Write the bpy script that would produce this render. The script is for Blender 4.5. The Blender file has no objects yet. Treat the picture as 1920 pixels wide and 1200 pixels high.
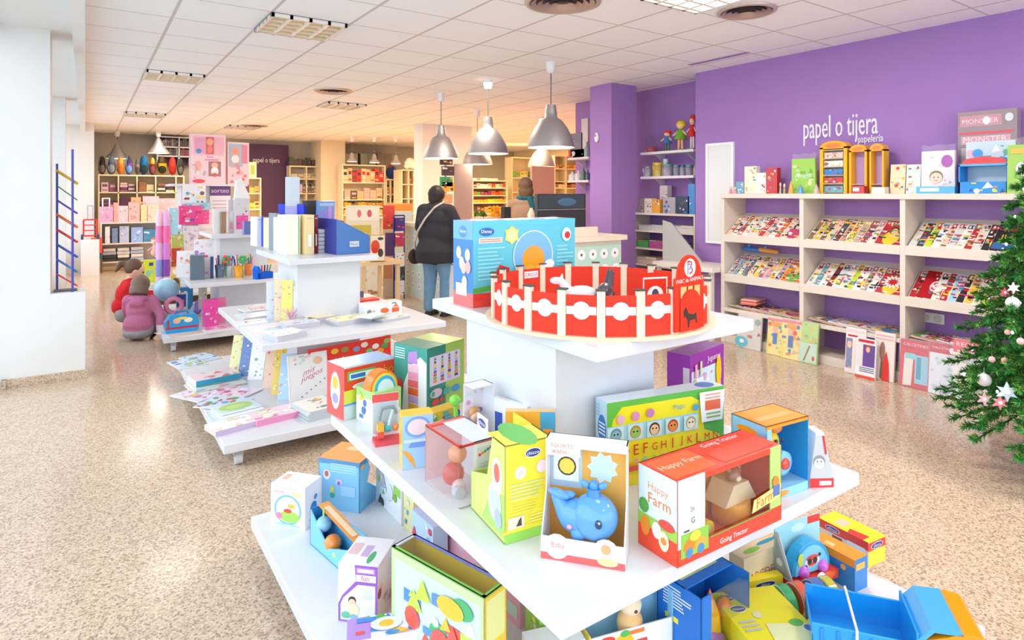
import bpy, math, random
from mathutils import Vector, Matrix
S = bpy.context.scene
COL = S.collection
# ------------------------------------------------------------- camera, sky, lights, exposure
H = 1.5            # eye height
FX = 1163.0        # focal length in pixels of the 1920 px wide frame
HZ = 363.0         # horizon row (the lens is shifted, the camera is level)
YAW = math.atan2(800, 1163)
F0, F1, R0, R1 = math.sin(YAW), math.cos(YAW), math.cos(YAW), -math.sin(YAW)
CEIL = 2.86
cam = bpy.data.objects.new('camera', bpy.data.cameras.new('camera'))
COL.objects.link(cam); S.camera = cam
cam.location = (0, 0, H); cam.rotation_euler = (math.pi/2, 0, -YAW)
cam.data.sensor_width = 36; cam.data.lens = 36*FX/1920
cam.data.shift_y = -(600-HZ)/1920; cam.data.clip_start = .02
wd = bpy.data.worlds.new('sky'); S.world = wd; wd.use_nodes = True
bg = wd.node_tree.nodes['Background']
bg.inputs[0].default_value = (.74, .87, 1, 1); bg.inputs[1].default_value = 2.9
S.view_settings.view_transform = 'Standard'; S.view_settings.look = 'None'
S.view_settings.gamma = 1; S.view_settings.exposure = 0.27
S.cycles.max_bounces = 8; S.cycles.diffuse_bounces = 5; S.cycles.glossy_bounces = 3
S.cycles.transparent_max_bounces = 12; S.cycles.sample_clamp_indirect = 6
S.cycles.caustics_reflective = False; S.cycles.caustics_refractive = False

def lamp(name, kind, loc, power, col, size=.5, sy=None, rot=(0, 0, 0), portal=False):
    l = bpy.data.lights.new(name, kind); l.energy = power; l.color = col
    if kind == 'AREA':
        l.size = size
        if sy: l.shape = 'RECTANGLE'; l.size_y = sy
        if portal: l.cycles.is_portal = True
    else: l.shadow_soft_size = size
    o = bpy.data.objects.new(name, l); COL.objects.link(o); o.location = loc; o.rotation_euler = rot
    return o
# portals just inside the shop windows on the left (they only guide the sky light)
for y0, y1 in ((-2.9, 6.1), (6.6, 10.2), (10.7, 14.2)):
    lamp('window_portal', 'AREA', (-.70, (y0+y1)/2, 1.5), 1, (1, 1, 1), y1-y0, 2.6, (0, -math.pi/2, 0), True)
lamp('added_front_portal', 'AREA', (4.5, -2.95, 1.4), 1, (1, 1, 1), 11, 2.5, (math.pi/2, 0, 0), True)  # guides sky light through the glass front added behind the camera
COOL, NEUT, WARM, AMB = (.86, .93, 1), (1, .95, .89), (1, .87, .72), (1, .74, .45)
# recessed ceiling lights: x, y, watts, colour (seen fittings, even unlit ones, plus lamps added for brightness)
PANELS_AND_ADDED = [(1.44, 5.13, 9, COOL), (.84, 8.13, 8, NEUT), (.84, 12.33, 14, NEUT), (3.44, 2.73, 95, NEUT), (3.24, 9.33, 60, WARM),
          (1.44, .93, 16, COOL), (1.44, -1.47, 20, COOL), (3.84, -.27, 100, WARM), (3.84, 6.33, 60, WARM), (6.24, 8.73, 170, AMB), (4.44, 12.93, 170, AMB), (7.44, 12.33, 220, AMB),
          (9.84, 9.93, 180, AMB), (9.84, 14.1, 160, AMB), (2.64, 13.53, 110, WARM), (1.44, 15.0, 60, WARM)]
for x, y, p, c in PANELS_AND_ADDED:
    lamp('panel_and_added_light', 'AREA', (x, y, CEIL-.035), p*.44, c, .56)

# ------------------------------------------------------------- picture to place
def W(px, py, z):
    d = FX*(H-z)/(py-HZ); r = (px-960)/FX*d
    return Vector((F0*d+R0*r, F1*d+R1*r, z))
def dep(x, y): return x*F0+y*F1
def onY(px, Y):
    k = (px-960)/FX; d = Y/(F1+k*R1); return d*(F0+k*R0), d
def onX(px, X):
    k = (px-960)/FX; d = X/(F0+k*R0); return d*(F1+k*R1), d
def zat(py, d): return H-(py-HZ)*d/FX
def atd(px, py, d):
    r = (px-960)/FX*d
    return Vector((F0*d+R0*r, F1*d+R1*r, zat(py, d)))
# ------------------------------------------------------------- materials
def lin(h):
    if not isinstance(h, str): return h
    o = []
    for i in (0, 2, 4):
        v = int(h[i:i+2], 16)/255
        o.append(v/12.92 if v <= .04045 else ((v+.055)/1.055)**2.4)
    return (*o, 1.0)
_L = {}
def L(h):
    if h not in _L: _L[h] = lin(h)
    return _L[h]
MT = {}
def newmat(name):
    m = bpy.data.materials.new(name); m.use_nodes = True; MT[name] = m
    nt = m.node_tree; b = nt.nodes['Principled BSDF']; return m, nt, b
def vmat(name, rough, metal=0, spec=.5, coat=0):
    m, nt, b = newmat(name)
    a = nt.nodes.new('ShaderNodeAttribute'); a.attribute_name = 'Col'
    nt.links.new(a.outputs[0], b.inputs['Base Color'])
    b.inputs['Roughness'].default_value = rough; b.inputs['Metallic'].default_value = metal
    b.inputs['Specular IOR Level'].default_value = spec; b.inputs['Coat Weight'].default_value = coat
    return m
vmat('paper', .5); vmat('gloss', .22); vmat('matte', .9, 0, .2); vmat('metal', .5, .8); vmat('plastic', .12, 0, .5, .3); vmat('hair', .45, 0, .4)
m, nt, b = newmat('glow'); a = nt.nodes.new('ShaderNodeAttribute'); a.attribute_name = 'Col'
nt.links.new(a.outputs[0], b.inputs['Emission Color']); nt.links.new(a.outputs[0], b.inputs['Base Color']); b.inputs['Emission Strength'].default_value = 3
m, nt, b = newmat('clear')
nt.nodes.remove(b); out = nt.nodes['Material Output']
tr = nt.nodes.new('ShaderNodeBsdfTransparent'); tr.inputs[0].default_value = (.96, .97, .97, 1)
gl = nt.nodes.new('ShaderNodeBsdfGlossy'); gl.inputs['Roughness'].default_value = .06
lw = nt.nodes.new('ShaderNodeLayerWeight'); lw.inputs[0].default_value = .35
fr = nt.nodes.new('ShaderNodeMath'); fr.operation = 'MULTIPLY'; fr.inputs[1].default_value = .22; nt.links.new(lw.outputs['Facing'], fr.inputs[0])
mx = nt.nodes.new('ShaderNodeMixShader'); nt.links.new(fr.outputs[0], mx.inputs[0]); nt.links.new(tr.outputs[0], mx.inputs[1]); nt.links.new(gl.outputs[0], mx.inputs[2])
nt.links.new(mx.outputs[0], out.inputs[0])
m, nt, b = newmat('bag')   # thin hazy wrapping film
nt.nodes.remove(b); out = nt.nodes['Material Output']
tr = nt.nodes.new('ShaderNodeBsdfTransparent'); df = nt.nodes.new('ShaderNodeBsdfPrincipled'); df.inputs['Base Color'].default_value = (.85, .87, .9, 1); df.inputs['Roughness'].default_value = .15
mx = nt.nodes.new('ShaderNodeMixShader'); mx.inputs[0].default_value = .07
nt.links.new(tr.outputs[0], mx.inputs[1]); nt.links.new(df.outputs[0], mx.inputs[2]); nt.links.new(mx.outputs[0], out.inputs[0])
def nodes(nt, *ks): return [nt.nodes.new('ShaderNode'+k) for k in ks]
def solid(name, hexc, rough, noise=0, scale=40, hex2=None, stretch=None, spec=.5):
    m, nt, b = newmat(name); b.inputs['Roughness'].default_value = rough; b.inputs['Specular IOR Level'].default_value = spec
    tc, mp, nz, mix = nodes(nt, 'TexCoord', 'Mapping', 'TexNoise', 'Mix'); mix.data_type = 'RGBA'
    nt.links.new(tc.outputs['Object'], mp.inputs[0]); nt.links.new(mp.outputs[0], nz.inputs[0]); nz.inputs['Scale'].default_value = scale
    if stretch: mp.inputs['Scale'].default_value = stretch
    mix.inputs[6].default_value = L(hexc); mix.inputs[7].default_value = L(hex2 or hexc)
    nt.links.new(nz.outputs[0], mix.inputs[0]); nt.links.new(mix.outputs[2], b.inputs['Base Color'])
    return m
solid('white_wall', 'ece9e4', .75, hex2='e6e3de', scale=3)
solid('purple_wall', 'a881c4', .7, hex2='a27bbe', scale=4, spec=.3)
solid('dark_purple', '5a3a5e', .7, hex2='543658', scale=4)
solid('grey_wall', 'b3aca2', .8, hex2='aca59b', scale=3)
solid('cream_wall', 'e6d4b4', .8, hex2='e0ceae', scale=3)
solid('white_laminate', 'e0e0e2', .3, hex2='dbdbdd', scale=6)
solid('ash_laminate', 'e6dacd', .45, hex2='dacdbf', scale=9, stretch=(1, 1, 12))
solid('cream_laminate', 'eadcb8', .4, hex2='e4d4ae', scale=5)
solid('pavement', 'c9c9c9', .8, hex2='b9b9b9', scale=8)
# polished granite-chip floor
m, nt, b = newmat('terrazzo')
tc, v1, v2, cr, cr2, mix, nz = nodes(nt, 'TexCoord', 'TexVoronoi', 'TexVoronoi', 'ValToRGB', 'ValToRGB', 'Mix', 'TexNoise'); mix.data_type = 'RGBA'
v1.inputs['Scale'].default_value = 120; v2.inputs['Scale'].default_value = 170; nz.inputs['Scale'].default_value = 1.2
nt.links.new(tc.outputs['Object'], v1.inputs[0]); nt.links.new(tc.outputs['Object'], v2.inputs[0])
sp = nt.nodes.new('ShaderNodeSeparateColor'); nt.links.new(v1.outputs['Color'], sp.inputs[0]); nt.links.new(sp.outputs[0], cr.inputs[0])
cr.color_ramp.interpolation = 'CONSTANT'
for i, (p, c) in enumerate(((0, 'a89078'), (.07, 'c0a68c'), (.25, 'd0b69c'), (.62, 'd8c0a6'), (.85, 'e0cab4'))):
    e = cr.color_ramp.elements[i] if i < 2 else cr.color_ramp.elements.new(p)
    e.position = p; e.color = L(c)
sp2 = nt.nodes.new('ShaderNodeSeparateColor'); nt.links.new(v2.outputs['Color'], sp2.inputs[0]); nt.links.new(sp2.outputs[1], cr2.inputs[0])
cr2.color_ramp.interpolation = 'CONSTANT'; cr2.color_ramp.elements[0].color = (1, 1, 1, 1); cr2.color_ramp.elements[1].position = .1; cr2.color_ramp.elements[1].color = (0, 0, 0, 1)
nt.links.new(cr2.outputs[0], mix.inputs[0]); nt.links.new(cr.outputs[0], mix.inputs[6]); mix.inputs[7].default_value = L('9c8470')
nt.links.new(mix.outputs[2], b.inputs['Base Color']); b.inputs['Roughness'].default_value = .14; b.inputs['Specular IOR Level'].default_value = .55
# square ceiling tiles with a narrow T-bar grid
m, nt, b = newmat('ceiling_tiles'); b.inputs['Roughness'].default_value = .85; b.inputs['Specular IOR Level'].default_value = .15
tc, sx, mxm = nodes(nt, 'TexCoord', 'SeparateXYZ', 'Math'); nt.links.new(tc.outputs['Object'], sx.inputs[0])
mxm.operation = 'MAXIMUM'
for i, off in enumerate((.54, 3.63)):
    s1, s2, s3, s4 = nodes(nt, 'Math', 'Math', 'Math', 'Math')
    s1.operation = 'SUBTRACT'; s1.inputs[1].default_value = off-60; s2.operation = 'DIVIDE'; s2.inputs[1].default_value = .6
    s3.operation = 'FRACT'; s4.operation = 'LESS_THAN'; s4.inputs[1].default_value = .04 if i == 0 else .025
    nt.links.new(sx.outputs[i], s1.inputs[0]); nt.links.new(s1.outputs[0], s2.inputs[0]); nt.links.new(s2.outputs[0], s3.inputs[0]); nt.links.new(s3.outputs[0], s4.inputs[0])
    nt.links.new(s4.outputs[0], mxm.inputs[i])
mix = nt.nodes.new('ShaderNodeMix'); mix.data_type = 'RGBA'; mix.inputs[6].default_value = L('fafbfc'); mix.inputs[7].default_value = L('d2cdca')
nt.links.new(mxm.outputs[0], mix.inputs[0]); nt.links.new(mix.outputs[2], b.inputs['Base Color'])

# ------------------------------------------------------------- mesh builder
_T = {}
def glyphs(s):
    if s not in _T:
        cu = bpy.data.curves.new('t', 'FONT'); cu.body = s; cu.resolution_u = 2
        o = bpy.data.objects.new('t', cu); me = o.to_mesh()
        vs = [(v.co.x, v.co.y) for v in me.vertices]; fs = [tuple(p.vertices) for p in me.polygons]
        o.to_mesh_clear(); bpy.data.objects.remove(o); bpy.data.curves.remove(cu)
        x0 = min(v[0] for v in vs); x1 = max(v[0] for v in vs); y0 = min(v[1] for v in vs); y1 = max(v[1] for v in vs)
        _T[s] = ([((x-x0)/(x1-x0), (y-y0)/(y1-y0)) for x, y in vs], fs, (x1-x0)/(y1-y0))
    return _T[s]
class MB:
    def __init__(s):
        s.v = []; s.f = []; s.c = []; s.m = []; s.s = []; s.mats = []; s.M = None
    def mi(s, m):
        if m not in s.mats: s.mats.append(m)
        return s.mats.index(m)
    def add(s, vs, fs, col='ffffff', mat='paper', smooth=False):
        n = len(s.v)
        s.v += [tuple(s.M@Vector(v)) for v in vs] if s.M else [tuple(v) for v in vs]
        c = L(col) if isinstance(col, str) else None; k = s.mi(mat)
        for i, f in enumerate(fs):
            s.f.append(tuple(n+j for j in f)); s.c.append(c or L(col[i])); s.m.append(k); s.s.append(smooth)
        return s
    def box(s, x0, y0, z0, x1, y1, z1, col='ffffff', mat='paper', cols=None):
        vs = [(x0, y0, z0), (x1, y0, z0), (x1, y1, z0), (x0, y1, z0), (x0, y0, z1), (x1, y0, z1), (x1, y1, z1), (x0, y1, z1)]
        fs = [(0, 1, 5, 4), (2, 3, 7, 6), (3, 0, 4, 7), (1, 2, 6, 5), (4, 5, 6, 7), (3, 2, 1, 0)]   # front back left right top bottom
        cc = col
        if cols: cc = [cols.get(k, col) for k in 'fblrtu']
        return s.add(vs, fs, cc, mat)
    def prism(s, poly, y0, y1, col='ffffff', mat='paper', axis='y', smooth=False):
        n = len(poly)
        g = (lambda p, t: (p[0], t, p[1])) if axis == 'y' else ((lambda p, t: (p[0], p[1], t)) if axis == 'z' else (lambda p, t: (t, p[0], p[1])))
        vs = [g(p, y0) for p in poly]+[g(p, y1) for p in poly]
        s.add(vs, [tuple(range(n)), tuple(range(2*n-1, n-1, -1))], col, mat)
        return s.add(vs, [(i, (i+1) % n, n+(i+1) % n, n+i) for i in range(n)], col, mat, smooth)
    def lathe(s, prof, n=16, col='ffffff', mat='gloss', c=(0, 0, 0), a0=0, a1=None, cap=True):
        full = a1 is None; a1 = 2*math.pi if full else a1
        m = n if full else n+1; vs = []
        for r, z in prof:
            for i in range(m):
                a = a0+(a1-a0)*i/n; vs.append((c[0]+r*math.cos(a), c[1]+r*math.sin(a), c[2]+z))
        fs = []; cs = []
        for j in range(len(prof)-1):
            for i in range(n):
                k = (i+1) % m; fs.append((j*m+i, j*m+k, (j+1)*m+k, (j+1)*m+i)); cs.append(col if isinstance(col, str) else col[j])
        s.add(vs, fs, cs, mat, True)
        if cap and full:
            if prof[0][0] > 1e-5: s.add(vs[:m], [tuple(range(m-1, -1, -1))], cs[0], mat)
            if prof[-1][0] > 1e-5: s.add(vs[-m:], [tuple(range(m))], cs[-1], mat)
        return s
    def cyl(s, p0, p1, r, col='ffffff', mat='gloss', n=12, r1=None):
        p0 = Vector(p0); p1 = Vector(p1); d = (p1-p0)
        q = d.to_track_quat('Z', 'Y').to_matrix().to_4x4(); q.translation = p0
        o = s.M; s.M = (o@q) if o else q
        s.lathe([(r, 0), (r if r1 is None else r1, d.length)], n, col, mat); s.M = o; return s
    def tube(s, pts, r, col='ffffff', mat='gloss', n=8):
        for a, b in zip(pts, pts[1:]): s.cyl(a, b, r, col, mat, n)
        for p in pts[1:-1]: s.ell(p, (r, r, r), col, mat, n, 4)
        return s
    def ell(s, c, r, col='ffffff', mat='gloss', n=14, k=8, rot=None):
        pr = [(math.sin(math.pi*i/k), -math.cos(math.pi*i/k)) for i in range(k+1)]
        q = Matrix.Translation(c)@(rot.to_4x4() if rot else Matrix.Identity(4))@Matrix.Diagonal((r[0], r[1], r[2], 1))
        o = s.M; s.M = (o@q) if o else q; s.lathe(pr, n, col, mat, cap=False); s.M = o; return s
    def cap(s, p0, r0, p1, r1, col='ffffff', mat='matte', n=12):   # tapered limb with round ends
        s.cyl(p0, p1, r0, col, mat, n, r1); s.ell(p0, (r0,)*3, col, mat, n, 8); return s.ell(p1, (r1,)*3, col, mat, n, 8)
    def cv(s, o, U, V, w, h, mat='gloss'): return Cv(s, o, U, V, w, h, mat)
    def build(s, name, parent=None, loc=(0, 0, 0), rz=0, mats=None, bev=0, rot=None):
        me = bpy.data.meshes.new(name); me.from_pydata(s.v, [], s.f)
        for k in (mats or s.mats): me.materials.append(MT[k])
        me.polygons.foreach_set('material_index', [0]*len(s.f) if mats else s.m)
        me.polygons.foreach_set('use_smooth', s.s)
        a = me.color_attributes.new('Col', 'FLOAT_COLOR', 'CORNER'); buf = []
        for p, c in zip(me.polygons, s.c): buf += list(c)*p.loop_total
        a.data.foreach_set('color', buf); me.update()
        o = bpy.data.objects.new(name, me); COL.objects.link(o); o.location = loc
        o.rotation_euler = rot if rot else (0, 0, rz)
        if parent: o.parent = parent
        if bev:
            md = o.modifiers.new('b', 'BEVEL'); md.width = bev; md.segments = 2; md.limit_method = 'ANGLE'
        return o
class Cv:   # a printed face: shapes in 0..1 across and up, each layer a hair above the last
    def __init__(s, mb, o, U, V, w, h, mat):
        s.mb = mb; s.o = Vector(o); s.U = Vector(U); s.V = Vector(V); s.N = s.U.cross(s.V); s.w = w; s.h = h; s.k = 1; s.mat = mat
        s.e0 = max(.00025, .0001)
    def P(s, u, v): return s.o+s.U*(u*s.w)+s.V*(v*s.h)+s.N*(s.k*s.e0)
    def poly(s, pts, col):
        s.mb.add([s.P(*p) for p in pts], [tuple(range(len(pts)))], col, s.mat); s.k += 1; return s
    def r(s, u0, v0, u1, v1, col): return s.poly([(u0, v0), (u1, v0), (u1, v1), (u0, v1)], col)
    def e(s, u, v, ru, rv, col, n=14, a0=0, a1=6.2832):
        return s.poly([(u+ru*math.cos(a0+(a1-a0)*i/n), v+rv*math.sin(a0+(a1-a0)*i/n)) for i in range(n if a1-a0 > 6.2 else n+1)], col)
    def c(s, u, v, r, col, n=14): return s.e(u, v, r, r*s.w/s.h, col, n)
    def t(s, text, u, v, w, h, col, fit=True, sl=0, rise=0):
        vs, fs, asp = glyphs(text)
        if fit:
            tw = asp*h*s.h/s.w
            if tw < w: u += (w-tw)/2; w = tw
            else:
                nh = w*s.w/asp/s.h; v += (h-nh)/2; h = nh
        s.mb.add([s.P(u+w*x+sl*y*w/max(asp, 1), v+h*y+rise*x) for x, y in vs], fs, col, s.mat); s.k += 1; return s
    def star(s, u, v, r, col, n=8, q=.6):
        a = s.w/s.h
        return s.poly([(u+r*(1 if i % 2 else q)*math.cos(math.pi*i/n), v+r*a*(1 if i % 2 else q)*math.sin(math.pi*i/n)) for i in range(2*n)], col)
    def lines(s, u0, v0, u1, v1, n, col, rng=None):   # rows of small print
        st = (v1-v0)/n
        for i in range(n):
            b = v1-(i+1)*st; s.r(u0, b+st*.25, u1-((rng.random()*.4*(u1-u0)) if rng else 0), b+st*.7, col); s.k -= 1
        s.k += 1; return s
    def face(s, u, v, r, skin='f0c09a', hair='5a3a26'):
        s.c(u, v+r*.25*s.w/s.h, r*1.12, hair); s.c(u, v, r, skin); s.c(u-r*.35, v+r*.1, r*.12, '222222', 6); s.c(u+r*.35, v+r*.1, r*.12, '222222', 6)
        return s.r(u-r*.3, v-r*.5*s.w/s.h, u+r*.3, v-r*.4*s.w/s.h, 'c04040')
def faces(mb, w, d, h, mat='gloss'):   # canvases of a box whose near corner is the origin
    return (mb.cv((0, 0, 0), (1, 0, 0), (0, 0, 1), w, h, mat), mb.cv((0, d, 0), (0, -1, 0), (0, 0, 1), d, h, mat),
            mb.cv((0, 0, h), (1, 0, 0), (0, 1, 0), w, d, mat), mb.cv((w, 0, 0), (0, 1, 0), (0, 0, 1), d, h, mat))
def tag(o, label=None, cat=None, group=None, kind=None):
    if label: o['label'] = label
    if cat: o['category'] = cat
    if group: o['group'] = group
    if kind: o['kind'] = kind
    return o
def empty(name, label, cat, loc=(0, 0, 0), rz=0, group=None):
    o = bpy.data.objects.new(name, None); COL.objects.link(o); o.location = loc; o.rotation_euler = (0, 0, rz)
    return tag(o, label, cat, group)
def struct(name, mb, mat=None, loc=(0, 0, 0), rz=0):
    return tag(mb.build(name, None, loc, rz, [mat] if mat else None), kind='structure')
def busy(c, seed, pal, n=14, u0=0, v0=0, u1=1, v1=1):
    g = random.Random(seed)
    for i in range(n):
        u = u0+(u1-u0)*(.08+.84*g.random()); v = v0+(v1-v0)*(.08+.84*g.random()); q = g.random(); cc = g.choice(pal)
        r = (u1-u0)*(.03+.1*g.random()); r = min(r, u-u0, u1-u); rv = min(r*c.w/c.h, v-v0, v1-v)
        if q < .45: c.e(u, v, r, rv, cc, 10)
        elif q < .75: c.r(u-r, v-rv*.5, u+r, v+rv*.5, cc)
        else: c.poly([(u-r, v-rv), (u+r, v-rv*.6), (u, v+rv)], cc)
TOY = ['ff5a3c', 'ffd21e', '2f9be0', '57b947', 'ffffff', 'f7a1c4', 'ff9a2e', '7b4fa8']
PINK = ['f9a8c8', 'f06aa8', 'ffffff', 'ffd9e6', 'c9a2dc', 'f7c6a0', 'e05a8a', '9ad0e8']
# ============================================================= room
XR, XW = 11.5, 5.68
q = MB(); q.box(-.75, -3, -.1, XR, 16.7, 0); struct('floor', q, 'terrazzo')
q = MB(); q.box(-.2, -3, CEIL, XR, 16.7, CEIL+.1); struct('ceiling', q, 'ceiling_tiles')
q = MB(); q.box(-.75, -3, CEIL-.06, -.08, 16.7, CEIL+.1); q.box(-.08, -3, CEIL-.17, -.0, 16.7, CEIL+.1); struct('trim_1', q, 'white_wall')
q = MB(); q.box(-.75, -3.1, 2.65, XR, -3, CEIL); q.box(-.75, -3.1, 0, XR, -3, .12); q.box(9.9, -3.1, 0, XR, -3, CEIL); struct('wall_behind', q, 'white_wall')
w = empty('window_4', None, None); tag(w, kind='structure')  # unseen glass front, added behind the camera to let in more daylight
q = MB(); q.box(-.72, -3.06, .12, 9.9, -3.054, 2.65, 'ffffff', 'clear'); q.build('window_pane', w)
q = MB()
for k in range(7): q.box(-.72+1.75*k, -3.09, .12, -.66+1.75*k, -3.02, 2.65, 'e8e8ea')
q.build('window_frame', w)
q = MB(); q.box(.0, 16.6, 0, XR, 16.7, CEIL); q.box(-.75, 16.6, 0, 0, 16.7, CEIL); struct('wall_back', q, 'grey_wall')
q = MB(); q.box(XR, -3.1, 0, XR+.1, 16.7, CEIL); struct('wall_far_right', q, 'cream_wall')
# purple wall with the alcove and the purple column
q = MB(); q.box(XW, -3, 0, XW+.5, 4.6, CEIL); q.box(6.08, 4.6, 0, 6.3, 7.05, CEIL); q.box(6.08, 7.05, 0, XR, 7.15, CEIL)
struct('wall_right', q, 'purple_wall')
q = MB(); q.box(5.31, 5.57, 0, 5.74, 5.96, CEIL); struct('trim_2', q, 'purple_wall')
q = MB(); q.box(5.4, 10.9, 0, 6.5, 11.3, CEIL); struct('trim_3', q, 'white_wall')
q = MB(); q.box(4.92, 15.7, 0, 5.55, 16.6, CEIL); struct('trim_4', q, 'cream_wall')
# left: window piers, low wall, sills, glazing
q = MB(); q.box(-.51, 6.14, 0, -.23, 6.5, CEIL); q.box(-.23, 6.14, 0, 0, 6.4, .70)
q.box(-.72, 6.14, 0, -.51, 6.3, CEIL); struct('wall_left_pier', q, 'white_wall').name = 'wall_left'
q = MB(); q.box(-.53, 6.12, 0, .015, 6.42, .07); q.box(-.53, 6.1, 0, -.5, 6.14, .07); struct('baseboard_left', q, 'terrazzo')
q = MB(); q.box(-.72, 14.35, 0, .14, 14.75, CEIL); q.box(-.72, 10.3, 0, -.22, 10.6, CEIL); q.box(-.72, 14.75, 0, -.3, 16.6, CEIL)
q.box(-.72, 6.5, 0, -.45, 14.4, .45); struct('wall_left_2', q, 'white_wall')
for i, (y0, y1, z0) in enumerate(((-3, 6.14, 0), (6.5, 10.3, .45), (10.6, 14.35, .45))):
    w = empty('window_%d' % (i+1), None, None); tag(w, kind='structure')
    q = MB(); q.box(-.66, y0, z0, -.654, y1, CEIL-.06, 'ffffff', 'clear'); q.build('window_pane', w)
    q = MB(); n = 4 if i == 0 else 2
    for k in range(n+1):
        y = y0+(y1-y0)*k/n; q.box(-.69, y-.03, z0, -.62, y+.03, CEIL-.06, 'e8e8ea')
    q.box(-.69, y0, z0, -.62, y1, z0+.07, 'e8e8ea'); q.box(-.69, y0, CEIL-.13, -.62, y1, CEIL-.06, 'e8e8ea'); q.build('window_frame', w)
q = MB(); q.box(-14, -12, -.12, -.75, 30, -.02); struct('ground_pavement', q, 'pavement').name = 'pavement'

# ceiling fittings
def panel(x, y, lit, lab):
    t = empty('ceiling_light', lab, 'ceiling light', (x, y, CEIL), 0, 'recessed ceiling lights')
    q = MB(); a = .29
    for k in range(4):
        q.M = Matrix.Rotation(k*math.pi/2, 4, 'Z'); q.box(-a, -a, -.03, a, -a+.02, 0, 'f2f0ec', 'metal')
    q.M = None
    for k in range(5): q.box(-a, -a+.12*k+.03, -.028, a, -a+.12*k+.05, -.004, 'f4ecd8', 'metal')
    for k in range(1, 4): q.box(-a+.145*k-.012, -a, -.03, -a+.145*k+.012, a, -.004, 'fffaf0', 'gloss')
    q.build('louver', t)
    q = MB(); q.box(-a, -a, -.004, a, a, -.001, 'e8c890' if not lit else 'fff6e4', 'glow' if lit else 'gloss'); q.build('reflector', t)
for i, (x, y, lit, s) in enumerate(((1.44, 5.13, 0, 'square louvred ceiling light with four cells, large and near the top'),
        (.84, 8.13, 0, 'louvred ceiling light, second along the window row'), (.84, 12.33, 0, 'louvred ceiling light, third along the window row, pale green'),
        (3.44, 2.73, 1, 'bright white glowing ceiling light beside the round vent'), (3.24, 9.33, 0, 'small louvred ceiling light behind the round vent'),
        (2.64, 13.53, 0, 'faint far ceiling light close to the dark purple panel'))): panel(x, y, lit, s)
def vent(x, y, r, lab, n=5):
    t = empty('ceiling_vent', lab, 'ceiling vent', (x, y, CEIL), 0, 'round ceiling air vents')
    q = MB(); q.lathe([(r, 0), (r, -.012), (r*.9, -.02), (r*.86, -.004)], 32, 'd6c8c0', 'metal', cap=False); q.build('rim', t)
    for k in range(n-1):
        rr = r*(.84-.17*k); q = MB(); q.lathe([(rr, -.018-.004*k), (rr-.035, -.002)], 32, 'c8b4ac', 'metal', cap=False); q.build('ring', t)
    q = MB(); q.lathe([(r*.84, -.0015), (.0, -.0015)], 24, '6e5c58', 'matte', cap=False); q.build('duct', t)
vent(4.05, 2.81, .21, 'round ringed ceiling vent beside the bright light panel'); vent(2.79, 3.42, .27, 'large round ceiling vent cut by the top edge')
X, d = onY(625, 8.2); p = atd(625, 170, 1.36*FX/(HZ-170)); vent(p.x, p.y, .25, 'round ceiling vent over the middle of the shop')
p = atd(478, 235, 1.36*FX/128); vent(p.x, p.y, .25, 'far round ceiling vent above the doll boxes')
p = atd(1345, 110, 1.36*FX/(HZ-110)); t = empty('linear_vent', 'narrow slot vent in the ceiling near the purple wall', 'ceiling vent', (p.x, p.y, CEIL))
q = MB(); q.box(-.03, -.35, -.006, .03, .35, 0, 'c9a9cf', 'metal'); q.box(-.012, -.33, -.0065, .012, .33, -.006, '9a78a8', 'matte'); q.build('slot', t)
# pendant lamps
def pendant(px, ytop, zb, rad, lab, chunky=True, d=None):
    d = d or (CEIL-H)*FX/(HZ-ytop); p = atd(px, HZ, d)
    t = empty('pendant_lamp', lab, 'pendant lamp', (p.x, p.y, CEIL), 0, 'grey metal pendant lamps')
    q = MB(); q.lathe([(.055, 0), (.05, -.06), (.038, -.11), (.012, -.115)], 20, 'eceaea', 'gloss'); q.build('ceiling_cup', t)
    zs = zb-CEIL; hh = rad*1.35
    q = MB(); q.cyl((0, 0, -.11), (0, 0, zs+hh+.1), .006, '5a5a5a', 'gloss', 6); q.build('cord', t)
    q = MB()
    pr = [(.05, hh+.10), (.062, hh+.02), (.066, hh-.03), (rad*.45, hh-.06), (rad*.66, hh*.62), (rad*.85, hh*.35), (rad*.96, hh*.12), (rad, 0)] if chunky else [(.02, hh+.05), (.05, hh), (rad*.5, hh*.5), (rad*.93, .03), (rad, 0)]
    pr = [(r, z+zs) for r, z in pr]
    q.lathe(pr, 32, 'aaa5a5', 'metal', cap=False); q.lathe([(r*.97, z-.004) for r, z in pr][::-1], 32, 'fff2d8', 'gloss', cap=False)
    q.lathe([(.0, zs+hh+.1), (.05, zs+hh+.1)], 16, 'd8d4d2', 'gloss', cap=False); q.build('lamp_shade', t)
    q = MB(); q.ell((0, 0, zs+hh*.35), (rad*.33, rad*.33, rad*.36), 'fff0cc', 'glow'); q.build('bulb', t)
    lamp('pendant_bulb_light', 'POINT', (p.x, p.y, zb+.03), 9 if chunky else 5, WARM, .06)
pendant(1033, 117, 1.98, .25, 'largest pendant lamp, nearest the purple column'); pendant(915, 150, 1.98, .25, 'middle lamp of the front row of three grey pendants')
pendant(827, 175, 1.98, .25, 'pendant lamp hanging over the customer in black'); pendant(895, 207, 1.98, .25, 'pendant lamp half hidden behind the middle front one')
pendant(1016, 225, 1.98, .25, 'pendant lamp behind and below the largest one', d=11.0)
for px, y, lab in ((220, 300, 'small pendant lamp over the grey backpack'), (297, 290, 'small pendant lamp over the red backpack')):
    pendant(px, 0, zat(y-3, 13.6), .22, lab, False, 13.6)
for px, y, lab in ((660, 303, 'left lamp of three small pendants before the green grey wall'), (702, 305, 'middle lamp of three small pendants before the green grey wall'), (742, 307, 'right lamp of three small pendants before the green grey wall')):
    pendant(px, 0, zat(y, 15), .125, lab, False, 15)

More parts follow.
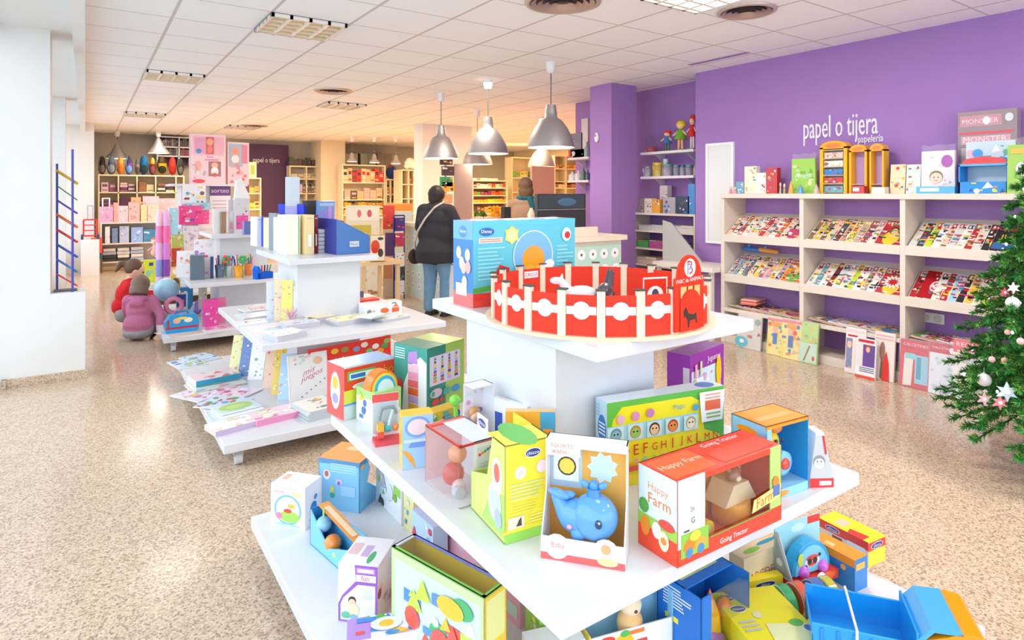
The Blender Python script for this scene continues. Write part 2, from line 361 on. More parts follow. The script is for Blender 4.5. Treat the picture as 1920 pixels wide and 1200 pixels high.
# dark purple panel with the shop name, at the back
x0, _ = onY(462, 16.5); x1, _ = onY(541, 16.5); zt = zat(273, dep(x0, 16.5))
q = MB(); q.box(x0-.1, 16.5, .9, x1, 16.6, 2.75); struct('trim_5', q, 'dark_purple')
def sign(text, O, U, V, w, h, col, name, label, th=.015):
    vs, fs, asp = glyphs(text); O = Vector(O); U = Vector(U); V = Vector(V); N = U.cross(V); q = MB()
    q.add([O+U*(x*w)+V*(y*h)+N*th for x, y in vs], fs, col, 'gloss')
    cnt = {}
    for f in fs:
        for a, b_ in zip(f, f[1:]+f[:1]): cnt[(a, b_)] = 1
    ed = [e for e in cnt if (e[1], e[0]) not in cnt]
    for a, b_ in ed:
        A = O+U*(vs[a][0]*w)+V*(vs[a][1]*h); B = O+U*(vs[b_][0]*w)+V*(vs[b_][1]*h)
        q.add([A, B, B+N*th, A+N*th], [(0, 1, 2, 3)], col, 'gloss')
    o = q.build(name); return tag(o, label, 'sign')
xa, d = onY(474, 16.5); xb, _ = onY(524, 16.5)
sign('papel o tijera', (xa, 16.49, zat(307, d)), (1, 0, 0), (0, 0, 1), xb-xa, .16, 'e8dfe4', 'wall_lettering', 'small shop name lettering on the dark purple panel')
ya, d = onX(1508, XW); yb, d2 = onX(1647, XW)
za = zat(270, d)
sign('papel o tijera', (XW, ya, 1.955), (0, -1, 0), (0, 0, 1), ya-yb, .27, 'f3eef8', 'wall_lettering', 'big white shop name lettering on the purple wall')
yc, d = onX(1610, XW); ye, _ = onX(1657, XW)
sign('papelería', (XW, yc, 1.93), (0, -1, 0), (0, 0, 1), yc-ye, .085, 'f3eef8', 'wall_lettering', 'small white word under the shop name on purple wall')
# wall panel, socket, detector
ya, d = onX(1326, XW); yb, d2 = onX(1378, XW)
t = empty('wall_panel', 'tall white meter cupboard door on the purple wall', 'cupboard', (XW, (ya+yb)/2, zat(455, d)))
hh = zat(270, d)-zat(455, d); w2 = (ya-yb)/2
q = MB(); q.box(-.0195, -w2, 0, 0, w2, hh, 'f4f4f4'); q.box(-.03, -w2, 0, -.02, -w2+.03, hh, 'fafafa'); q.box(-.03, w2-.03, 0, -.02, w2, hh, 'fafafa'); q.box(-.03, -w2+.03, 0, -.02, w2-.03, .03, 'fafafa'); q.box(-.03, -w2+.03, hh-.03, -.02, w2-.03, hh, 'fafafa'); q.build('frame', t)
q = MB(); q.box(-.026, -w2+.035, .035, -.02, w2-.035, hh-.035, 'ececec', 'paper'); q.build('door', t)
ya, d = onX(1748, XW); z = zat(596, d)
q = MB(); q.box(XW-.012, ya-.09, z-.04, XW, ya+.09, z+.04, 'f4f2ee', 'gloss')
for s in (-1, 1):
    q.M = Matrix.Translation((XW-.012, ya+s*.045, z))@Matrix.Rotation(-math.pi/2, 4, 'Y'); q.lathe([(.03, 0), (.03, .002), (.022, .002), (.022, .0005)], 16, 'dedbd5', 'gloss'); q.M = None
tag(q.build('wall_socket'), 'double white power socket on purple wall inside the shelves', 'socket')
ya, d = onX(1120, 5.31); z = zat(258, d)
t = empty('motion_detector', 'small white motion detector on the purple column', 'detector', (5.31, ya, z))
q = MB(); q.M = Matrix.Rotation(-math.pi/2, 4, 'Y'); q.ell((0, 0, .012), (.065, .035, .022), 'f6f2f4', 'gloss'); q.M = None; q.build('housing', t)
q = MB(); q.ell((-.03, 0, .02), (.008, .012, .018), '8a8a92', 'gloss'); q.build('lens', t)
# ============================================================= furniture
ZB, ZM, ZT = .15, .60, 1.077
def gondola(x, y, zt, lab, tops, colr, mid=(1.235, 1.485), bot=(1.74, 2.0)):
    t = empty('display_gondola', lab, 'display stand', (x, y, 0), 0, 'tiered white display stands')
    def slab(nm, x0, y0, x1, y1, z, th=.04):
        q = MB(); q.box(x0-x, y0-y, z-th, x1-x, y1-y, z); o = q.build(nm, t, mats=['white_laminate'], bev=.004)
    slab('base_shelf', x-bot[0]/2, y-bot[1]/2, x+bot[0]/2, y+bot[1]/2, ZB, .05)
    slab('middle_shelf', x-mid[0]/2, y-mid[1]/2, x+mid[0]/2, y+mid[1]/2, ZM)
    slab('top_shelf', *tops, zt)
    q = MB(); a, b, c, e = colr; q.box(a-x, b-y, ZB, c-x, e-y, zt-.04); q.build('column', t, mats=['white_laminate'], bev=.003)
    for sx in (-1, 1):
        for sy in (-1, 1):
            q = MB(); cx, cy = sx*(bot[0]/2-.09), sy*(bot[1]/2-.09)
            q.cyl((cx-.018, cy, .033), (cx+.018, cy, .033), .033, 'd8d8da', 'gloss', 14); q.box(cx-.025, cy-.02, .05, cx+.025, cy+.03, .1, 'b8babc', 'metal')
            q.build('caster', t)
    return t
G1 = gondola(1.44, 1.755, ZT, 'nearest white tiered stand, circus fence toy on top', (1.15, 1.262, 1.86, 2.24), (1.17, 1.47, 1.60, 2.0))
G1['label'] = 'nearest white tiered display stand with the red circus toy on top'
ZT2 = 1.05
G2 = gondola(1.48, 4.61, ZT2, 'white tiered display stand of books with the blue magazine file on top', (1.14, 4.33, 1.78, 5.32), (1.22, 4.43, 1.68, 4.95))
G3 = gondola(1.47, 7.6, 1.06, 'white tiered display stand with pen cups, beside the children', (1.1, 7.2, 1.84, 8.1), (1.2, 7.35, 1.7, 7.95))

# magazine shelving on the purple wall: bays between dividers
SX = 5.32; DIV = [3.97, 3.13, 2.29, 1.45]
t = empty('magazine_shelving', 'long pale wooden magazine shelving along the purple wall', 'shelving unit', (SX, 2.3, 0))
def sh(nm, q): return q.build(nm, t, (-SX, -2.3, 0), 0, ['ash_laminate'], .003)
for i, y in enumerate(DIV): q = MB(); q.box(SX, y-.02, 0, XW, y+.02, 1.455); sh('divider', q)
q = MB(); q.box(SX-.015, DIV[-1]-.04, 1.455, XW, DIV[0]+.02, 1.5); sh('top_board', q)
RACK = [(1.09, 1.30), (.69, .91)]
for a, b_ in zip(DIV, DIV[1:]):
    for zf, zb in RACK:
        q = MB(); y0, y1 = b_+.02, a-.02
        q.prism([(SX, zf), (SX, zf-.075), (SX+.02, zf-.075), (XW, zb-.03), (XW, zb), (SX+.025, zf-.03), (SX+.02, zf)], y0, y1); sh('slanted_shelf', q)
    q = MB(); q.box(SX, b_+.02, .315, XW, a-.02, .35); sh('lower_shelf', q)
    q = MB(); q.box(SX+.02, b_+.02, 0, XW, a-.02, .08); sh('plinth', q)
# counter with mint flowered front
t = empty('service_counter', 'long service counter with mint flower poster on its end panel', 'counter', (3.9, 4.6, 0))
q = MB(); q.box(0, 0, 0, .62, 3.9, 1.03, 'e4ddd0'); 
c = q.cv((0.0, 0, 0), (1, 0, 0), (0, 0, 1), .62, 1.0, 'paper'); c.r(.02, .05, .98, .985, 'b9dccb')
for j in range(6):
    for i in range(4):
        u = .14+.24*i+(.02 if j % 2 else 0); v = .9-.155*j; c.c(u, v, .085, 'f4ecec', 16); c.c(u, v, .06, 'fdf8f6', 14); c.c(u, v, .025, '8c6a6e' if (i+j) % 2 else '5c6c64', 8); c.k -= 3
q.build('cabinet', t)
q = MB(); q.box(-.06, -.05, 1.03, .66, 3.95, 1.08, 'e8dcc6'); q.build('counter_top', t)
q = MB(); c = q.cv((-.001, 3.9, 0), (0, -1, 0), (0, 0, 1), 3.9, 1.0, 'paper'); g = random.Random(4)
c.r(.0, .03, 1, .97, 'cfe4dc')
for j in range(5):
    for i in range(20): c.c(.03+.05*i, .86-.17*j, .012, 'f2ecec', 12); c.k -= 1
c.k += 1
for j in range(5):
    for i in range(20): c.c(.03+.05*i, .86-.17*j, .005, '90a8a0', 8); c.k -= 1
q.build('front_panel', t)
q = MB(); q.box(3.86, 4.62, 1.08, 4.22, 4.66, 1.17, 'e6d8c2'); tag(q.build('counter_screen'), 'low cream upstand board on the end of the counter', 'board')
# glass case beside the customer
t = empty('glass_display_case', 'glass display case with white frame beside the customer', 'display case', (3.75, 8.75, 0))
q = MB()
for a, b_ in ((0, 0), (.0, .3), (.1, 0), (.1, .3)): q.box(a-.012, b_-.012, 0, a+.012, b_+.012, 1.12, 'dce4e4')
q.box(-.02, -.02, 1.12, .12, .32, 1.14, 'e4eaea'); q.box(-.02, -.02, 0, .12, .32, .06, 'dce4e4'); q.build('frame', t)
q = MB(); q.box(0, 0, .06, .1, .3, 1.12, 'ffffff', 'clear'); q.build('glass', t)
# alcove: open cabinet and two wall boards
AX = 6.08
def board(px0, px1, pyf, X0, lab, X1=AX, brk=True, dz=0):
    ya, d = onX(px0, X0); yb, d2 = onX(px1, X0); z = zat(pyf, (d+d2)/2)
    ya = min(ya, 5.56) if px1 > 1150 else ya
    t = empty('wall_shelf', lab, 'shelf', (X1, (ya+yb)/2, z)); h = (ya-yb)/2
    q = MB(); q.box(X0-X1, -h, -.03, 0, h, 0, 'eee6e8'); q.build('board', t)
    for s in (-1, 1): q = MB(); q.prism([(X0-X1+.08, -.03), (-.01, -.03), (-.01, -.15)], s*h*.6-.006, s*h*.6+.006, 'dcd6dc'); q.build('bracket', t)
    return X0, yb, ya, z
A1 = board(1199, 1300, 283, 5.80, 'upper white wall shelf in the purple alcove, with dolls')
A2 = board(1199, 1300, 330, 5.80, 'lower white wall shelf in the purple alcove, with jars')
B1 = board(1064, 1103, 295, 5.80, 'upper white shelf beyond the purple column, red goods'); B2 = board(1064, 1103, 338, 5.80, 'lower white shelf beyond the purple column, small bottles')
def openunit(px0, px1, X0, X1, pyt, shelves, name, lab, m='ash_laminate', z0=0, back=None, vert=()):
    ya, d = onX(px0, X0); yb, d2 = onX(px1, X0); zt = zat(pyt, d)
    t = empty(name, lab, 'shelving unit', (X0, yb, z0)); w = ya-yb
    def bb(nm, *a): q = MB(); q.box(*a); q.build(nm, t, mats=[m])
    bb('side_panel', 0, 0, 0, X1-X0, .02, zt-z0-.025); bb('side_panel', 0, w-.02, 0, X1-X0, w, zt-z0-.025); bb('top_board', 0, 0, zt-z0-.025, X1-X0, w, zt-z0)
    zs = []
    for s in shelves: z = zat(s, d); zs.append(z); bb('shelf', .004, .02, z-z0-.02, X1-X0, w-.02, z-z0)
    return X0, yb, ya, zt, zs
AC = openunit(1180, 1303, 5.72, AX-.005, 398, (430, 462, 492, 520, 560), 'open_cabinet', 'pale open cabinet in the purple alcove, papers and games')
# ============================================================= goods on the nearest stand
def B3(name, lab, cat, A, B, C, top, z, col='ffffff', art=None, cols=None, mat='gloss', group=None, hollow=False, parts=None, depth=None):
    a, b, c = W(*A, z+.0005), W(*B, z+.0005), W(*C, z+.0005)
    v = c-b; w = v.length; rz = math.atan2(v.y, v.x); n = Vector((-v.y, v.x, 0))/w; d = depth or max((a-b).dot(n), .01)
    h = zat(top, dep(b.x, b.y))-z
    q = MB()
    if not hollow: q.box(0, 0, 0, w, d, h, col, mat, cols)
    if art: art(q, w, d, h)
    o = q.build(name, None, b, rz); tag(o, lab, cat, group)
    if parts: parts(o, w, d, h)
    return o
def part(nm, parent, fn, loc=(0, 0, 0), rz=0, bev=0):
    q = MB(); fn(q); return q.build(nm, parent, loc, rz, bev=bev)
def logo(c, u, v, w, h, txt='chicco', bgc='2a3a8c', fg='ffffff'):
    c.e(u+w/2, v+h/2, w/2, h/2, 'ffffff', 18); c.e(u+w/2, v+h/2, w*.46, h*.42, bgc, 18); c.t(txt, u+w*.12, v+h*.25, w*.76, h*.5, fg)
# -- circus fence toy
cx, cy, RR = 1.466, 1.605, .365
t = empty('circus_fence_toy', 'round red wooden circus fence toy with arched gate', 'toy', (cx, cy, ZT))
part('base_ring', t, lambda q: q.lathe([(RR+.025, 0), (RR+.025, .008), (RR-.02, .008), (RR-.02, 0)], 48, 'e6d0b0', 'matte', cap=False))
N = 20; ph0 = math.atan2(-cy, -cx)
gate = 2
def angp(k): return math.radians(-140)+2*math.pi*(k+.5)/N
for k in range(N):
    a = angp(k); q = MB(); q.box(-.012, -.008, .008, .012, .008, .142, 'efdcc0', 'matte'); q.box(-.016, -.012, .142, .016, .012, .146, '5a5450', 'matte')
    q.build('fence_post', t, (RR*math.cos(a), RR*math.sin(a), 0), a+math.pi/2)
for k in range(N):
    if k in (2,): continue
    a = angp(k)+math.pi/N; w = 2*RR*math.sin(math.pi/N)-.026; q = MB(); q.box(-w/2, -.003, .010, w/2, .003, .128, 'e8402e', 'matte')
    for i_, (o_, U) in enumerate((((-w/2, -.003, .01), (1, 0, 0)), ((w/2, .003, .01), (-1, 0, 0)))):
        c = q.cv(o_, U, (0, 0, 1), w, .118, 'matte')
        if i_ == 0: c.r(0, .52, 1, .72, 'f4f0f0'); c.c(.5, .62, .3, 'f4f0f0', 16); c.k -= 1
        elif k == 12: c.r(.1, .7, .9, .92, 'f4f0f0'); c.t('CIRCUS', .14, .74, .72, .14, 'b03030')
    rm = RR*math.cos(math.pi/N); q.build('fence_panel', t, (rm*math.cos(a), rm*math.sin(a), 0), a+math.pi/2)
def gatep(q):
    w = .125; pts = [(-w/2, .01), (w/2, .01), (w/2, .15)]+[(.052*math.cos(i*math.pi/10), .152+.058*math.sin(i*math.pi/10)) for i in range(11)]+[(-w/2, .15)]
    q.prism(pts, -.004, .004, 'e63a24', 'matte')
    c = q.cv((-w/2, -.004, 0), (1, 0, 0), (0, 0, 1), w, .22, 'matte')
    c.t('PARC de ANIMALS', .03, .6, .94, .09, 'f6efe4', True, 0, .02)
    c.c(.5, .8, .2, 'f6f0e8', 20); c.c(.5, .8, .175, 'ffffff', 20); c.t('B', .4, .72, .2, .17, 'c84838'); c.e(.44, .78, .05, .06, 'ffffff', 10); c.t('P', .4, .7, .15, .17, '8a94c8')
    c.r(.16, .44, .84, .58, 'd8b878'); c.r(.36, .44, .42, .58, 'b03a20'); c.r(.58, .44, .64, .58, 'b03a20')
    c.e(.5, .36, .36, .18, 'e63a24', 18, 0, math.pi); c.r(.14, .04, .86, .37, 'e63a24')
    dog = [(.24, .28), (.33, .34), (.42, .25), (.6, .23), (.7, .25), (.73, .12), (.68, .12), (.66, .17), (.47, .16), (.44, .08), (.39, .08), (.38, .17), (.32, .22), (.27, .2)]
    c.poly(dog, '4a3a34')
ag = angp(2)+math.pi/N; part('arched_gate', t, gatep, ((RR+.008)*math.cos(ag), (RR+.008)*math.sin(ag), .004), ag+math.pi/2).scale = (1.12, 1, 1.12)
def poster(q):
    q.box(-.055, -.003, 0, .055, .003, .15, 'e63a24', 'matte'); c = q.cv((-.055, -.003, 0), (1, 0, 0), (0, 0, 1), .11, .15, 'matte'); c.r(.08, .1, .92, .9, 'f6efe4'); c.r(.12, .12, .88, .86, 'e63a24'); c.c(.5, .5, .28, 'ffffff'); c.e(.5, .52, .12, .12, '5a5a62'); c.e(.6, .42, .06, .12, '5a5a62')
part('inner_panel', t, poster, (.11, -.16, .008), -.3)
def animal(name, lab, px, py, col, sc, rz, horse=True):
    p = W(px, py, ZT+.0125); q = MB()
    q.ell((0, 0, .052), (.045, .02, .022), col, 'gloss'); q.cap((.035, 0, .06), .014, (.058, 0, .088), .010, col, 'gloss', 8)
    q.ell((.07, 0, .088), (.018, .009, .010), col, 'gloss')
    for sx in (-.03, .03):
        for sy in (-.011, .011): q.cyl((sx, sy, 0), (sx, sy, .045), .006, col, 'gloss', 8, .008)
    q.cyl((.055, -.005, .094), (.053, -.006, .106), .004, col, 'gloss', 6, .001); q.cyl((.055, .005, .094), (.053, .006, .106), .004, col, 'gloss', 6, .001); q.cap((-.045, 0, .058), .006, (-.058, 0, .03), .003, col, 'gloss', 6)
    o = q.build(name, None, p, rz); o.scale = (sc,)*3; return tag(o, lab, 'toy animal')
animal('toy_horse', 'white toy horse lying inside the red circus fence', 1090, 585, 'f2eeee', 1.25, 2.6)
animal('toy_horse', 'dark grey toy horse inside the red circus fence', 1135, 583, '4c4c54', 1.35, .6)
def a_blue(q, w, d, h):
    f, l, tp, r = faces(q, w, d, h)
    f.r(0, .0, 1, .16, 'e8453a'); f.poly([(0, .16), (1, .3), (1, .38), (0, .22)], '58b04a'); f.r(0, .93, 1, 1, '5ec6da')
    f.e(.12, .87, .07, .05, '1f5fae'); f.t('Disney', .07, .845, .1, .05, 'ffffff'); f.r(.05, .74, .26, .8, 'f6e6da'); f.lines(.06, .745, .25, .795, 2, 'e07a5a')
    f.lines(.04, .3, .3, .7, 9, '93dbe6', random.Random(1)); f.lines(.8, .3, .98, .68, 8, '93dbe6', random.Random(2))
    f.star(.35, .82, .075, 'e6dc5a', 6, .75); f.star(.35, .82, .055, 'f3ee9a', 6, .75)
    f.c(.56, .56, .2, 'd6eef4', 28); f.c(.56, .56, .19, '7ab8e4', 28); f.e(.56, .52, .11, .16, 'f0a020', 20); f.e(.53, .36, .05, .08, 'f6b440'); f.e(.62, .36, .05, .08, 'f6b440')
    f.star(.26, .36, .08, 'e42a2a', 5, .8); f.e(.9, .8, .05, .09, 'cfeaf6', 16); f.c(.91, .79, .03, 'e03030'); f.e(.72, .44, .05, .06, 'f4fbff')
    l.r(0, 0, 1, .16, 'f0706c'); l.r(0, .16, 1, .78, '3f86d8'); l.r(0, .78, 1, 1, '78b6ee'); l.e(.5, .87, .22, .07, '4a90dc'); l.t('Disney', .34, .84, .34, .06, 'ffffff'); l.r(.15, .12, .7, .26, 'f8f0ee')
    for u, v, k in ((.3, .62, 'f0e9b0'), (.45, .5, 'f4f4f4'), (.75, .6, 'f3e6b4'), (.55, .45, 'f6c8b8'), (.6, .28, 'e8f4c0'), (.78, .46, 'f0b4a8')): l.e(u, v, .13, .075, k)
    tp.r(0, 0, 1, 1, '4a9ed2')
B3('toy_box', 'large turquoise toy box behind the red circus fence', 'toy box', (846, 568), (887, 578), (1078, 554), 415, ZT, '62c4d4', a_blue, {'l': '78b6ee', 't': '4a9ed2'})

# -- middle shelf
def window(q, w, d, h, x0=.03, z0=.2, z1=.95, mat='clear'):
    q.box(x0*w, 0, z0*h, (1-x0)*w, .001, z1*h, 'ffffff', mat)
def a_farm(q, w, d, h):
    T = .003; o = 'ee4a2c'
    q.box(0, T, 0, w, d, T, o); q.box(0, d-T, 0, w, d, h, 'f8d418'); q.box(0, 0, 0, T, d, h, o, cols={'l': 'dceef8'}); q.box(w-T, 0, 0, w, d, h, o)
    q.box(T, T, h-T, w-T, d, h, o); q.box(0, 0, 0, w, T, h*.2, o); q.box(0, 0, h*.2, w*.24, T, h, 'f4f4f6'); q.box(w*.88, 0, h*.2, w, T, h, 'bfe07a'); q.box(w*.24, 0, h*.93, w*.88, T, h, o)
    f, l, tp, r = faces(q, w, d, h)
    f.t('Going Tractor', .3, .03, .42, .085, 'ffffff', True, .1); f.r(.03, .08, .27, .36, '8ecb4e')
    f.e(.1, .2, .05, .09, 'f08a2c'); f.e(.2, .18, .05, .08, 'f6b040'); f.e(.1, .12, .03, .06, '4a90c8'); f.e(.2, .12, .03, .06, '4a90c8'); f.e(.15, .3, .05, .06, 'f4e04a'); f.r(.05, .38, .1, .4, '50505a'); f.t('G', .1, .46, .06, .07, '444448'); f.t('36', .1, .6, .05, .06, '8a8a90')
    f.poly([(.68, .26), (.97, .33), (.99, .5), (.7, .42)], 'fbe88a'); f.t('Farm', .71, .29, .22, .13, 'f4702c', True, 0, .05); f.c(.93, .55, .035, 'e88c3c'); f.r(.9, .36, .97, .5, '5a7ab8')
    f.r(.28, .2, .88, .215, '62b84a')
    l.r(0, 0, 1, .3, o); l.r(0, .28, 1, .42, '9ccc4c'); l.t('Happy', .22, .72, .62, .12, 'f0a060'); l.t('Farm', .26, .58, .6, .13, 'f08030')
    l.e(.16, .52, .13, .09, '58a848'); l.e(.2, .28, .12, .12, 'f2902c'); l.e(.5, .3, .12, .1, 'e8e4e0'); l.e(.68, .22, .13, .12, 'fbe8c4'); l.c(.68, .22, .07, 'f09030'); l.e(.75, .42, .2, .06, 'e04a3c')
    tp.r(.02, .1, .4, .9, 'f2703c'); tp.t('Happy Farm', .04, .3, .36, .45, 'fbe3c8'); tp.t('Going Tractor', .45, .72, .5, .18, 'ffffff'); tp.r(.45, .08, .95, .55, 'f05a3a')
def p_farm(o, w, d, h):
    part('window_film', o, lambda q: q.box(w*.24, .001, h*.2, w*.88, .0016, h*.93, 'ffffff', 'clear'))
    def trac(q):
        q.ell((.1, d*.5, h*.36), (.04, .03, .035), 'e03030', 'plastic'); q.box(.055, d*.35, h*.25, .1, d*.65, h*.36, 'e03030', 'plastic')
        for x, r in ((.125, .025), (.065, .034)):
            for y in (d*.28, d*.68): q.cyl((x, y, r+.004), (x, y+.012, r+.004), r, 'f2d21e', 'plastic', 18); q.cyl((x, y-.001, r+.004), (x, y, r+.004), r*.5, 'e8f0a0', 'plastic', 12)
    part('toy_tractor', o, trac, (.03, 0, 0))
    def farmer(q):
        q.ell((.085, d*.45, h*.5), (.018, .015, .024), '3c6ab0', 'plastic'); q.ell((.085, d*.45, h*.5+.032), (.016,)*3, 'f6cfae', 'plastic'); q.ell((.085, d*.45, h*.5+.046), (.021, .02, .011), 'e0504a', 'plastic'); q.cap((.1, d*.4, h*.53), .006, (.115, d*.4, h*.5), .005, 'f2f2f2', 'plastic', 6)
        q.ell((.081, d*.45-.014, h*.5+.034), (.003,)*3, '222222', 'plastic', 6, 4); q.ell((.091, d*.45-.013, h*.5+.034), (.003,)*3, '222222', 'plastic', 6, 4)
    part('toy_farmer', o, farmer, (.03, 0, 0))
    def hay(q):
        q.lathe([(.0, .0), (.05, 0), (.055, .02), (.05, .06)], 12, 'f0a42c', 'plastic', (w*.66, d*.55, .004)); q.prism([(w*.66-.065, .062), (w*.66+.065, .062), (w*.66+.03, .115), (w*.66-.03, .115)], d*.3, d*.85, 'f0d8b0', 'plastic')
        q.ell((w*.66, d*.5, .128), (.024, .02, .022), 'a8704c', 'plastic'); q.ell((w*.66-.02, d*.5, .146), (.008,)*3, 'a8704c', 'plastic'); q.ell((w*.66+.02, d*.5, .146), (.008,)*3, 'a8704c', 'plastic'); q.ell((w*.66, d*.5-.018, .124), (.011, .006, .008), 'f0d8b8', 'plastic')
    part('toy_barn', o, hay, (.02, 0, 0))
B3('toy_tractor_box', 'red window box with toy tractor and farmer inside', 'toy box', (1195, 1018), (1270, 1066), (1465, 974), 905, ZM, 'ee4a2c', a_farm, parts=p_farm, hollow=True)
# whale in its open carton
def a_wh(q, w, d, h):
    T = .003
    q.box(0, d-T, 0, w, d, h, 'f2a848', cols={'b': 'ffffff'}); q.box(0, 0, 0, w, d, T); q.box(0, 0, 0, w, T, h*.2)
    for x in (0, w-T): q.add([(x, 0, 0), (x+T, 0, 0), (x+T, d, 0), (x, d, 0), (x, 0, h*.2), (x+T, 0, h*.2), (x+T, d*.55, h*.52), (x, d*.55, h*.52), (x, d*.6, h), (x+T, d*.6, h), (x+T, d, h), (x, d, h)], [(0, 3, 11, 8, 7, 4), (1, 5, 6, 9, 10, 2), (4, 7, 6, 5), (7, 8, 9, 6), (8, 11, 10, 9)], 'f7f7f9', 'gloss')
    q.box(0, d*.6, h-T*2, w, d, h, 'f4f6f8'); q.box(0, d*.6-T, h*.93, w, d*.6, h, 'f6f6f8')
    f = q.cv((0, 0, 0), (1, 0, 0), (0, 0, 1), w, h*.2, 'gloss'); f.r(0, 0, 1, .3, 'ea6460'); f.c(.2, .62, .15, 'ffffff'); f.t('Baby', .1, .5, .22, .3, 'e0705c'); f.c(.78, .7, .15, 'fbe9dc'); f.c(.78, .8, .06, 'e8a878'); f.e(.8, .26, .12, .18, 'f3f09a')
    b_ = q.cv((0, d-T, 0), (1, 0, 0), (0, 0, 1), w, h, 'gloss'); b_.r(.02, .5, .42, .92, 'b9cede'); b_.r(.42, .2, .98, .93, 'f0b050'); b_.star(.68, .72, .2, 'd8ecf4', 9, .75); b_.r(.06, .56, .38, .84, 'f6f6f4'); b_.c(.23, .7, .12, '5a4a30'); b_.c(.23, .7, .1, 'f6d858', 10)
    r = q.cv((.0, d*.6-T, h*.8), (1, 0, 0), (0, 0, 1), w*.44, h*.2, 'gloss'); r.r(0, .25, .98, .95, 'fdfdfd'); r.t('SQUIRTS', .05, .6, .8, .22, 'e2604c'); r.t('water', .05, .35, .7, .18, 'e2604c')
def p_wh(o, w, d, h):
    def wh(q):
        B = '5f9fdc'; cx_ = w*.56; z = h*.36
        q.ell((cx_+.012, d*.42, z), (.058, .05, .056), B, 'plastic', 24, 14); q.ell((cx_-.03, d*.45, z-.006), (.052, .038, .042), B, 'plastic', 20, 12)
        q.cap((cx_-.06, d*.45, z+.0), .026, (cx_-.085, d*.45, z+.036), .014, B, 'plastic', 14); q.ell((cx_-.078, d*.4, z+.046), (.03, .012, .011), B, 'plastic', rot=Matrix.Rotation(.25, 3, 'Y')); q.ell((cx_-.06, d*.5, z+.04), (.024, .012, .010), B, 'plastic', rot=Matrix.Rotation(-.2, 3, 'Y'))
        q.ell((cx_-.022, d*.1+.012, z-.03), (.022, .012, .028), '6aa8e2', 'plastic', rot=Matrix.Rotation(.5, 3, 'Y'))
        q.cyl((cx_+.01, d*.42, z+.045), (cx_+.01, d*.42, z+.07), .02, '3f86cc', 'plastic', 14, .015); q.ell((cx_+.01, d*.42, z+.075), (.012, .012, .016), '4a90d4', 'plastic')
        for s in (-1, 1): q.ell((cx_+.01+s*.022, d*.42, z+.078), (.013, .008, .009), '5a9cda', 'plastic', rot=Matrix.Rotation(-s*.5, 3, 'Y'))
    w1 = part('toy_whale', o, wh)
    part('eye', w1, lambda q: (q.ell((w*.56+.028, d*.42-.048, h*.38), (.009, .005, .011), '1c3c5c', 'plastic'), q.ell((w*.56+.030, d*.42-.052, h*.4), (.003, .002, .003), 'ffffff', 'plastic', 6, 4)))
    part('cheek', w1, lambda q: q.ell((w*.56-.045, d*.42-.035, h*.3), (.007, .004, .006), 'e8a0b8', 'plastic'))
B3('whale_toy_pack', 'blue plastic toy whale in its white open carton', 'toy box', (1040, 1000), (1014, 1045), (1172, 1071), 838, ZM, 'ffffff', a_wh, parts=p_wh, hollow=True, depth=.10)
# tall yellow box
def a_yel(q, w, d, h):
    y = 'f3e23c'
    q.box(0, .03*0, 0, w, d, .004, '9bd45a'); q.prism([(0, 0), (0, h), (d*.35, h*1.0), (d*.5, h*.55), (d, h*.42), (d, 0)], 0, .003, 'd9ea7a', 'gloss', 'x')
    q.box(0, 0, 0, w, .003, h, y); q.box(w-.003, 0, 0, w, d, h, y); q.box(0, 0, h-.003, w, d*.5, h, 'ece45a'); q.box(0, d-.003, 0, w, d, h*.42, 'cfe070')
    f, l, tp, r = faces(q, w, d, h)
    f.r(0, 0, 1, .1, '9bd45a'); f.e(.5, .1, .6, .05, y, 16, 0, math.pi); logo(f, .42, .83, .34, .1); f.c(.32, .7, .12, 'f6e6ee'); f.c(.78, .72, .12, 'f2dcf0'); f.c(.32, .7, .05, 'e0d0c8')
    f.lines(.1, .42, .92, .6, 5, 'd7d89c', random.Random(3)); f.lines(.1, .28, .9, .4, 4, 'f4dc58', random.Random(5)); f.r(.05, .14, .4, .26, 'f2d8c4'); f.poly([(.22, .16), (.34, .16), (.33, .25), (.28, .22)], '4a3c34'); f.lines(.5, .16, .92, .25, 3, 'f7ee8c')
    l.poly([(.35, .05), (.98, .05), (.98, .5), (.6, .4)], 'aedb6a'); l.e(.78, .62, .14, .2, 'f4f0f0'); l.e(.78, .66, .08, .1, 'e86a5a'); l.e(.72, .34, .18, .2, 'e0ecec'); l.e(.72, .34, .12, .13, 'c8d4e0'); l.e(.82, .2, .1, .1, 'b0bcc8')
    tp.e(.5, .3, .3, .4, '66c244')
def p_yel(o, w, d, h):
    part('flag_tab', o, lambda q: (q.box(0, d*.5, h-.005, .003, d*.8, h+.035, 'f4f4f4'), logo(q.cv((0, d*.8, h-.005), (0, -1, 0), (0, 0, 1), d*.3, .04), .08, .15, .84, .7)))
    part('toy_ball_tower', o, lambda q: (q.lathe([(.0, .006), (w*.35, .006), (w*.38, .03), (w*.2, h*.4), (w*.1, h*.6), (0, h*.62)], 16, ['9bd45a', 'e0e8f0', 'd0dcec', 'f0e04c', '66c244'], 'plastic', (w*.5, d*.62, 0)), q.ell((w*.5, d*.62, h*.7), (.02,)*3, 'e84a3c', 'plastic')))
B3('toy_box', 'tall yellow toy box with green base and cut-away side', 'toy box', (873, 955), (947, 1022), (1034, 996), 838, ZM, 'f3e23c', a_yel, parts=p_yel, hollow=True)
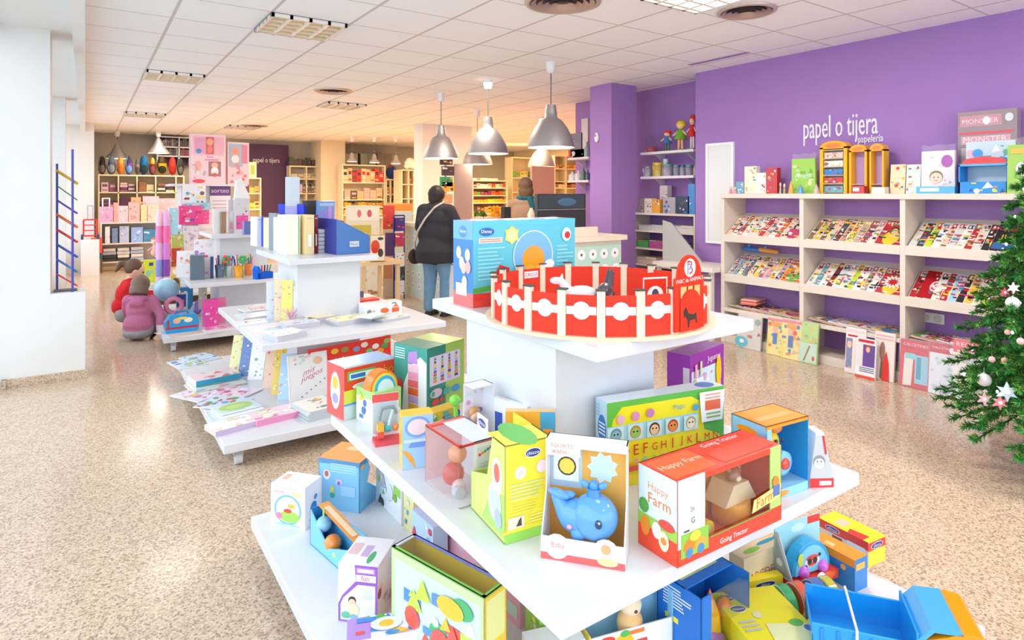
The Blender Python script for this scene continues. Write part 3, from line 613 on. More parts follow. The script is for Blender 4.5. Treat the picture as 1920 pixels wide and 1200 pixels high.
# white shape-sorter box with clear front
def a_ws(q, w, d, h):
    q.box(w*.35, .0, 0, w, .003, h, 'f2f4f6'); q.box(w-.003, 0, 0, w, d, h, 'f2f4f6'); q.box(0, 0, 0, w, d, .004, 'f4e8e8'); q.box(0, d-.003, 0, w, d, h, 'f6c8c8'); q.box(w*.4, 0, h-.003, w, d, h, 'e8eaee')
    q.box(0, 0, h-.006, w, .006, h, 'e85048'); q.box(0, 0, h-.006, .006, d, h, 'ec5a50'); q.box(.007, d-.02, h-.0062, w-.004, d-.004, h+.0004, 'ec5a50')
    f = q.cv((0, 0, 0), (1, 0, 0), (0, 0, 1), w, h, 'gloss'); f.r(.36, .04, .42, .96, 'ffffff'); f.r(.44, .12, .98, .9, 'e6eaee')
    for i, k in enumerate(('e84a3c', 'f0a030', '58b050', '3a9ad0', '8a50b0')): f.c(.5+.07*i, .78+.02*i, .035, k, 8)
    for i, k in enumerate(('e8503c', 'f2a83c', 'f2e05a', '7ac06a')): f.e(.72, .22, .2-.035*i, .2-.035*i, k, 14, 0, math.pi)
    f.c(.88, .5, .06, 'e84030'); f.lines(.5, .48, .78, .66, 4, 'cdd6dc')
def p_ws(o, w, d, h):
    part('clear_window', o, lambda q: (q.box(0, 0, 0, w*.35, .001, h, 'ffffff', 'clear'), q.box(0, .001, 0, .001, d, h, 'ffffff', 'clear')))
    part('toy_walker', o, lambda q: (q.ell((w*.4, d*.5, h*.62), (.03, .03, .028), 'f4a070', 'plastic'), q.ell((w*.3, d*.5, h*.3), (.035, .03, .035), 'e0504a', 'plastic'), q.ell((w*.3, d*.35, h*.15), (.022, .02, .022), 'f0c8c8', 'plastic'), q.cyl((w*.2, d*.2, .02), (w*.2, d*.3, .02), .018, 'd0c8c8', 'plastic')))
B3('toy_box', 'white and red window box with walker toy beside the yellow box', 'toy box', (800, 902), (862, 955), (935, 930), 838, ZM, 'f2f4f6', a_ws, parts=p_ws, hollow=True)
# ABC bus box
def a_bus(q, w, d, h):
    f, l, tp, r = faces(q, w, d, h)
    f.r(0, 0, 1, 1, '63b84a'); f.poly([(0, 0), (1, 0), (1, .3), (.95, .42), (.82, .5), (.78, .86), (.7, .93), (.12, .93), (.05, .8), (.0, .5)], 'f4e22e')
    f.r(.0, .52, .76, .72, 'a9d4e0')
    for i, (k, hh_) in enumerate((('8cb8c8', '6a90a0'), ('9ac46a', 'c88040'), ('f0c4a0', '5a3424'), ('f09050', 'c04a20'), ('f4e0c8', 'c8a070'))):
        u = .07+.155*i; f.r(u-.062, .53, u+.062, .71, 'c8e6ee'); f.c(u, .62, .045, hh_); f.c(u, .61, .036, k); f.c(u-.014, .625, .007, '222222', 6); f.c(u+.014, .625, .007, '222222', 6)
    for i, L_ in enumerate('CDEFGHIJKLMN'): f.t(L_, .05+.076*i, .36, .045, .12, 'd8352c'); f.k -= 1
    f.k += 1
    for i in range(12): f.c(.07+.076*i, .29, .018, ('8ac0d8', '9ad05a', 'f0a0b0')[i % 3], 6); f.k -= 1
    f.k += 1; f.c(.1, .8, .032, 'e8b0c8'); f.c(.22, .81, .032, 'd890c0'); f.c(.34, .82, .032, 'c880b8'); f.t('Magic', .52, .8, .13, .07, '4a9ad0'); f.c(.73, .8, .025, '58a0d8'); f.r(.0, .18, 1, .24, 'e85a4a')
    f.poly([(.78, .6), (.97, .6), (.99, .97), (.76, .97)], 'f8f6f4'); f.r(.81, .74, .95, .86, 'f07048'); f.lines(.81, .87, .95, .95, 2, 'f0a080'); f.lines(.82, .63, .95, .72, 2, '90c060')
    l.r(0, 0, 1, 1, 'bcd9ee'); l.e(.58, .68, .38, .16, '2c78c4', 18); l.lines(.3, .6, .86, .76, 4, 'e8f4ff'); l.e(.62, .38, .36, .14, '3c8ad0', 18); l.lines(.36, .32, .88, .44, 3, 'e8f4ff'); l.lines(.05, .8, .4, .95, 4, '9cc4e0')
    tp.r(0, 0, 1, 1, 'e6f0f6'); tp.e(.88, .5, .08, .4, '5a90d0')
B3('toy_box', 'large light blue and yellow alphabet bus box behind the whale', 'toy box', (1077, 905), (1138, 920), (1357, 872), 757, ZM, 'bcd9ee', a_bus, depth=.065)
def a_pur(q, w, d, h):
    f, l, tp, r = faces(q, w, d, h)
    f.r(0, 0, 1, 1, '9a3a9c'); f.r(.04, .05, .9, .8, 'cfdfe6'); busy(f, 5, ['f4c818', 'e8eef4', 'd8a8c8', '9ac8a0', 'f0e8e0', 'c8d8e4'], 18, .05, .05, .9, .8); f.e(.12, .5, .09, .2, 'f4c010'); f.e(.8, .7, .08, .2, 'f4c010'); f.c(.45, .5, .14, 'eef0f4'); f.t('Juguetes', .4, .84, .5, .09, 'f6d8e8')
    f.r(.1, .72, .16, .88, 'f0a0b8'); f.r(.24, .74, .3, .9, 'd8d0a8'); l.lines(.02, .05, .98, .98, 22, 'a83cb4'); tp.r(0, 0, 1, 1, '7a4a84')
    l.r(.7, .55, .98, .85, 'e8dce0')
B3('toy_box', 'purple toy box standing behind the alphabet bus box', 'toy box', (1256, 812), (1294, 828), (1357, 792), 668, ZM, 'a03cae', a_pur)
def a_gear(q, w, d, h):
    b_ = '2f9ee0'
    q.box(0, d-.003, 0, w, d, h, b_); q.box(0, 0, 0, .003, d, h, '8ccbec'); q.box(w-.003, 0, 0, w, d, h, b_); q.box(0, 0, 0, w, d, h*.12, '9ad4f0'); q.box(0, 0, h-.003, w, d, h, 'f79a28', cols={'t': 'f79a28'}); q.box(0, 0, h*.95, w, .003, h, 'f79a28')
    q.box(0, 0, h*.12, w*.12, .003, h*.95, '9ad4f0')
    f, l, tp, r = faces(q, w, d, h); l.e(.45, .86, .3, .05, 'f79a28'); l.lines(.15, .5, .85, .75, 4, 'c8e8f4'); f.e(.35, .06, .18, .04, 'f4a040'); tp.r(.1, .3, .9, .5, 'fbbf70')
def p_gear(o, w, d, h):
    part('toy_bee', o, lambda q: (q.ell((w*.42, d*.4, h*.66), (.034, .022, .034), 'f4d818', 'plastic'), q.ell((w*.52, d*.4, h*.84), (.03, .02, .018), 'f08a20', 'plastic'), q.ell((w*.4, d*.2, h*.7), (.006, .004, .008), '222222', 'plastic', 8, 4), q.ell((w*.55, d*.2, h*.7), (.006, .004, .008), '222222', 'plastic', 8, 4), q.ell((w*.22, d*.4, h*.62), (.01, .012, .02), 'a0d850', 'plastic')))
    part('toy_gear', o, lambda q: (setattr(q, 'M', Matrix.Translation((w*.58, d*.25, h*.38))@Matrix.Rotation(math.pi/2, 4, 'X')), q.lathe([(.036, -.008), (.036, .008), (.026, .01), (.018, .01)], 18, '7ccbf0', 'plastic'), q.lathe([(.018, .01), (.016, .016), (0, .016)], 14, 'e8543c', 'plastic'), setattr(q, 'M', None)))
B3('toy_box', 'orange and blue open box with yellow bee toy, right end of shelf', 'toy box', (1405, 900), (1437, 945), (1516, 917), 801, ZM, '2f9ee0', a_gear, parts=p_gear, hollow=True)
def wedge(name, lab, px, pyb, pyt, z, wd_, cols, rz, art=None, dpt=.06):
    p = W(px, pyb, z+.0005); d = dep(p.x, p.y); h = zat(pyt, d)-z; q = MB()
    q.prism([(-wd_/2, 0), (wd_/2, 0), (wd_*.1, h), (-wd_*.25, h)], 0, dpt, cols[0], 'gloss')
    c = q.cv((-wd_/2, 0, 0), (1, 0, 0), (0, 0, 1), wd_, h, 'gloss'); c.r(0, 0, 1, .17, cols[1]); c.r(.4, .04, .9, .12, 'f8e8e4')
    if art: art(c)
    return tag(q.build(name, None, p, rz), lab, 'toy box')
wedge('toy_box', 'small white and red wedge box with grey photo of child, shelf corner', 1541, 914, 812, ZM, .075, ('f4f4f4', 'e23c3c'), -.55, lambda c: (c.poly([(.0, .17), (.98, .17), (.6, .95), (.24, .95)], 'd0d0d0'), c.c(.38, .48, .26, '9a9a9a'), c.c(.38, .44, .22, 'e2e2e2'), c.c(.3, .48, .03, '333333', 6), c.c(.46, .48, .03, '333333', 6), c.poly([(.6, .95), (.7, .62), (.62, .6), (.5, .95)], 'e23c3c')))
# -- left half of the middle shelf
def a_teal(q, w, d, h):
    f, l, tp, r = faces(q, w, d, h)
    f.r(0, 0, .48, 1, '2f8a78'); f.r(.48, 0, 1, 1, 'a9cf5c'); f.r(.06, .42, .88, .86, 'e4ddf0')
    for i in range(4):
        u = .2+.19*i
        for j in range(7): f.r(u-.02-.012*(7-j)/3, .46+.048*j, u+.02+.012*(7-j)/3, .50+.048*j, ('f0902c', '7ac050', 'e8503c', '3c6ab8', 'c8a8e0', 'f4d040', '444c60')[(j+i*2) % 7]); f.k -= 1
        f.k += 1; f.poly([(u-.03, .8), (u+.03, .8), (u, .85)], '6a4a90'); f.k -= 1
    f.k += 2; f.e(.22, .3, .16, .07, 'e4c8e0'); f.e(.5, .28, .1, .06, '4ab0a0'); f.e(.75, .27, .12, .05, '3a9ad8'); f.e(.2, .17, .1, .05, 'e04038'); f.c(.14, .3, .05, '4ab0a0', 8); f.e(.36, .18, .05, .04, 'e04038')
    l.r(0, 0, 1, 1, '46a090'); l.poly([(.25, 0), (.98, 0), (.98, .78), (.8, .86), (.5, .7), (.3, .4)], 'f4f2f4'); l.poly([(.42, .74), (.72, .74), (.7, .94), (.45, .9)], 'c090d8')
    for j, k in enumerate(('f0b040', 'c8a8e0', 'f4683c', 'f46a70', 'f4a0c0', 'f8c8d8')): l.r(.44, .02+.12*j, .74, .13+.12*j, k)
    l.lines(.05, .78, .35, .96, 5, 'd8ece8'); l.r(.05, .1, .22, .3, '4a90d0'); l.e(.2, .38, .08, .1, 'e04848')
    tp.r(0, 0, .48, 1, '3a9080'); tp.r(.48, 0, 1, 1, 'bcd47a')
B3('toy_box', 'tall teal and green box of stacking rockets', 'toy box', (742, 762), (801, 781), (870, 752), 655, ZM, '46a090', a_teal)
def a_red2(q, w, d, h):
    f, l, tp, r = faces(q, w, d, h)
    f.r(0, 0, 1, .28, 'cfdcd8'); f.r(0, .28, 1, .55, 'd8dc3c'); f.r(0, .26, 1, .3, '5aa0dc'); f.r(0, .55, 1, .97, 'ea4428'); f.r(.06, .72, .6, .9, '6ab85a'); f.r(.1, .74, .56, .86, 'ffffff'); f.r(.12, .76, .4, .84, '3a78c8'); f.t('who', .6, .72, .36, .18, 'f8a030'); f.e(.35, .6, .2, .06, 'f4f4f4')
    l.e(.5, .5, .28, .36, 'f8f0ee'); l.e(.5, .35, .18, .1, 'a8a0d0'); l.e(.5, .65, .16, .12, 'f0c040'); tp.r(0, 0, 1, 1, '8ab8e4')
B3('toy_box', 'red box with pale blue top at the far end of the shelf', 'toy box', (629, 768), (645, 789), (741, 762), 690, ZM, 'ea5a54', a_red2, {'f': 'cfdcd8'})
def p_turt(o, w, d, h):
    part('toy_rainbow_arch', o, lambda q: [q.prism([(w*.5+rr*.9*math.cos(i*math.pi/12), h+rr*math.sin(i*math.pi/12)) for i in range(13)], d*.2-.004*j, d*.6+.004*j, k, 'plastic', smooth=False) for j, (rr, k) in enumerate(((.07, 'f0842c'), (.061, 'f2e040'), (.052, '3fb0dc'), (.04, 'e0f4f4')))])
def a_turt(q, w, d, h):
    f, l, tp, r = faces(q, w, d, h); f.r(0, 0, 1, .3, 'eef4e4'); busy(f, 3, ['3fa0d8', '58b84a', 'f0a030', 'ffffff'], 8); l.r(0, 0, 1, .75, 'e8f4e4'); busy(l, 9, ['5a78c0', 'e0506c', 'f0d050', '9ad0a0'], 7)
B3('toy_box', 'light green box with rainbow arch toy showing on top', 'toy box', (671, 785), (703, 803), (752, 788), 738, ZM, 'b6e08c', a_turt, parts=p_turt)
def a_tool(q, w, d, h):
    q.box(0, d-.003, 0, w, d, h, 'f2f4f6'); q.box(0, 0, 0, w, d, .012, 'e8505a'); f = q.cv((0, d-.003, 0), (1, 0, 0), (0, 0, 1), w, h, 'gloss')
    f.r(0, .86, 1, 1, 'ec5c5c'); f.e(.5, .82, .5, .12, 'ec5c5c', 16, 0, math.pi); f.r(.04, .14, .96, .82, 'c8d4d8'); c = q.cv((0, 0, 0), (1, 0, 0), (0, 0, 1), w, .012, 'gloss')
def p_tool(o, w, d, h):
    part('toy_saw', o, lambda q: q.tube([(w*.2, d*.5, h*.5), (w*.3, d*.5, h*.74), (w*.7, d*.5, h*.76), (w*.85, d*.5, h*.6)], .006, '8a98a0', 'plastic', 8))
    part('toy_hammer', o, lambda q: (q.cyl((w*.5, d*.5, h*.25), (w*.72, d*.5, h*.7), .006, 'c8dce0', 'plastic'), q.cyl((w*.4, d*.5, h*.3), (w*.6, d*.5, h*.3), .012, '38b8b8', 'plastic')))
    part('toy_block', o, lambda q: (q.box(w*.12, d*.3, h*.12, w*.36, d*.7, h*.26, 'e8503c', 'plastic'), q.box(w*.12, d*.3, h*.26, w*.36, d*.7, h*.42, 'f0b83c', 'plastic'), q.ell((w*.82, d*.5, h*.3), (.012,)*3, 'f0903c', 'plastic')))
B3('toy_pack', 'clear pack of toy tools with red header', 'toy box', (698, 825), (704, 839), (755, 831), 752, ZM, 'ffffff', a_tool, parts=p_tool, hollow=True)
def a_arch(q, w, d, h):
    f, l, tp, r = faces(q, w, d, h); f.r(0, 0, 1, 1, 'a9cdf0'); f.e(.5, .78, .42, .2, '7ea8e0', 20); f.e(.5, .78, .33, .15, 'f0d8d8', 20); f.e(.55, .4, .34, .14, '6f9ede', 18, 0, math.pi); f.e(.0, .0, .42, .36, 'f6a832', 14, 0, 1.6); f.e(.0, .0, .26, .22, 'a9cdf0', 14, 0, 1.6); f.poly([(.7, .0), (1, 0), (1, .3)], 'f4d028'); f.r(.05, .5, .95, .56, 'd0e4f8')
B3('toy_box', 'light blue box with arched window at the shelf edge', 'toy box', (748, 866), (754, 882), (812, 874), 782, ZM, 'f4cc3c', a_arch)
def a_pic(q, w, d, h):
    f, l, tp, r = faces(q, w, d, h); f.r(.08, .1, .92, .9, 'd8c83c'); busy(f, 12, ['5ac0d8', 'e84a3c', '3a5aa8', '78b84a', 'f0f0f0'], 14)
B3('toy_pack', 'small yellow picture pack in front of the rockets box', 'toy box', (800, 803), (806, 815), (862, 795), 778, ZM, 'f2c838', a_pic)
p = W(858, 824, ZM+.0005); q = MB(); q.cyl((0, 0, 0), (-.01, 0, .13), .008, '86dc50', 'plastic'); q.ell((-.012, 0, .145), (.021,)*3, '86e04c', 'plastic'); q.lathe([(.03, 0), (.028, .02), (.01, .03)], 14, 'f0c8a0', 'plastic'); tag(q.build('rattle_toy', None, p), 'bright green ball-ended rattle toy standing up', 'toy')
def a_girl(q, w, d, h):
    q.box(0, d-.003, 0, w, d, h, 'f4ecf6'); q.box(0, 0, 0, w, d, .004); q.box(w-.004, 0, 0, w, d, h, 'f4f6fa'); q.box(0, 0, h-.004, w, d, h, 'f8f8fa')
    f = q.cv((0, d-.003, 0), (1, 0, 0), (0, 0, 1), w, h, 'gloss'); busy(f, 31, ['e8a8d0', 'c8b8e8', 'f4d0a0', '6a80c8', 'e88070', 'd8ecd0'], 16)
def p_girl(o, w, d, h):
    part('clear_window', o, lambda q: q.box(0, 0, 0, w, .001, h, 'ffffff', 'clear'))
    part('doll', o, lambda q: (q.cap((w*.35, d*.5, .02), .018, (w*.35, d*.5, h*.45), .011, 'ec9ccc', 'plastic'), q.ell((w*.35, d*.5, h*.6), (.018,)*3, 'f6cdb0', 'plastic'), q.ell((w*.35, d*.6, h*.64), (.021, .016, .02), 'd8a060', 'hair')))
B3('doll_pack', 'white clear pack with pink doll inside', 'toy box', (868, 868), (888, 880), (926, 868), 728, ZM, 'f4f6fa', a_girl, parts=p_girl, hollow=True)
def a_molto(q, w, d, h):
    f, l, tp, r = faces(q, w, d, h); f.t('MOLTO', .6, .55, .36, .3, 'd8506c'); f.r(.05, .3, .28, .8, '3c5ab8'); f.r(.15, .3, .3, .6, 'e04848'); f.r(.66, .1, .96, .4, '5a8ac8'); tp.e(.25, .5, .2, .2, 'f0d0b0')
B3('game_box', 'flat white box with red and blue lettering against the column', 'toy box', (905, 862), (925, 868), (988, 893), 745, ZM, 'f4f4f6', a_molto, depth=.02)
def a_ob(q, w, d, h):
    f, l, tp, r = faces(q, w, d, h); f.r(.0, 0, 1, 1, 'f6b040'); f.e(.45, .6, .3, .24, '2878c8', 16, 0, math.pi); f.e(.45, .55, .2, .15, '58b0e4', 16, 0, math.pi); f.r(.7, 0, 1, 1, '4aa8d8'); f.r(.75, .6, .95, .8, 'f4a040'); tp.r(0, 0, 1, 1, 'f8c878'); l.r(0, 0, 1, 1, 'fad8a8')
B3('toy_box', 'orange and blue box lying behind the yellow box', 'toy box', (925, 905), (948, 930), (1041, 932), 772, ZM, 'f6b040', a_ob, depth=.03)
# -- bottom shelf of the nearest stand, left side
def a_w1(q, w, d, h):
    f, l, tp, r = faces(q, w, d, h)
    l.e(.5, .42, .4, .36, '8cc0e4', 20); l.e(.5, .42, .34, .31, 'fbfbfb', 20); l.e(.55, .26, .3, .14, 'a8d860'); l.e(.25, .26, .1, .08, 'ec8ca8'); l.e(.5, .4, .12, .05, 'e2543c'); l.e(.6, .52, .1, .05, 'f0c040'); l.r(.1, .8, .4, .86, 'f8c4cc'); l.r(.62, .78, .9, .86, 'f6e0a0'); l.e(.5, .07, .38, .03, 'b0d4e8'); l.lines(.2, .92, .8, .97, 1, 'cfe0ec')
    f.e(.5, .4, .2, .14, '2f86d0'); f.e(.5, .3, .22, .08, '50b0e0'); f.c(.62, .62, .1, '4aa0d8'); f.e(.5, .15, .25, .04, 'e89ac0'); tp.t('first years', .2, .3, .5, .3, '9ab8c8'); tp.r(.4, .75, .8, .9, 'f0b8a0')
B3('toy_box', 'white box with play arch picture, outer corner of the bottom shelf', 'toy box', (505, 986), (572, 995), (603, 968), 916, ZB, 'fafafa', a_w1)
def a_lb(q, w, d, h):
    y = '8ccaf0'
    q.box(0, 0, 0, .004, d, h, y); q.box(0, 0, h*.9, w, d, h, y, cols={'t': 'fbb060'}); q.box(0, d-.004, 0, w, d, h, y)
    q.prism([(0, 0), (w, 0), (w*.85, h*.2), (w*.35, h*.5), (w*.5, h*.75), (w*.3, h), (0, h)], 0, .004, '74c0ea')
    f, l, tp, r = faces(q, w, d, h); l.lines(.3, .74, .92, .94, 4, 'b8def6'); l.e(.2, .68, .09, .1, 'f4f0f0'); l.e(.2, .7, .05, .06, 'd87870'); l.e(.5, .56, .08, .06, 'f0d0e8'); l.e(.5, .54, .04, .04, '9a78c0'); l.r(.3, .28, .38, .46, 'e8d850'); l.e(.34, .28, .06, .06, '40b090'); l.r(.55, .3, .9, .5, 'a8d8f4')
    tp.r(0, 0, 1, 1, 'fbb060'); tp.e(.7, .5, .12, .2, 'f4d8a0'); f.e(.14, .88, .1, .04, 'f4b050')
def p_lb(o, w, d, h):
    part('toy_figure', o, lambda q: (q.ell((w*.6, d*.4, h*.22), (.02, .02, .024), 'e88a50', 'plastic'), q.ell((w*.6, d*.4, h*.42), (.016,)*3, '3aa0d0', 'plastic'), q.cyl((w*.5, d*.4, .01), (w*.75, d*.4, .01), .012, 'c8d8e4', 'plastic')))
B3('toy_box', 'tall light blue box with orange top and cut-away corner', 'toy box', (607, 942), (674, 963), (714, 926), 869, ZB, '8ccaf0', a_lb, parts=p_lb, hollow=True)
def a_bird(q, w, d, h):
    k = '5fb6ea'
    q.box(0, 0, 0, w, d, .004, k); q.box(0, 0, 0, w, .004, h*.8, k); q.box(w-.004, 0, 0, w, d, h, k); q.box(0, d-.004, 0, w, d, h*1.15, '2f86c8')
    q.add([(0, 0, 0), (.004, 0, 0), (.004, d, 0), (0, d, 0), (0, 0, h*.8), (.004, 0, h*.8), (.004, d, h*1.15), (0, d, h*1.15), (0, d*.5, h*.35), (.004, d*.5, h*.35)], [(0, 3, 7, 8, 4), (1, 5, 9, 6, 2), (4, 8, 9, 5), (8, 7, 6, 9)], '7cc6f0', 'gloss')
    q.add([(w*.4, d, h*1.18), (w, d, h*1.18), (w*1.0, 0, h*.86), (w*.4, 0, h*.86)], [(0, 1, 2, 3)], 'f8a850', 'gloss'); q.add([(w*.55, d*.9, h*1.16), (w*.85, d*.9, h*1.16), (w*.85, d*.15, h*.92), (w*.55, d*.15, h*.92)], [(0, 1, 2, 3)], 'fde0b8', 'gloss')
    f = q.cv((0, 0, 0), (1, 0, 0), (0, 0, 1), w, h*.8, 'gloss'); f.e(.3, .85, .14, .07, 'f4b040'); f.r(.05, .0, .12, 1, 'a8d8f4')
def p_bird(o, w, d, h):
    part('toy_bird', o, lambda q: (q.ell((w*.35, d*.55, h*.4), (.032, .034, .03), 'f4903c', 'plastic'), q.ell((w*.35, d*.8, h*.75), (.03, .03, .03), '8ec8f0', 'plastic'), q.ell((w*.2, d*.35, h*.3), (.02, .02, .015), 'c8e878', 'plastic'), q.cyl((w*.35, d*.8, h*1.0), (w*.35, d*.8, h*1.25), .004, 'b0e060', 'plastic')))
B3('toy_box', 'small open blue box with orange flap and toy bird', 'toy box', (615, 1006), (652, 1083), (688, 1066), 1020, ZB, '5fb6ea', a_bird, parts=p_bird, hollow=True)
def a_wp(q, w, d, h):
    f, l, tp, r = faces(q, w, d, h); l.poly([(0, 0), (1, 0), (1, 1), (.42, 1), (.45, .72), (.1, .45), (0, .3)], '9a62c8'); l.poly([(.06, .03), (.94, .03), (.94, .66), (.5, .66), (.14, .42), (.06, .3)], 'efeff4'); l.r(.46, .86, .94, .96, 'c890d0'); l.r(.5, .88, .9, .94, 'f6d8e0'); l.r(.46, .72, .96, .84, 'f0e8f4'); l.t('fun', .52, .74, .34, .09, 'e06a70')
    l.c(.36, .38, .1, '4a3830'); l.c(.36, .35, .085, 'f4ccb0'); l.e(.4, .22, .14, .11, 'f2e4b8'); l.e(.2, .12, .12, .06, '6ac0a0'); l.e(.4, .1, .1, .05, '88b8e0'); l.lines(.6, .42, .88, .6, 6, 'dcdce8')
    tp.e(.3, .3, .22, .08, '5ab878'); tp.r(.3, .4, .7, .6, 'd8b8dc'); tp.r(.35, .7, .75, .95, 'ecc8cc'); busy(f, 6, ['e8c8d0', 'b8c8e0', 'f0e0d0', 'a0705c'], 8)
B3('toy_box', 'white and purple toy box with picture of crouching toddler', 'toy box', (635, 1162), (708, 1172), (741, 1112), 1064, ZB, 'f8f8fa', a_wp)
def a_ring(q, w, d, h):
    f, l, tp, r = faces(q, w, d, h); tp.r(0, 0, .3, 1, 'b890d8'); busy(tp, 5, ['f4c020', '3a90d8', '60b850', 'e85a4a', 'f4f4f4', 'a070c8'], 16); tp.e(.5, .5, .2, .3, 'e8f0f4', 20); tp.e(.5, .5, .1, .16, 'f2c040', 16)
B3('toy_box', 'flat white and purple toy pack at the bottom edge of photo', 'toy box', (600, 1225), (650, 1262), (800, 1235), 1205, ZB, 'f4ecf6', a_ring)
def a_drum(q, w, d, h):
    q.box(0, 0, 0, w, d, .004, 'e8504a'); q.box(0, 0, 0, w, .004, h*.2, 'e8504a'); q.box(0, 0, 0, .004, d, h*.25, 'e8504a'); q.add([(.004, .004, .006), (w, .004, .006), (w, d, .006), (.004, d, .006)], [(0, 1, 2, 3)], '46b060', 'gloss'); q.box(0, d-.004, 0, w, d, h*.5, 'f0f0f4')
def p_drum(o, w, d, h):
    part('toy_drum', o, lambda q: (q.cyl((w*.1, d*.55, h*.62), (w*.42, d*.55, h*.62), .034, '38b0b8', 'plastic', 20), q.cyl((w*.42, d*.55, h*.62), (w*.5, d*.55, h*.62), .036, 'f0d840', 'plastic', 20), q.cyl((w*.5, d*.55, h*.62), (w*.74, d*.55, h*.62), .038, 'e2504c', 'plastic', 20), q.cyl((w*.74, d*.55, h*.62), (w*.76, d*.55, h*.62), .032, 'e8eef4', 'plastic', 20), q.cyl((-.02, d*.55, h*.66), (w*.1, d*.55, h*.64), .026, 'ececf0', 'plastic', 20)))
    part('drum_stand', o, lambda q: (q.box(w*.4, d*.5, .006, w*.48, d*.6, h*.5, '3a78c8', 'plastic'), q.prism([(w*.7, .006), (w*.95, .006), (w*.82, h*.5)], .01, .02, 'f6b8c0', 'plastic'), q.box(w*.8, .005, .01, w*.9, .03, h*.2, '30a0d0', 'plastic')))
B3('toy_pack', 'open green and red tray with toy drum roller', 'toy box', (745, 1115), (817, 1180), (850, 1160), 1050, ZB, 'e8504a', a_drum, parts=p_drum, hollow=True)
def a_yb(q, w, d, h):
    T = .004
    q.box(0, 0, 0, T, d, h, 'c8e6a0'); q.box(w-T, 0, 0, w, d, h, 'f6cc30'); q.box(0, 0, 0, w, T, h, 'f6cc30'); q.box(0, d-T, 0, w, d, h, 'f0d040'); q.box(0, 0, 0, w, d, T, 'f0d040'); q.box(0, 0, h-T, w, .012, h, '8cd460'); q.box(0, 0, h-T, .012, d, h, '8cd460'); q.box(w-.01, 0, h-T, w, d, h, '8890d8'); q.box(0, d-.012, h-T, w, d, h, 'e8e8f0')
    f, l, tp, r = faces(q, w, d, h); l.r(.04, .03, .96, .9, 'cfe4e8'); busy(l, 21, ['e85a50', '50b070', 'f2c040', '5a90d0', 'f4f4f4', 'c8e050'], 26, .06, .05, .94, .88); l.e(.68, .74, .14, .1, 'f6c040'); f.r(.1, .55, .9, .95, 'f0e890'); f.r(.12, .1, .9, .4, 'e8e0f0')
def p_yb(o, w, d, h):
    part('clear_top', o, lambda q: q.box(.012, .012, h-.003, w-.01, d-.012, h-.002, 'ffffff', 'clear'))
    def toys(q):
        g = random.Random(5)
        for i in range(12): q.ell((w*(.3+.45*g.random()), d*(.15+.7*g.random()), h*(.35+.3*g.random())), (.022,)*3, g.choice(['f08a60', 'f4d8c0', '70c080', 'e8e8f0', 'f2c040']), 'plastic', 10, 6)
    part('plastic_toys', o, toys)
B3('toy_box', 'big yellow window box full of small plastic toys', 'toy box', (812, 1150), (908, 1330), (950, 1290), 1122, ZB, 'f6cc30', a_yb, parts=p_yb, hollow=True)
# pink packs standing against the column under the middle shelf
def slabp(name, lab, cat, P0, P1, ptop, z, th, col, pal, seed, lean=0.0, art=None):
    a = W(*P0, z+.0005); b = W(*P1, z+.0005); v = b-a; w = v.length; rz = math.atan2(v.y, v.x); h = zat(ptop, dep(b.x, b.y))-z
    q = MB(); q.box(0, 0, 0, w, th, h, col); c = q.cv((0, 0, 0), (1, 0, 0), (0, 0, 1), w, h, 'gloss')
    if art: art(c)
    else: busy(c, seed, pal, 14)
    o = q.build(name, None, a, 0); o.rotation_euler = (-lean, 0, rz); return tag(o, lab, cat)
slabp('gift_box', 'long pink printed box standing under the middle shelf', 'box', (768, 988), (975, 1180), 935, ZB, .05, 'f4b8c8', ['f8d0d8', 'f49ab0', 'c8e8d8', 'f4e8ec'], 4)
slabp('toy_box', 'green and white animal picture box under the middle shelf edge', 'toy box', (705, 935), (752, 985), 905, ZB, .03, 'f4f4f4', ['a8d848', '8cc040', 'f4f4f4', '444444', 'c8c8d8'], 8)
slabp('picture_book', 'thin yellow and blue striped book standing beside the animal picture box', 'book', (757, 985), (775, 1005), 915, ZB, .02, 'f4e8a0', ['58b0e0', 'f0c840', 'f4f4f4', '60b870'], 9)
slabp('toy_box', 'blue box with red handle behind the toy drum', 'toy box', (772, 1035), (812, 1075), 990, ZB, .06, 'c0d8f0', ['e84858', '9ab8e0', 'f4f4f4'], 10)
slabp('picture_book', 'tall green and yellow book standing at the bottom centre', 'book', (985, 1210), (1012, 1240), 1128, ZB, .05, 'a4d45a', ['f0e850', '60b850', 'f4f4f4'], 11)
# -- bottom shelf, right side
def a_ted(q, w, d, h):
    q.box(0, d-.004, 0, w, d, h, '9ad0ee'); q.box(w-.004, 0, 0, w, d, h, '8cc8ea'); q.box(0, 0, 0, w, d, .004); q.box(0, 0, 0, .004, d, h*.6, 'f2d850'); q.box(w*.2, d*.4, h-.004, w, d, h, 'a8c4d4'); q.box(0, 0, 0, w, .004, h*.55, 'f8f4ec')
    f = q.cv((0, 0, 0), (1, 0, 0), (0, 0, 1), w, h*.55, 'gloss'); f.e(.4, .6, .12, .3, 'f4c020'); f.e(.2, .8, .1, .14, 'e84838'); busy(f, 7, ['f08030', '58b850', 'e84838', 'f6d040'], 8)
def p_ted(o, w, d, h):
    part('teddy', o, lambda q: (q.ell((w*.55, d*.4, h*.5), (.04, .035, .045), 'e8b880', 'matte'), q.ell((w*.55, d*.35, h*.82), (.034, .03, .03), 'f2d8b8', 'matte'), q.ell((w*.55-.03, d*.35, h*.98), (.013,)*3, 'e8b880', 'matte'), q.ell((w*.55+.03, d*.35, h*.98), (.013,)*3, 'e8b880', 'matte'), q.ell((w*.55, d*.35-.03, h*.8), (.006, .004, .005), '6a4030', 'gloss', 6, 4)))
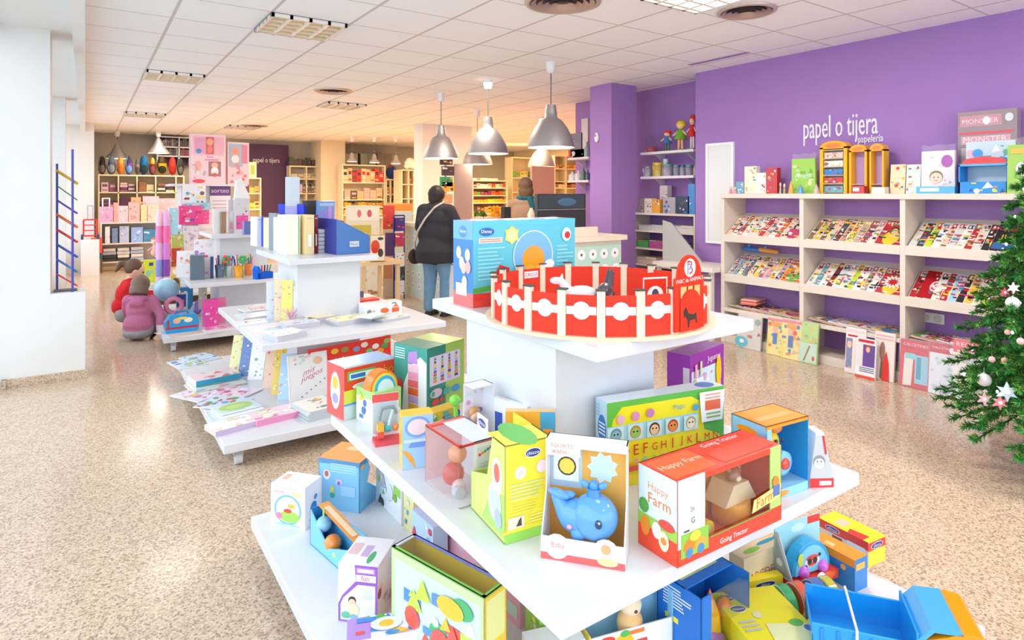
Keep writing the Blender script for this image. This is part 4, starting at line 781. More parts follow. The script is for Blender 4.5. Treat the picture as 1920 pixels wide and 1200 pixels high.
B3('toy_box', 'open white and blue carton with teddy, bottom edge', 'toy box', (1040, 1230), (1105, 1262), (1262, 1215), 1150, ZB, '9ad0ee', a_ted, parts=p_ted, hollow=True)
q = MB(); p = W(1050, 1262, ZB+.0005); q.box(-.1, -.04, 0, .06, .04, .11, 'f4f6f4'); c = q.cv((-.1, -.04, 0), (1, 0, 0), (0, 0, 1), .16, .11, 'gloss'); busy(c, 3, ['40b090', 'e8b040', '3a90c8', 'e8503c', 'c8dce8'], 12); tag(q.build('toy_box', None, p, -.3), 'white box with coloured drawings beside the teddy carton', 'toy box')
def a_bl(q, w, d, h):
    k = '1f74d0'; T = .004
    q.box(0, 0, 0, T, d, h, k); q.box(0, d-T, 0, w, d, h, k); q.box(w-T, 0, 0, w, d, h, k); q.box(0, 0, 0, w, d, T, k)
    q.box(0, d*.35, h-T, w, d, h, k); tp = q.cv((0, d*.35, h), (1, 0, 0), (0, 1, 0), w, d*.65, 'gloss'); tp.r(.1, .3, .85, .92, 'd8e0a0'); busy(tp, 13, ['e84830', '50b040', 'f0c030', 'a8b8e0', 'f4f4f4', 'd03028'], 24, .12, .32, .83, .9)
    q.box(0, 0, 0, w, T, h*.12, k); q.box(0, 0, 0, w*.2, T, h, k); l = q.cv((0, d, 0), (0, -1, 0), (0, 0, 1), d, h, 'gloss'); l.lines(.15, .6, .8, .92, 7, 'e8f0fa', random.Random(2)); l.r(.2, .4, .5, .48, 'e8e040'); l.poly([(.55, .02), (.95, .02), (.95, .3)], 'e84838'); l.r(.0, .0, .6, .1, 'c8e8f4')
def p_bl(o, w, d, h):
    part('toy_tower', o, lambda q: (q.lathe([(.03, .01), (.034, .04), (.028, .09), (.012, .13), (0, .16)], 14, ['f0a020', 'f4b830', 'f0a020', 'e86a30'], 'plastic', (w*.5, d*.35, 0)), q.lathe([(.045, .006), (.045, .03), (.02, .05)], 14, 'a050c0', 'plastic', (w*.45, d*.3, 0)), q.ell((w*.8, d*.35, .06), (.03, .03, .05), 'e86a30', 'plastic'), q.ell((w*.3, d*.18, .05), (.012, .012, .05), 'f0903c', 'plastic')))
    part('clear_window', o, lambda q: q.box(w*.2, 0, h*.12, w, .001, h, 'ffffff', 'clear'))
B3('toy_box', 'deep blue window box with orange and purple toy tower', 'toy box', (1250, 1180), (1315, 1255), (1405, 1195), 1125, ZB, '1f74d0', a_bl, parts=p_bl, hollow=True)
def a_wood(q, w, d, h):
    f, l, tp, r = faces(q, w, d, h); f.t('ABCDEFG', .12, .3, .76, .4, 'b86a50'); f.lines(.1, .1, .9, .22, 1, 'a08868'); tp.r(.05, .1, .95, .9, 'eedab0'); tp.e(.3, .4, .18, .2, '8cc83c', 12); tp.e(.7, .6, .22, .14, '2fa0c0', 12); tp.poly([(.85, .6), (.98, .8), (.9, .5)], '2fa0c0')
B3('wooden_puzzle_box', 'pale wooden letter puzzle box with green and blue animals', 'toy box', (1352, 1118), (1395, 1130), (1476, 1090), 1050, ZB+.001, 'e6d0a8', a_wood)
def a_bub(q, w, d, h):
    k = 'e83c34'
    q.box(0, 0, 0, w, d, h*.16, k); q.box(0, d-.004, 0, w, d, h, 'a8e0e8'); f = q.cv((0, d-.004, 0), (1, 0, 0), (0, 0, 1), w, h, 'gloss'); f.r(.72, .86, 1, 1, k); f.e(.5, .85, .15, .08, 'd0f0f4')
    c = q.cv((0, 0, 0), (1, 0, 0), (0, 0, 1), w, h*.16, 'gloss'); c.r(.1, .3, .4, .7, 'f6dcd8'); c.e(.7, .6, .25, .5, 'f07030'); c.c(.6, .6, .1, 'f4f4f0')
    q.add([(0, 0, h*.16), (.003, 0, h*.16), (.003, d, h*.16), (0, d, h*.16), (0, d*.75, h*.9), (.003, d*.75, h*.9), (.003, d, h*.9), (0, d, h*.9)], [(0, 3, 7, 4), (1, 5, 6, 2), (0, 4, 5, 1)], 'c8ccd0', 'gloss')
    l = q.cv((0, d, 0), (0, -1, 0), (0, 0, 1), d, h, 'gloss'); l.poly([(.0, .2), (.85, .2), (.1, .85)], '9aa4a8'); l.c(.3, .4, .16, 'd8dcdc')
def p_bub(o, w, d, h):
    t1 = part('toy_body', o, lambda q: (q.prism([(w*.5+w*.42*math.cos(i*math.pi/14), h*.2+h*.55*math.sin(i*math.pi/14)) for i in range(15)], d*.25, d*.7, '2fa8dc', 'plastic', smooth=False), q.prism([(w*.5+w*.36*math.cos(i*math.pi/14), h*.2+h*.48*math.sin(i*math.pi/14)) for i in range(15)], d*.2, d*.25, '7cd0f0', 'plastic')))
    part('bug_print', t1, lambda q: (lambda c: (c.e(.5, .35, .16, .14, 'f4f4f4'), c.e(.5, .46, .13, .09, 'e84030'), c.e(.5, .28, .1, .06, 'e84030'), c.c(.44, .37, .05, '222222', 8), c.c(.56, .37, .05, '222222', 8), c.c(.66, .5, .03, '222222', 6), c.c(.36, .25, .03, '222222', 6), c.e(.24, .5, .06, .2, 'd4e048')))(q.cv((0, d*.199, h*.18), (1, 0, 0), (0, 0, 1), w, h*.6, 'gloss')))
    for x in (.3, .72): part('pink_wheel', o, lambda q: q.ell((w*x, d*.18, h*.25), (.021, .018, .021), 'e070e0', 'plastic'))
B3('toy_pack', 'red based pack with blue arch bug toy on pink wheels', 'toy box', (1458, 1085), (1487, 1113), (1572, 1082), 1008, ZB+.03, 'e83c34', a_bub, parts=p_bub, hollow=True)
bpy.data.objects['toy_pack'].location.z
def a_o2(q, w, d, h):
    f, l, tp, r = faces(q, w, d, h); l.r(0, 0, 1, .78, '2f8ad8'); l.r(0, .76, 1, 1, 'f89a30'); tp.r(0, 0, 1, 1, 'f89a30'); tp.r(.2, .55, .5, .75, 'fbc888'); f.r(.1, .65, .8, .85, 'f4c050'); l.c(.15, .55, .05, 'f07850'); l.c(.75, .62, .06, 'f4b050'); l.lines(.2, .3, .6, .6, 4, '58a8e8')
B3('toy_box', 'long orange and blue box behind the bug toy', 'toy box', (1546, 1052), (1603, 1112), (1626, 1100), 1052, ZB, '2f8ad8', a_o2)
def a_yr(q, w, d, h):
    f, l, tp, r = faces(q, w, d, h); l.r(0, 0, 1, .7, 'e0d8d0'); l.r(0, .65, 1, 1, 'e03c34'); logo(l, .15, .7, .3, .22); l.r(.3, .1, .5, .6, '8a5040'); l.r(.6, .05, .95, .7, 'e8e4e0'); f.r(0, .62, 1, .95, 'e84038'); logo(f, .15, .64, .7, .26); tp.r(0, 0, 1, 1, 'f4e030'); tp.r(.2, .55, .7, .75, 'd8c8b0'); tp.poly([(.0, .1), (.4, .1), (.3, .45), (.0, .4)], 'e03c34')
B3('toy_box', 'yellow and red box farthest along the bottom shelf', 'toy box', (1568, 1000), (1628, 1065), (1660, 1050), 1018, ZB, 'f4e848', a_yr)
def a_y2(q, w, d, h):
    f, l, tp, r = faces(q, w, d, h)
    tp.r(0, 0, 1, 1, 'f6ea28'); logo(tp, .05, .82, .24, .12); logo(tp, .08, .62, .24, .12); tp.c(.4, .55, .07, 'e8e4b0'); tp.poly([(.3, .0), (.9, .0), (.95, .32), (.4, .4)], 'e8ecb0'); tp.lines(.06, .3, .3, .5, 3, 'c8c8c8'); tp.e(.82, .35, .1, .06, '60b850'); tp.e(.92, .25, .06, .05, '4a70c0')
B3('toy_box', 'low bright yellow box lying in front of the dump truck', 'toy box', (1436, 1152), (1424, 1290), (1556, 1268), 1228, ZB, 'f6ea28', a_y2)
# stacking roller discs
slabp('toy_box', 'upright yellow carton card beside the roller discs', 'toy box', (1402, 1135), (1468, 1120), 1078, ZB, .03, 'f6e030', [], 0, art=lambda c: (logo(c, .2, .62, .6, .25), logo(c, .1, .2, .6, .25)))
t = empty('roller_toy', 'toy roller of green, red and blue clear discs', 'toy', W(1500, 1152, ZB+.0005), -.35)
for i, (x, k) in enumerate(((-.075, '48b070'), (-.02, 'e8603c'), (.045, '4a78c0'), (.085, 'c8c040'))):
    part('roller_disc', t, lambda q: (q.cyl((x, 0, .05), (x+.03, 0, .05), .05, k, 'plastic', 24), q.cyl((x-.002, 0, .05), (x, 0, .05), .05, 'e8ece8', 'plastic', 24, .046), q.cyl((x-.004, 0, .05), (x-.002, 0, .05), .046, k, 'plastic', 24), q.cyl((x-.006, 0, .05), (x-.003, 0, .05), .014, '5a5a60', 'plastic', 12)))
# dump truck
p = W(1640, 1262, ZB+.0005); t = empty('toy_dump_truck', 'big toy dump truck with blue tipper and orange cab', 'toy truck', p, -.95)
B_ = '1f9be6'
def tip(q):
    T = .006; x0, x1, w, z0, z1 = -.17, .085, .095, .075, .165
    q.box(x0, -w, z0, x1, w, z0+T, B_, 'plastic'); q.box(x0, -w, z0, x1, -w+T, z1, B_, 'plastic'); q.box(x0, w-T, z0, x1, w, z1, B_, 'plastic'); q.box(x1-T, -w, z0, x1, w, z1+.03, B_, 'plastic'); q.box(x0, -w, z0, x0+T, w, z1-.03, B_, 'plastic')
    q.prism([(x1-.006, z1+.01), (x1+.03, z1+.05), (x1+.095, z1+.055), (x1+.1, z1+.045), (x1+.035, z1+.04), (x1, z1)], -w, w, '48ace8', 'plastic')
    for i in range(6): q.box(x0+.02+.04*i, -w-.004, z0, x0+.03+.04*i, -w, z1-.01, '1888d0', 'plastic')
part('tipper', t, tip, bev=.002)
part('white_strap', t, lambda q: q.tube([(-.06, .1, .12), (-.06, .1, .17), (-.06, -.1, .17), (-.06, -.1, .12)], .004, 'f8f8f8', 'plastic', 6))
def cab(q): q.prism([(.095, .03), (.225, .03), (.245, .12), (.235, .205), (.225, .215), (.19, .22), (.15, .2), (.1, .18)], -.095, .095, 'fb9a18', 'plastic'); q.box(.12, -.0905, .11, .17, -.09, .17, 'f0d020', 'plastic'); q.box(.235, -.06, .12, .245, .06, .17, '3a4450', 'plastic')
part('cab', t, cab, bev=.006)
part('chassis', t, lambda q: q.box(-.16, -.06, .04, .2, .06, .074, 'f0d828', 'plastic'))
for x in (-.1, .15):
    for y in (-.095, .065): part('wheel', t, lambda q: (q.cyl((x, y, .036), (x, y+.03, .036), .036, '5a4a44', 'plastic', 20), q.cyl((x, y-.002, .036), (x, y+.032, .036), .016, 'f0d828', 'plastic', 12)))
part('mudguard', t, lambda q: q.prism([(.1, .03), (.11, .07), (.13, .085), (.17, .085), (.19, .07), (.2, .03), (.21, .03), (.2, .09), (.1, .09)], -.096, -.09, 'd8e030', 'plastic'))
# ============================================================= goods on the second and third stands
def IT(name, lab, cat, x0, x1, yb, yt, at, dpt=.1, col='ffffff', art=None, yaw=None, group=None, cols=None, mat='gloss', parts=None, hollow=False, tilt=0):
    xc = (x0+x1)/2; k = (xc-960)/FX
    if isinstance(at, tuple): p = atd(xc, yb, at[1]); d = at[1]
    else: p = W(xc, yb, at+.0005); d = dep(p.x, p.y)
    if yaw is None: yaw = math.atan2(-p.x, p.y)
    U = (math.cos(yaw), math.sin(yaw)); g_ = (U[0]*R0+U[1]*R1)-k*(U[0]*F0+U[1]*F1)
    w = (x1-x0)*d/FX/max(abs(g_), .2); h = (yb-yt)*d/FX
    q = MB()
    if not hollow: q.box(-w/2, 0, 0, w/2, dpt, h, col, mat, cols)
    if art: art(q, w, dpt, h)
    o = q.build(name, None, p, yaw); 
    if tilt: o.rotation_euler = (-tilt, 0, yaw)
    tag(o, lab, cat, group)
    if parts: parts(o, w, dpt, h)
    return o
def FC(q, w, d, h, mat='gloss'): return q.cv((-w/2, 0, 0), (1, 0, 0), (0, 0, 1), w, h, mat)
def LC(q, w, d, h): return q.cv((-w/2, d, 0), (0, -1, 0), (0, 0, 1), d, h)
def TC(q, w, d, h): return q.cv((-w/2, 0, h), (1, 0, 0), (0, 1, 0), w, d)
def bz(seed, pal, n=12, base=None):
    def f(q, w, d, h):
        c = FC(q, w, d, h)
        if base: c.r(.05, .04, .95, .96, base)
        busy(c, seed, pal, n)
    return f
MAG = ['e8443c', 'f4f0e8', '3c3c46', 'f0c8a8', 'f4d23c', '4a90c0', '8a6a58', 'd8d0c8', '78b050', 'c84878']
def cover(c, seed, bg, hd, sub=None):
    g = random.Random(seed); c.r(.02, .02, .98, .98, bg); c.r(.06, .8, .94, .95, hd)
    [c.r(.09+.12*j, .83, .09+.12*j+.07, .92, 'f8f6f0' if hd != 'f4f0e8' else 'c03030') for j in range(7)]; c.e(.5, .28, .3, .28, g.choice(MAG), 12); c.e(.5+.1*(g.random()-.5), .58, .16, .15, g.choice(['5a3a28', '2c2420', 'c89048']), 12); c.e(.5, .55, .12, .12, 'f0c4a0', 12)
    for i in range(16):
        u = .04+.5*g.random()**1.5; v = .04+.86*g.random(); c.r(u, v, u+.05+.14*g.random(), v+.02+.06*g.random(), g.choice(MAG+['ffffff', 'c02830', '2a2a30']))
    for i in range(5): c.r(.06 if i % 2 else .62, .12+.12*i, .06+.3*g.random() if i % 2 else .95, .16+.12*i, g.choice(MAG))
def LY(name, lab, cat, px, py, z, w, l, h, rz, col, art=None, cols=None, n=1, group=None, mat='gloss', sides='e8e8ec'):
    p = W(px, py, z+.0005); q = MB()
    for i in range(n):
        g = random.Random(px+i); o_ = (g.random()-.5)*.02 if n > 1 else 0
        q.box(-w/2+o_, -l/2, h*i/n, w/2+o_, l/2, h*(i+1)/n-.0008*(n > 1), col if i == n-1 else sides, mat, {'t': col, 'f': sides, 'l': sides, 'r': sides} if cols is None else cols)
    if art: art(q.cv((-w/2, -l/2, h), (1, 0, 0), (0, 1, 0), w, l))
    return tag(q.build(name, None, p, rz), lab, cat, group)
# -- second stand, top: books and files
for x0, x1, yb, yt, c_, lab in ((482, 491, 462, 407, 'f0f2fa', 'white book at the left end of the book row'), (493, 505, 462, 407, '2c48d0', 'royal blue book in the row on the book stand'), (507, 517, 466, 409, 'f0e2c0', 'cream book between the blue and the grey book'),
        (518, 525, 470, 400, '8c949c', 'grey binder beside the big cream folder'), (527, 534, 472, 408, 'f2f2f4', 'thin white book left of the big cream folder'), (536, 563, 478, 403, 'f2eed4', 'big cream folder block with green spine edge'),
        (565, 572, 472, 412, 'd8c8e4', 'thin mauve book between cream folder and tan book'), (573, 589, 477, 403, 'f4dca0', 'tan book with cream pages beside the maroon one'), (590, 596, 475, 403, '8c2434', 'slim maroon book at the right end of the row')):
    IT('folder' if 'folder' in lab or 'binder' in lab else 'book', lab, 'book', x0, x1, yb, yt, ZT2, .16, c_, (lambda q, w, d, h: (lambda c: (c.r(.02, .01, .86, .99, 'f6f2e0'), c.r(.86, .01, .94, .99, '68b878')))(FC(q, w, d, h))) if 'cream folder block' in lab else (lambda q, w, d, h: (lambda c: (c.r(.3, .2, .7, .5, 'ffffff'), c.r(.1, .9, .9, .93, 'c8c8c8')))(FC(q, w, d, h))), group='books on the second stand', mat='paper', yaw=.12)
for i in range(6):
    IT('notepad', ('bottom', 'second', 'third', 'fourth', 'fifth', 'top')[i]+' notepad of the white pile beside the blue file', 'notepad', 597, 619-i % 2, 474-7.5*i, 467.5-7.5*i, ('d', 4.72), .12, 'f0ece8' if i % 2 else 'e6dfd8', group='white notepads', mat='paper', yaw=.12)
def magfile(name, lab, A, B, C, top, cols, sl=.45, plate=None, card=None):
    def art(q, w, d, h):
        T = .003; k, k2 = cols
        q.prism([(0, 0), (w, 0), (w, h*sl), (w*.12, h*.96), (0, h)], 0, T, k, 'gloss'); q.prism([(0, 0), (w, 0), (w, h*sl), (w*.12, h*.96), (0, h)], d-T, d, k, 'gloss'); q.box(0, 0, 0, T, d, h, k2); q.box(0, 0, 0, w, d, T, k); q.box(w-T, 0, 0, w, d, h*sl, k)
        c = q.cv((0, 0, 0), (1, 0, 0), (0, 0, 1), w, h, 'gloss')
        if plate: c.r(.4, .2, .68, .36, 'c8d4dc'); c.t(plate, .43, .23, .22, .1, '50606c')
    def parts(o, w, d, h):
        g = random.Random(w)
        for i in range(3): part('paper_sheaf', o, lambda q: q.box(w*(.2+.25*i), .006, .004, w*(.2+.25*i)+.012, d-.006, h*(.95-.17*i), ('e04840', 'f4f0ea', 'f0d8b0')[i], 'paper'))
        if card: part('card', o, lambda q: q.box(.004, .004, .0, .007, d-.004, h*card, 'e4eef0', 'paper'))
    return B3(name, lab, 'magazine file', A, B, C, top, ZT2, cols[0], art, parts=parts, hollow=True)
magfile('magazine_file', 'blue sloping magazine file with small grey name plate', (616, 470), (630, 478), (693, 474), 411, ('3f72b4', '3a3f9c'), .5, 'Plano')
magfile('magazine_file', 'deep royal blue magazine file behind the book row', (548, 463), (570, 468), (600, 464), 383, ('2838c8', '2a40d8'), .6)
IT('display_card', 'tall pale card with blue foot behind the book row', 'card', 536, 562, 468, 332, ZT2, .012, 'd4e0ea', lambda q, w, d, h: FC(q, w, d, h).r(0, 0, 1, .6, '7a78e0').r(0, .25, 1, .6, 'b4b4f0'), yaw=.1, mat='paper')
IT('magazine_file', 'clear blue magazine file beside the dark brown folder', 'magazine file', 596, 626, 468, 377, ZT2, .05, '7aa0d8', lambda q, w, d, h: FC(q, w, d, h).r(.1, .5, .9, .8, '9a8ce0').r(.05, .9, .95, .96, 'a8c8ec').r(.6, .6, .8, .9, 'c898d8'), yaw=.1, tilt=-.05)
IT('folder', 'dark brown folder leaning behind the royal blue file', 'folder', 568, 596, 467, 376, ZT2, .02, '4a4240', yaw=.1)
# -- second stand, middle shelf
def stripes(c):
    for i in range(5): c.r(.3+.1*i, .2, .35+.1*i, .8, 'd84848')
LY('colouring_book', 'white book with red stripes on the left of the second stand', 'book', 480, 580, ZM+.012, .22, .17, .008, .1, 'f6f2f0', stripes)
LY('paper_stack', 'pile of white books under the striped one', 'book pile', 480, 592, ZM, .24, .2, .012, .1, 'f0eeee', None, n=2, sides='d4d0cc')
LY('book', 'white book with bold red bar near the shelf edge', 'book', 470, 606, ZM, .2, .12, .012, .05, 'f4f2f2', lambda c: (c.r(.3, .5, .9, .65, 'e84830'), c.r(.3, .3, .38, .65, 'e84830')))
LY('notebook', 'pale notebook with pink lettering at the shelf front', 'notebook', 512, 612, ZM, .14, .1, .012, .1, 'f8f0f0', lambda c: c.t('notes', .2, .3, .6, .4, 'ec8088'))
for i, (px, py, w, c_, lab) in enumerate(((560, 612, .22, 'e8e4ea', 'grey magazine pile at the front of the second stand'), (600, 600, .2, 'f6e4c0', 'pale orange magazine pile left of the yellow one'), (655, 604, .26, 'f4f0c0', 'pale yellow magazine pile in the middle of the shelf'), (730, 598, .24, 'dfe8e8', 'pale blue magazine pile at the right of the shelf'), (535, 632, .2, 'f8f8fa', 'white sheet pile at the very front corner'))):
    LY('magazine_stack', lab, 'magazine pile', px, py, ZM, w, .17, .035 if i != 3 else .02, .05+.06*i, c_, lambda c: busy(c, i, ['f4d0b0', 'e8e8f4', 'c8e0d0', 'f0e8a0'], 6), n=5, sides='cfccd4', mat='paper')
LY('brochure', 'teal edged brochure on top of the pale piles', 'brochure', 700, 592, ZM+.045, .2, .14, .004, .5, 'd8ecec', lambda c: c.r(.0, .0, 1, .1, '3a8078'))
for i, (x0, x1, yb, yt, c_, lab) in enumerate(((500, 518, 600, 528, 'dfe6f4', 'pale blue brochure standing left in the fan'), (514, 530, 602, 522, 'f6dcb8', 'peach brochure standing in the fan'), (528, 548, 604, 526, 'f4e070', 'yellow brochure standing in the fan'), (542, 558, 603, 538, 'f0eef2', 'white brochure standing right in the fan'), (510, 524, 598, 512, 'd4e6f4', 'tall clear brochure behind the fan'))):
    IT('brochure', lab, 'brochure', x0, x1, yb, yt, ZM, .006, c_, bz(i+40, ['f0b0b8', '9ac0e8', 'f4d870', 'e88a6a', 'f4f4f4', 'b8a0d8'], 10), yaw=-.15-.12*i, tilt=.12, group='fanned brochures')
q = MB(); g = random.Random(8)
for i in range(26): a = g.random()*6.28; b_ = .3+1.1*g.random(); r = .05+.05*g.random(); q.cap((0, 0, .02), .003, (r*math.cos(a)*math.cos(b_), r*math.sin(a)*math.cos(b_), .02+r*math.sin(b_)), .002, g.choice(['f4f4f6', 'f0b8c8', 'e87898', 'd8d8e8']), 'gloss', 5)
tag(q.build('gift_bow', None, W(545, 606, ZM)), 'white and pink ribbon bow in front of the brochures', 'gift bow')
def a_pu(q, w, d, h): FC(q, w, d, h).t('Pu', .35, .05, .5, .5, 'ffffff').t('m', .4, .6, .3, .25, 'f8e8e8')
IT('toy_box', 'red box with white letters behind the fruit box', 'toy box', 662, 712, 588, 562, ZM, .1, 'e83c3c', a_pu, yaw=.05)
def a_fr(q, w, d, h): c = FC(q, w, d, h); c.e(.52, .4, .12, .22, 'f0702c'); c.r(.72, .2, .92, .55, 'f0603c'); c.poly([(.74, .6), (.92, .6), (.83, .9)], 'f48030'); c.e(.1, .4, .06, .2, '8a9098'); c.e(.22, .35, .05, .16, 'e8b0a0'); c.e(.78, .92, .08, .05, '5a8ad0')
IT('toy_box', 'white box with orange fruit shapes beside the column', 'toy box', 686, 754, 592, 568, ZM, .12, 'f6f4f2', a_fr, yaw=.05)
IT('toy_box', 'small slate blue tin behind the red box', 'tin', 668, 682, 558, 546, ('d', 4.8), .06, '6a7894')
for i, (x0, x1, k, lab) in enumerate(((653, 657, '8c3a44', 'dark red book standing beside the second column'), (658, 663, 'b06a7a', 'rose book standing beside the second column'))): IT('book', lab, 'book', x0, x1, 585, 525, ZM, .14, k, yaw=.2)
# -- second stand, bottom shelf
def a_mj(q, w, d, h): c = FC(q, w, d, h); c.r(.03, .03, .97, .97, 'efece6'); c.t('mis', .3, .52, .4, .13, 'c86078', True, .3, .08); c.t('juegos', .28, .34, .55, .2, 'c86078', True, .3, .14); busy(c, 2, ['d8d8d0', '9aa8a8', 'e8c8c0', 'c8d8d0', 'e8d8a8'], 8, .05, .75, .6, .97); c.e(.75, .82, .12, .08, 'f0b888'); [c.c(.3+.12*i, .1+.06*i, .02, '6a7078', 6) for i in range(6)]
IT('picture_book', 'pale square book with red handwriting title', 'book', 545, 618, 750, 664, ZB, .02, 'e6e2dc', a_mj, yaw=.1, tilt=.14)
def a_rd(q, w, d, h):
    c = FC(q, w, d, h); c.r(0, 0, 1, 1, 'e8341f'); c.t('arte', .28, .62, .2, .12, 'f8e8e0')
    for i, (u, v, k) in enumerate(((.3, .88, 'f0c030'), (.42, .88, '9a9040'), (.56, .84, '8a9ac0'), (.66, .9, 'f0e8d8'), (.72, .74, '7ac080'), (.8, .82, 'f4f0e8'), (.92, .8, '50a858'), (.95, .9, 'a0b060'), (.86, .7, 'e8a030'))): c.e(u, v, .045, .06, k)
    c.r(0, .0, .5, .3, 'd89838'); c.r(0, .0, 1, .1, '58a048')
IT('picture_book', 'wide red board book with small coloured shapes behind', 'book', 584, 738, 728, 643, ZB+.0, .02, 'e8341f', a_rd, yaw=.17, tilt=.05)
for i, (x0, x1, yb, yt, c_, pal, y_, lab) in enumerate(((428, 452, 700, 628, 'f0e8a8', ['e8b040', '9ac0e0', 'f0a0a0'], -.5, 'yellow edged comic leaning first in the row'), (446, 470, 705, 622, '6a84b8', ['dfe6f2', '8aa0cc'], -.5, 'blue covered comic leaning second in the row'),
        (464, 492, 712, 622, 'f2eeee', ['e8c8b0', 'c8d8e8', '9aa890'], -.5, 'white comic leaning third in the row'), (492, 516, 728, 648, 'f0c8b0', ['f4e0b0', 'e86050', 'c8d8a0'], -.45, 'peach storybook leaning before the yellow one'), (508, 530, 740, 652, 'f2cc5c', ['f4e8b0', 'e88a40'], -.45, 'yellow storybook with dark red corner, leaning'), (520, 548, 750, 664, 'b8d4f0', ['f4f4fa', 'e8a880', '5a80c0', 'f4e6f0'], -.45, 'pale blue storybook leaning at the end of row'))):
    IT('comic_book', lab, 'book', x0, x1, yb, yt, ZB, .014, c_, bz(60+i, pal, 14), yaw=y_, tilt=.45, group='leaning comics and storybooks')
LY('box_game', 'teal edged box with red and white lid', 'toy box', 402, 712, ZB+.018, .3, .2, .04, .15, 'f6dcdc', lambda c: busy(c, 5, ['e87070', 'a8c8a8', 'f4f4f4', 'f0a0a8'], 12), cols={'t': 'f6dcdc', 'f': '2f9ab8', 'l': 'e8ecf0', 'r': '2f9ab8'})
LY('colouring_book', 'flat magazine underneath the teal edged box', 'book', 405, 722, ZB, .34, .26, .016, .1, 'e4e0d4', lambda c: busy(c, 51, ['f0d890', 'f4b0c0', 'c8dce8'], 14), n=3, sides='d8c8b0')
for i, (px, py, c_, pal, lab) in enumerate(((352, 682, 'cfe0ec', ['6a9ad0', 'e8d850', '9ac8a0'], 'pale blue comic at the far left corner of the shelf'), (375, 672, 'c8e4ee', ['4a90d0', 'f4f4f4'], 'light blue comic beneath the leaning row'), (372, 740, 'eae0ee', ['e890a8', 'f0c060', 'b0a0d0'], 'lilac comic at the left edge of the shelf'), (440, 736, 'f6dcea', ['e86a98', 'f4a8c0', 'ffffff'], 'pink comic lying in the middle of the shelf'), (420, 756, 'd6e8f2', ['e06050', '80b0d8', '60a070'], 'grey blue comic lying near the front edge'))):
    LY('comic_book', lab, 'book', px, py, ZB+.001*i, .22, .28, .006, .2+.15*i, c_, (lambda pal, i: lambda c: busy(c, 70+i, pal, 16))(pal, i), group='comics lying flat')
LY('picture_book', 'lime green book on a pale blue one', 'book', 442, 764, ZB+.03, .24, .18, .008, .2, 'd4e6ee', lambda c: (c.e(.5, .5, .42, .4, 'b4d870'), c.e(.5, .5, .25, .2, 'cfe490')))
LY('paper_stack', 'pile of pale magazines under the lime green book', 'magazine pile', 448, 776, ZB, .26, .2, .028, .2, 'e8eef4', n=4, sides='c8d4dc')
LY('box_game', 'pink box with hearts near the front of the shelf', 'toy box', 515, 783, ZB, .27, .17, .035, .12, 'f8d8e0', lambda c: busy(c, 81, ['f090b0', 'f4f4d8', 'f8c0a0', 'ffffff'], 14), cols={'t': 'f8d8e0', 'f': 'e890b8', 'l': 'f0b8cc', 'r': 'e890b8'})
LY('box_game', 'white box with lilac side at the front corner', 'toy box', 434, 802, ZB, .24, .16, .03, .22, 'f8f4f2', lambda c: busy(c, 83, ['f8d8c8', 'e8e0b8', 'd8c8e8'], 9), cols={'t': 'f8f4f2', 'f': 'c8b0d0', 'l': 'e8d0c8', 'r': 'c8b0d0'})
LY('magazine_stack', 'pile of newspapers beside the red end box', 'magazine pile', 592, 775, ZB, .2, .24, .06, .15, 'f0ece0', lambda c: busy(c, 84, ['f0c040', 'a8c8e0', '8aa0a0'], 10), n=8, sides='c4ccd0')

# ============================================================= third stand
Z3 = 1.06
def a_dk(q, w, d, h): c = FC(q, w, d, h); c.r(.1, .1, .9, .5, 'e8509a'); busy(c, 3, ['f060a8', 'e84890', 'f8c0d8', '6a6070', 'c8c0c8'], 12, .05, .05, .95, .9)
IT('doll_pack', 'clear pack of pink dresses on the third stand', 'toy box', 440, 468, 436, 372, Z3, .08, 'd8d4d8', a_dk, yaw=.1)
def bag3(name, lab, cat, x0, x1, yb, yt, at, cols, seed):
    def art(q, w, d, h):
        q.ell((0, d/2, h*.3), (w*.5, d*.5, h*.32), cols[0], 'matte', 12, 8); q.ell((0, d/2, h*.6), (w*.4, d*.4, h*.3), cols[1], 'matte', 12, 8)
        c = q.cv((-w*.3, -.002, h*.15), (1, 0, 0), (0, 0, 1), w*.6, h*.35); busy(c, seed, cols, 6)
    return IT(name, lab, cat, x0, x1, yb, yt, at, (x1-x0)/FX*4, cols[0], art, hollow=True)
IT('display_card', 'white card standing on the top of the third stand', 'card', 400, 425, 437, 392, Z3, .01, 'eeeeec', yaw=.2)
IT('wood_ruler_box', 'narrow brown board beside the white card', 'board', 415, 424, 437, 397, Z3, .02, 'a8876c', yaw=.3)
IT('display_card', 'grey upright leaflet board behind the pink dress pack', 'card', 428, 446, 436, 374, Z3, .012, 'd0c8c4', lambda q, w, d, h: FC(q, w, d, h).e(.5, .5, .35, .18, 'ece6e4').r(.1, .1, .9, .3, 'e8a0a8'), yaw=.1)
IT('folder', 'small blue carton at the end of the top shelf', 'carton', 458, 474, 440, 415, Z3, .05, '6a78b8', yaw=.2)
pc = W(454, 436, Z3); q = MB(); q.prism([(-.08, 0), (.09, 0), (.07, .05), (-.01, .23), (-.06, .2)], 0, .05, 'f2f2f0', 'gloss'); tag(q.build('paper_cone', None, (pc.x, pc.y, zat(372, dep(pc.x, pc.y))+.001), .1), 'folded white paper cone above the third stand', 'paper')
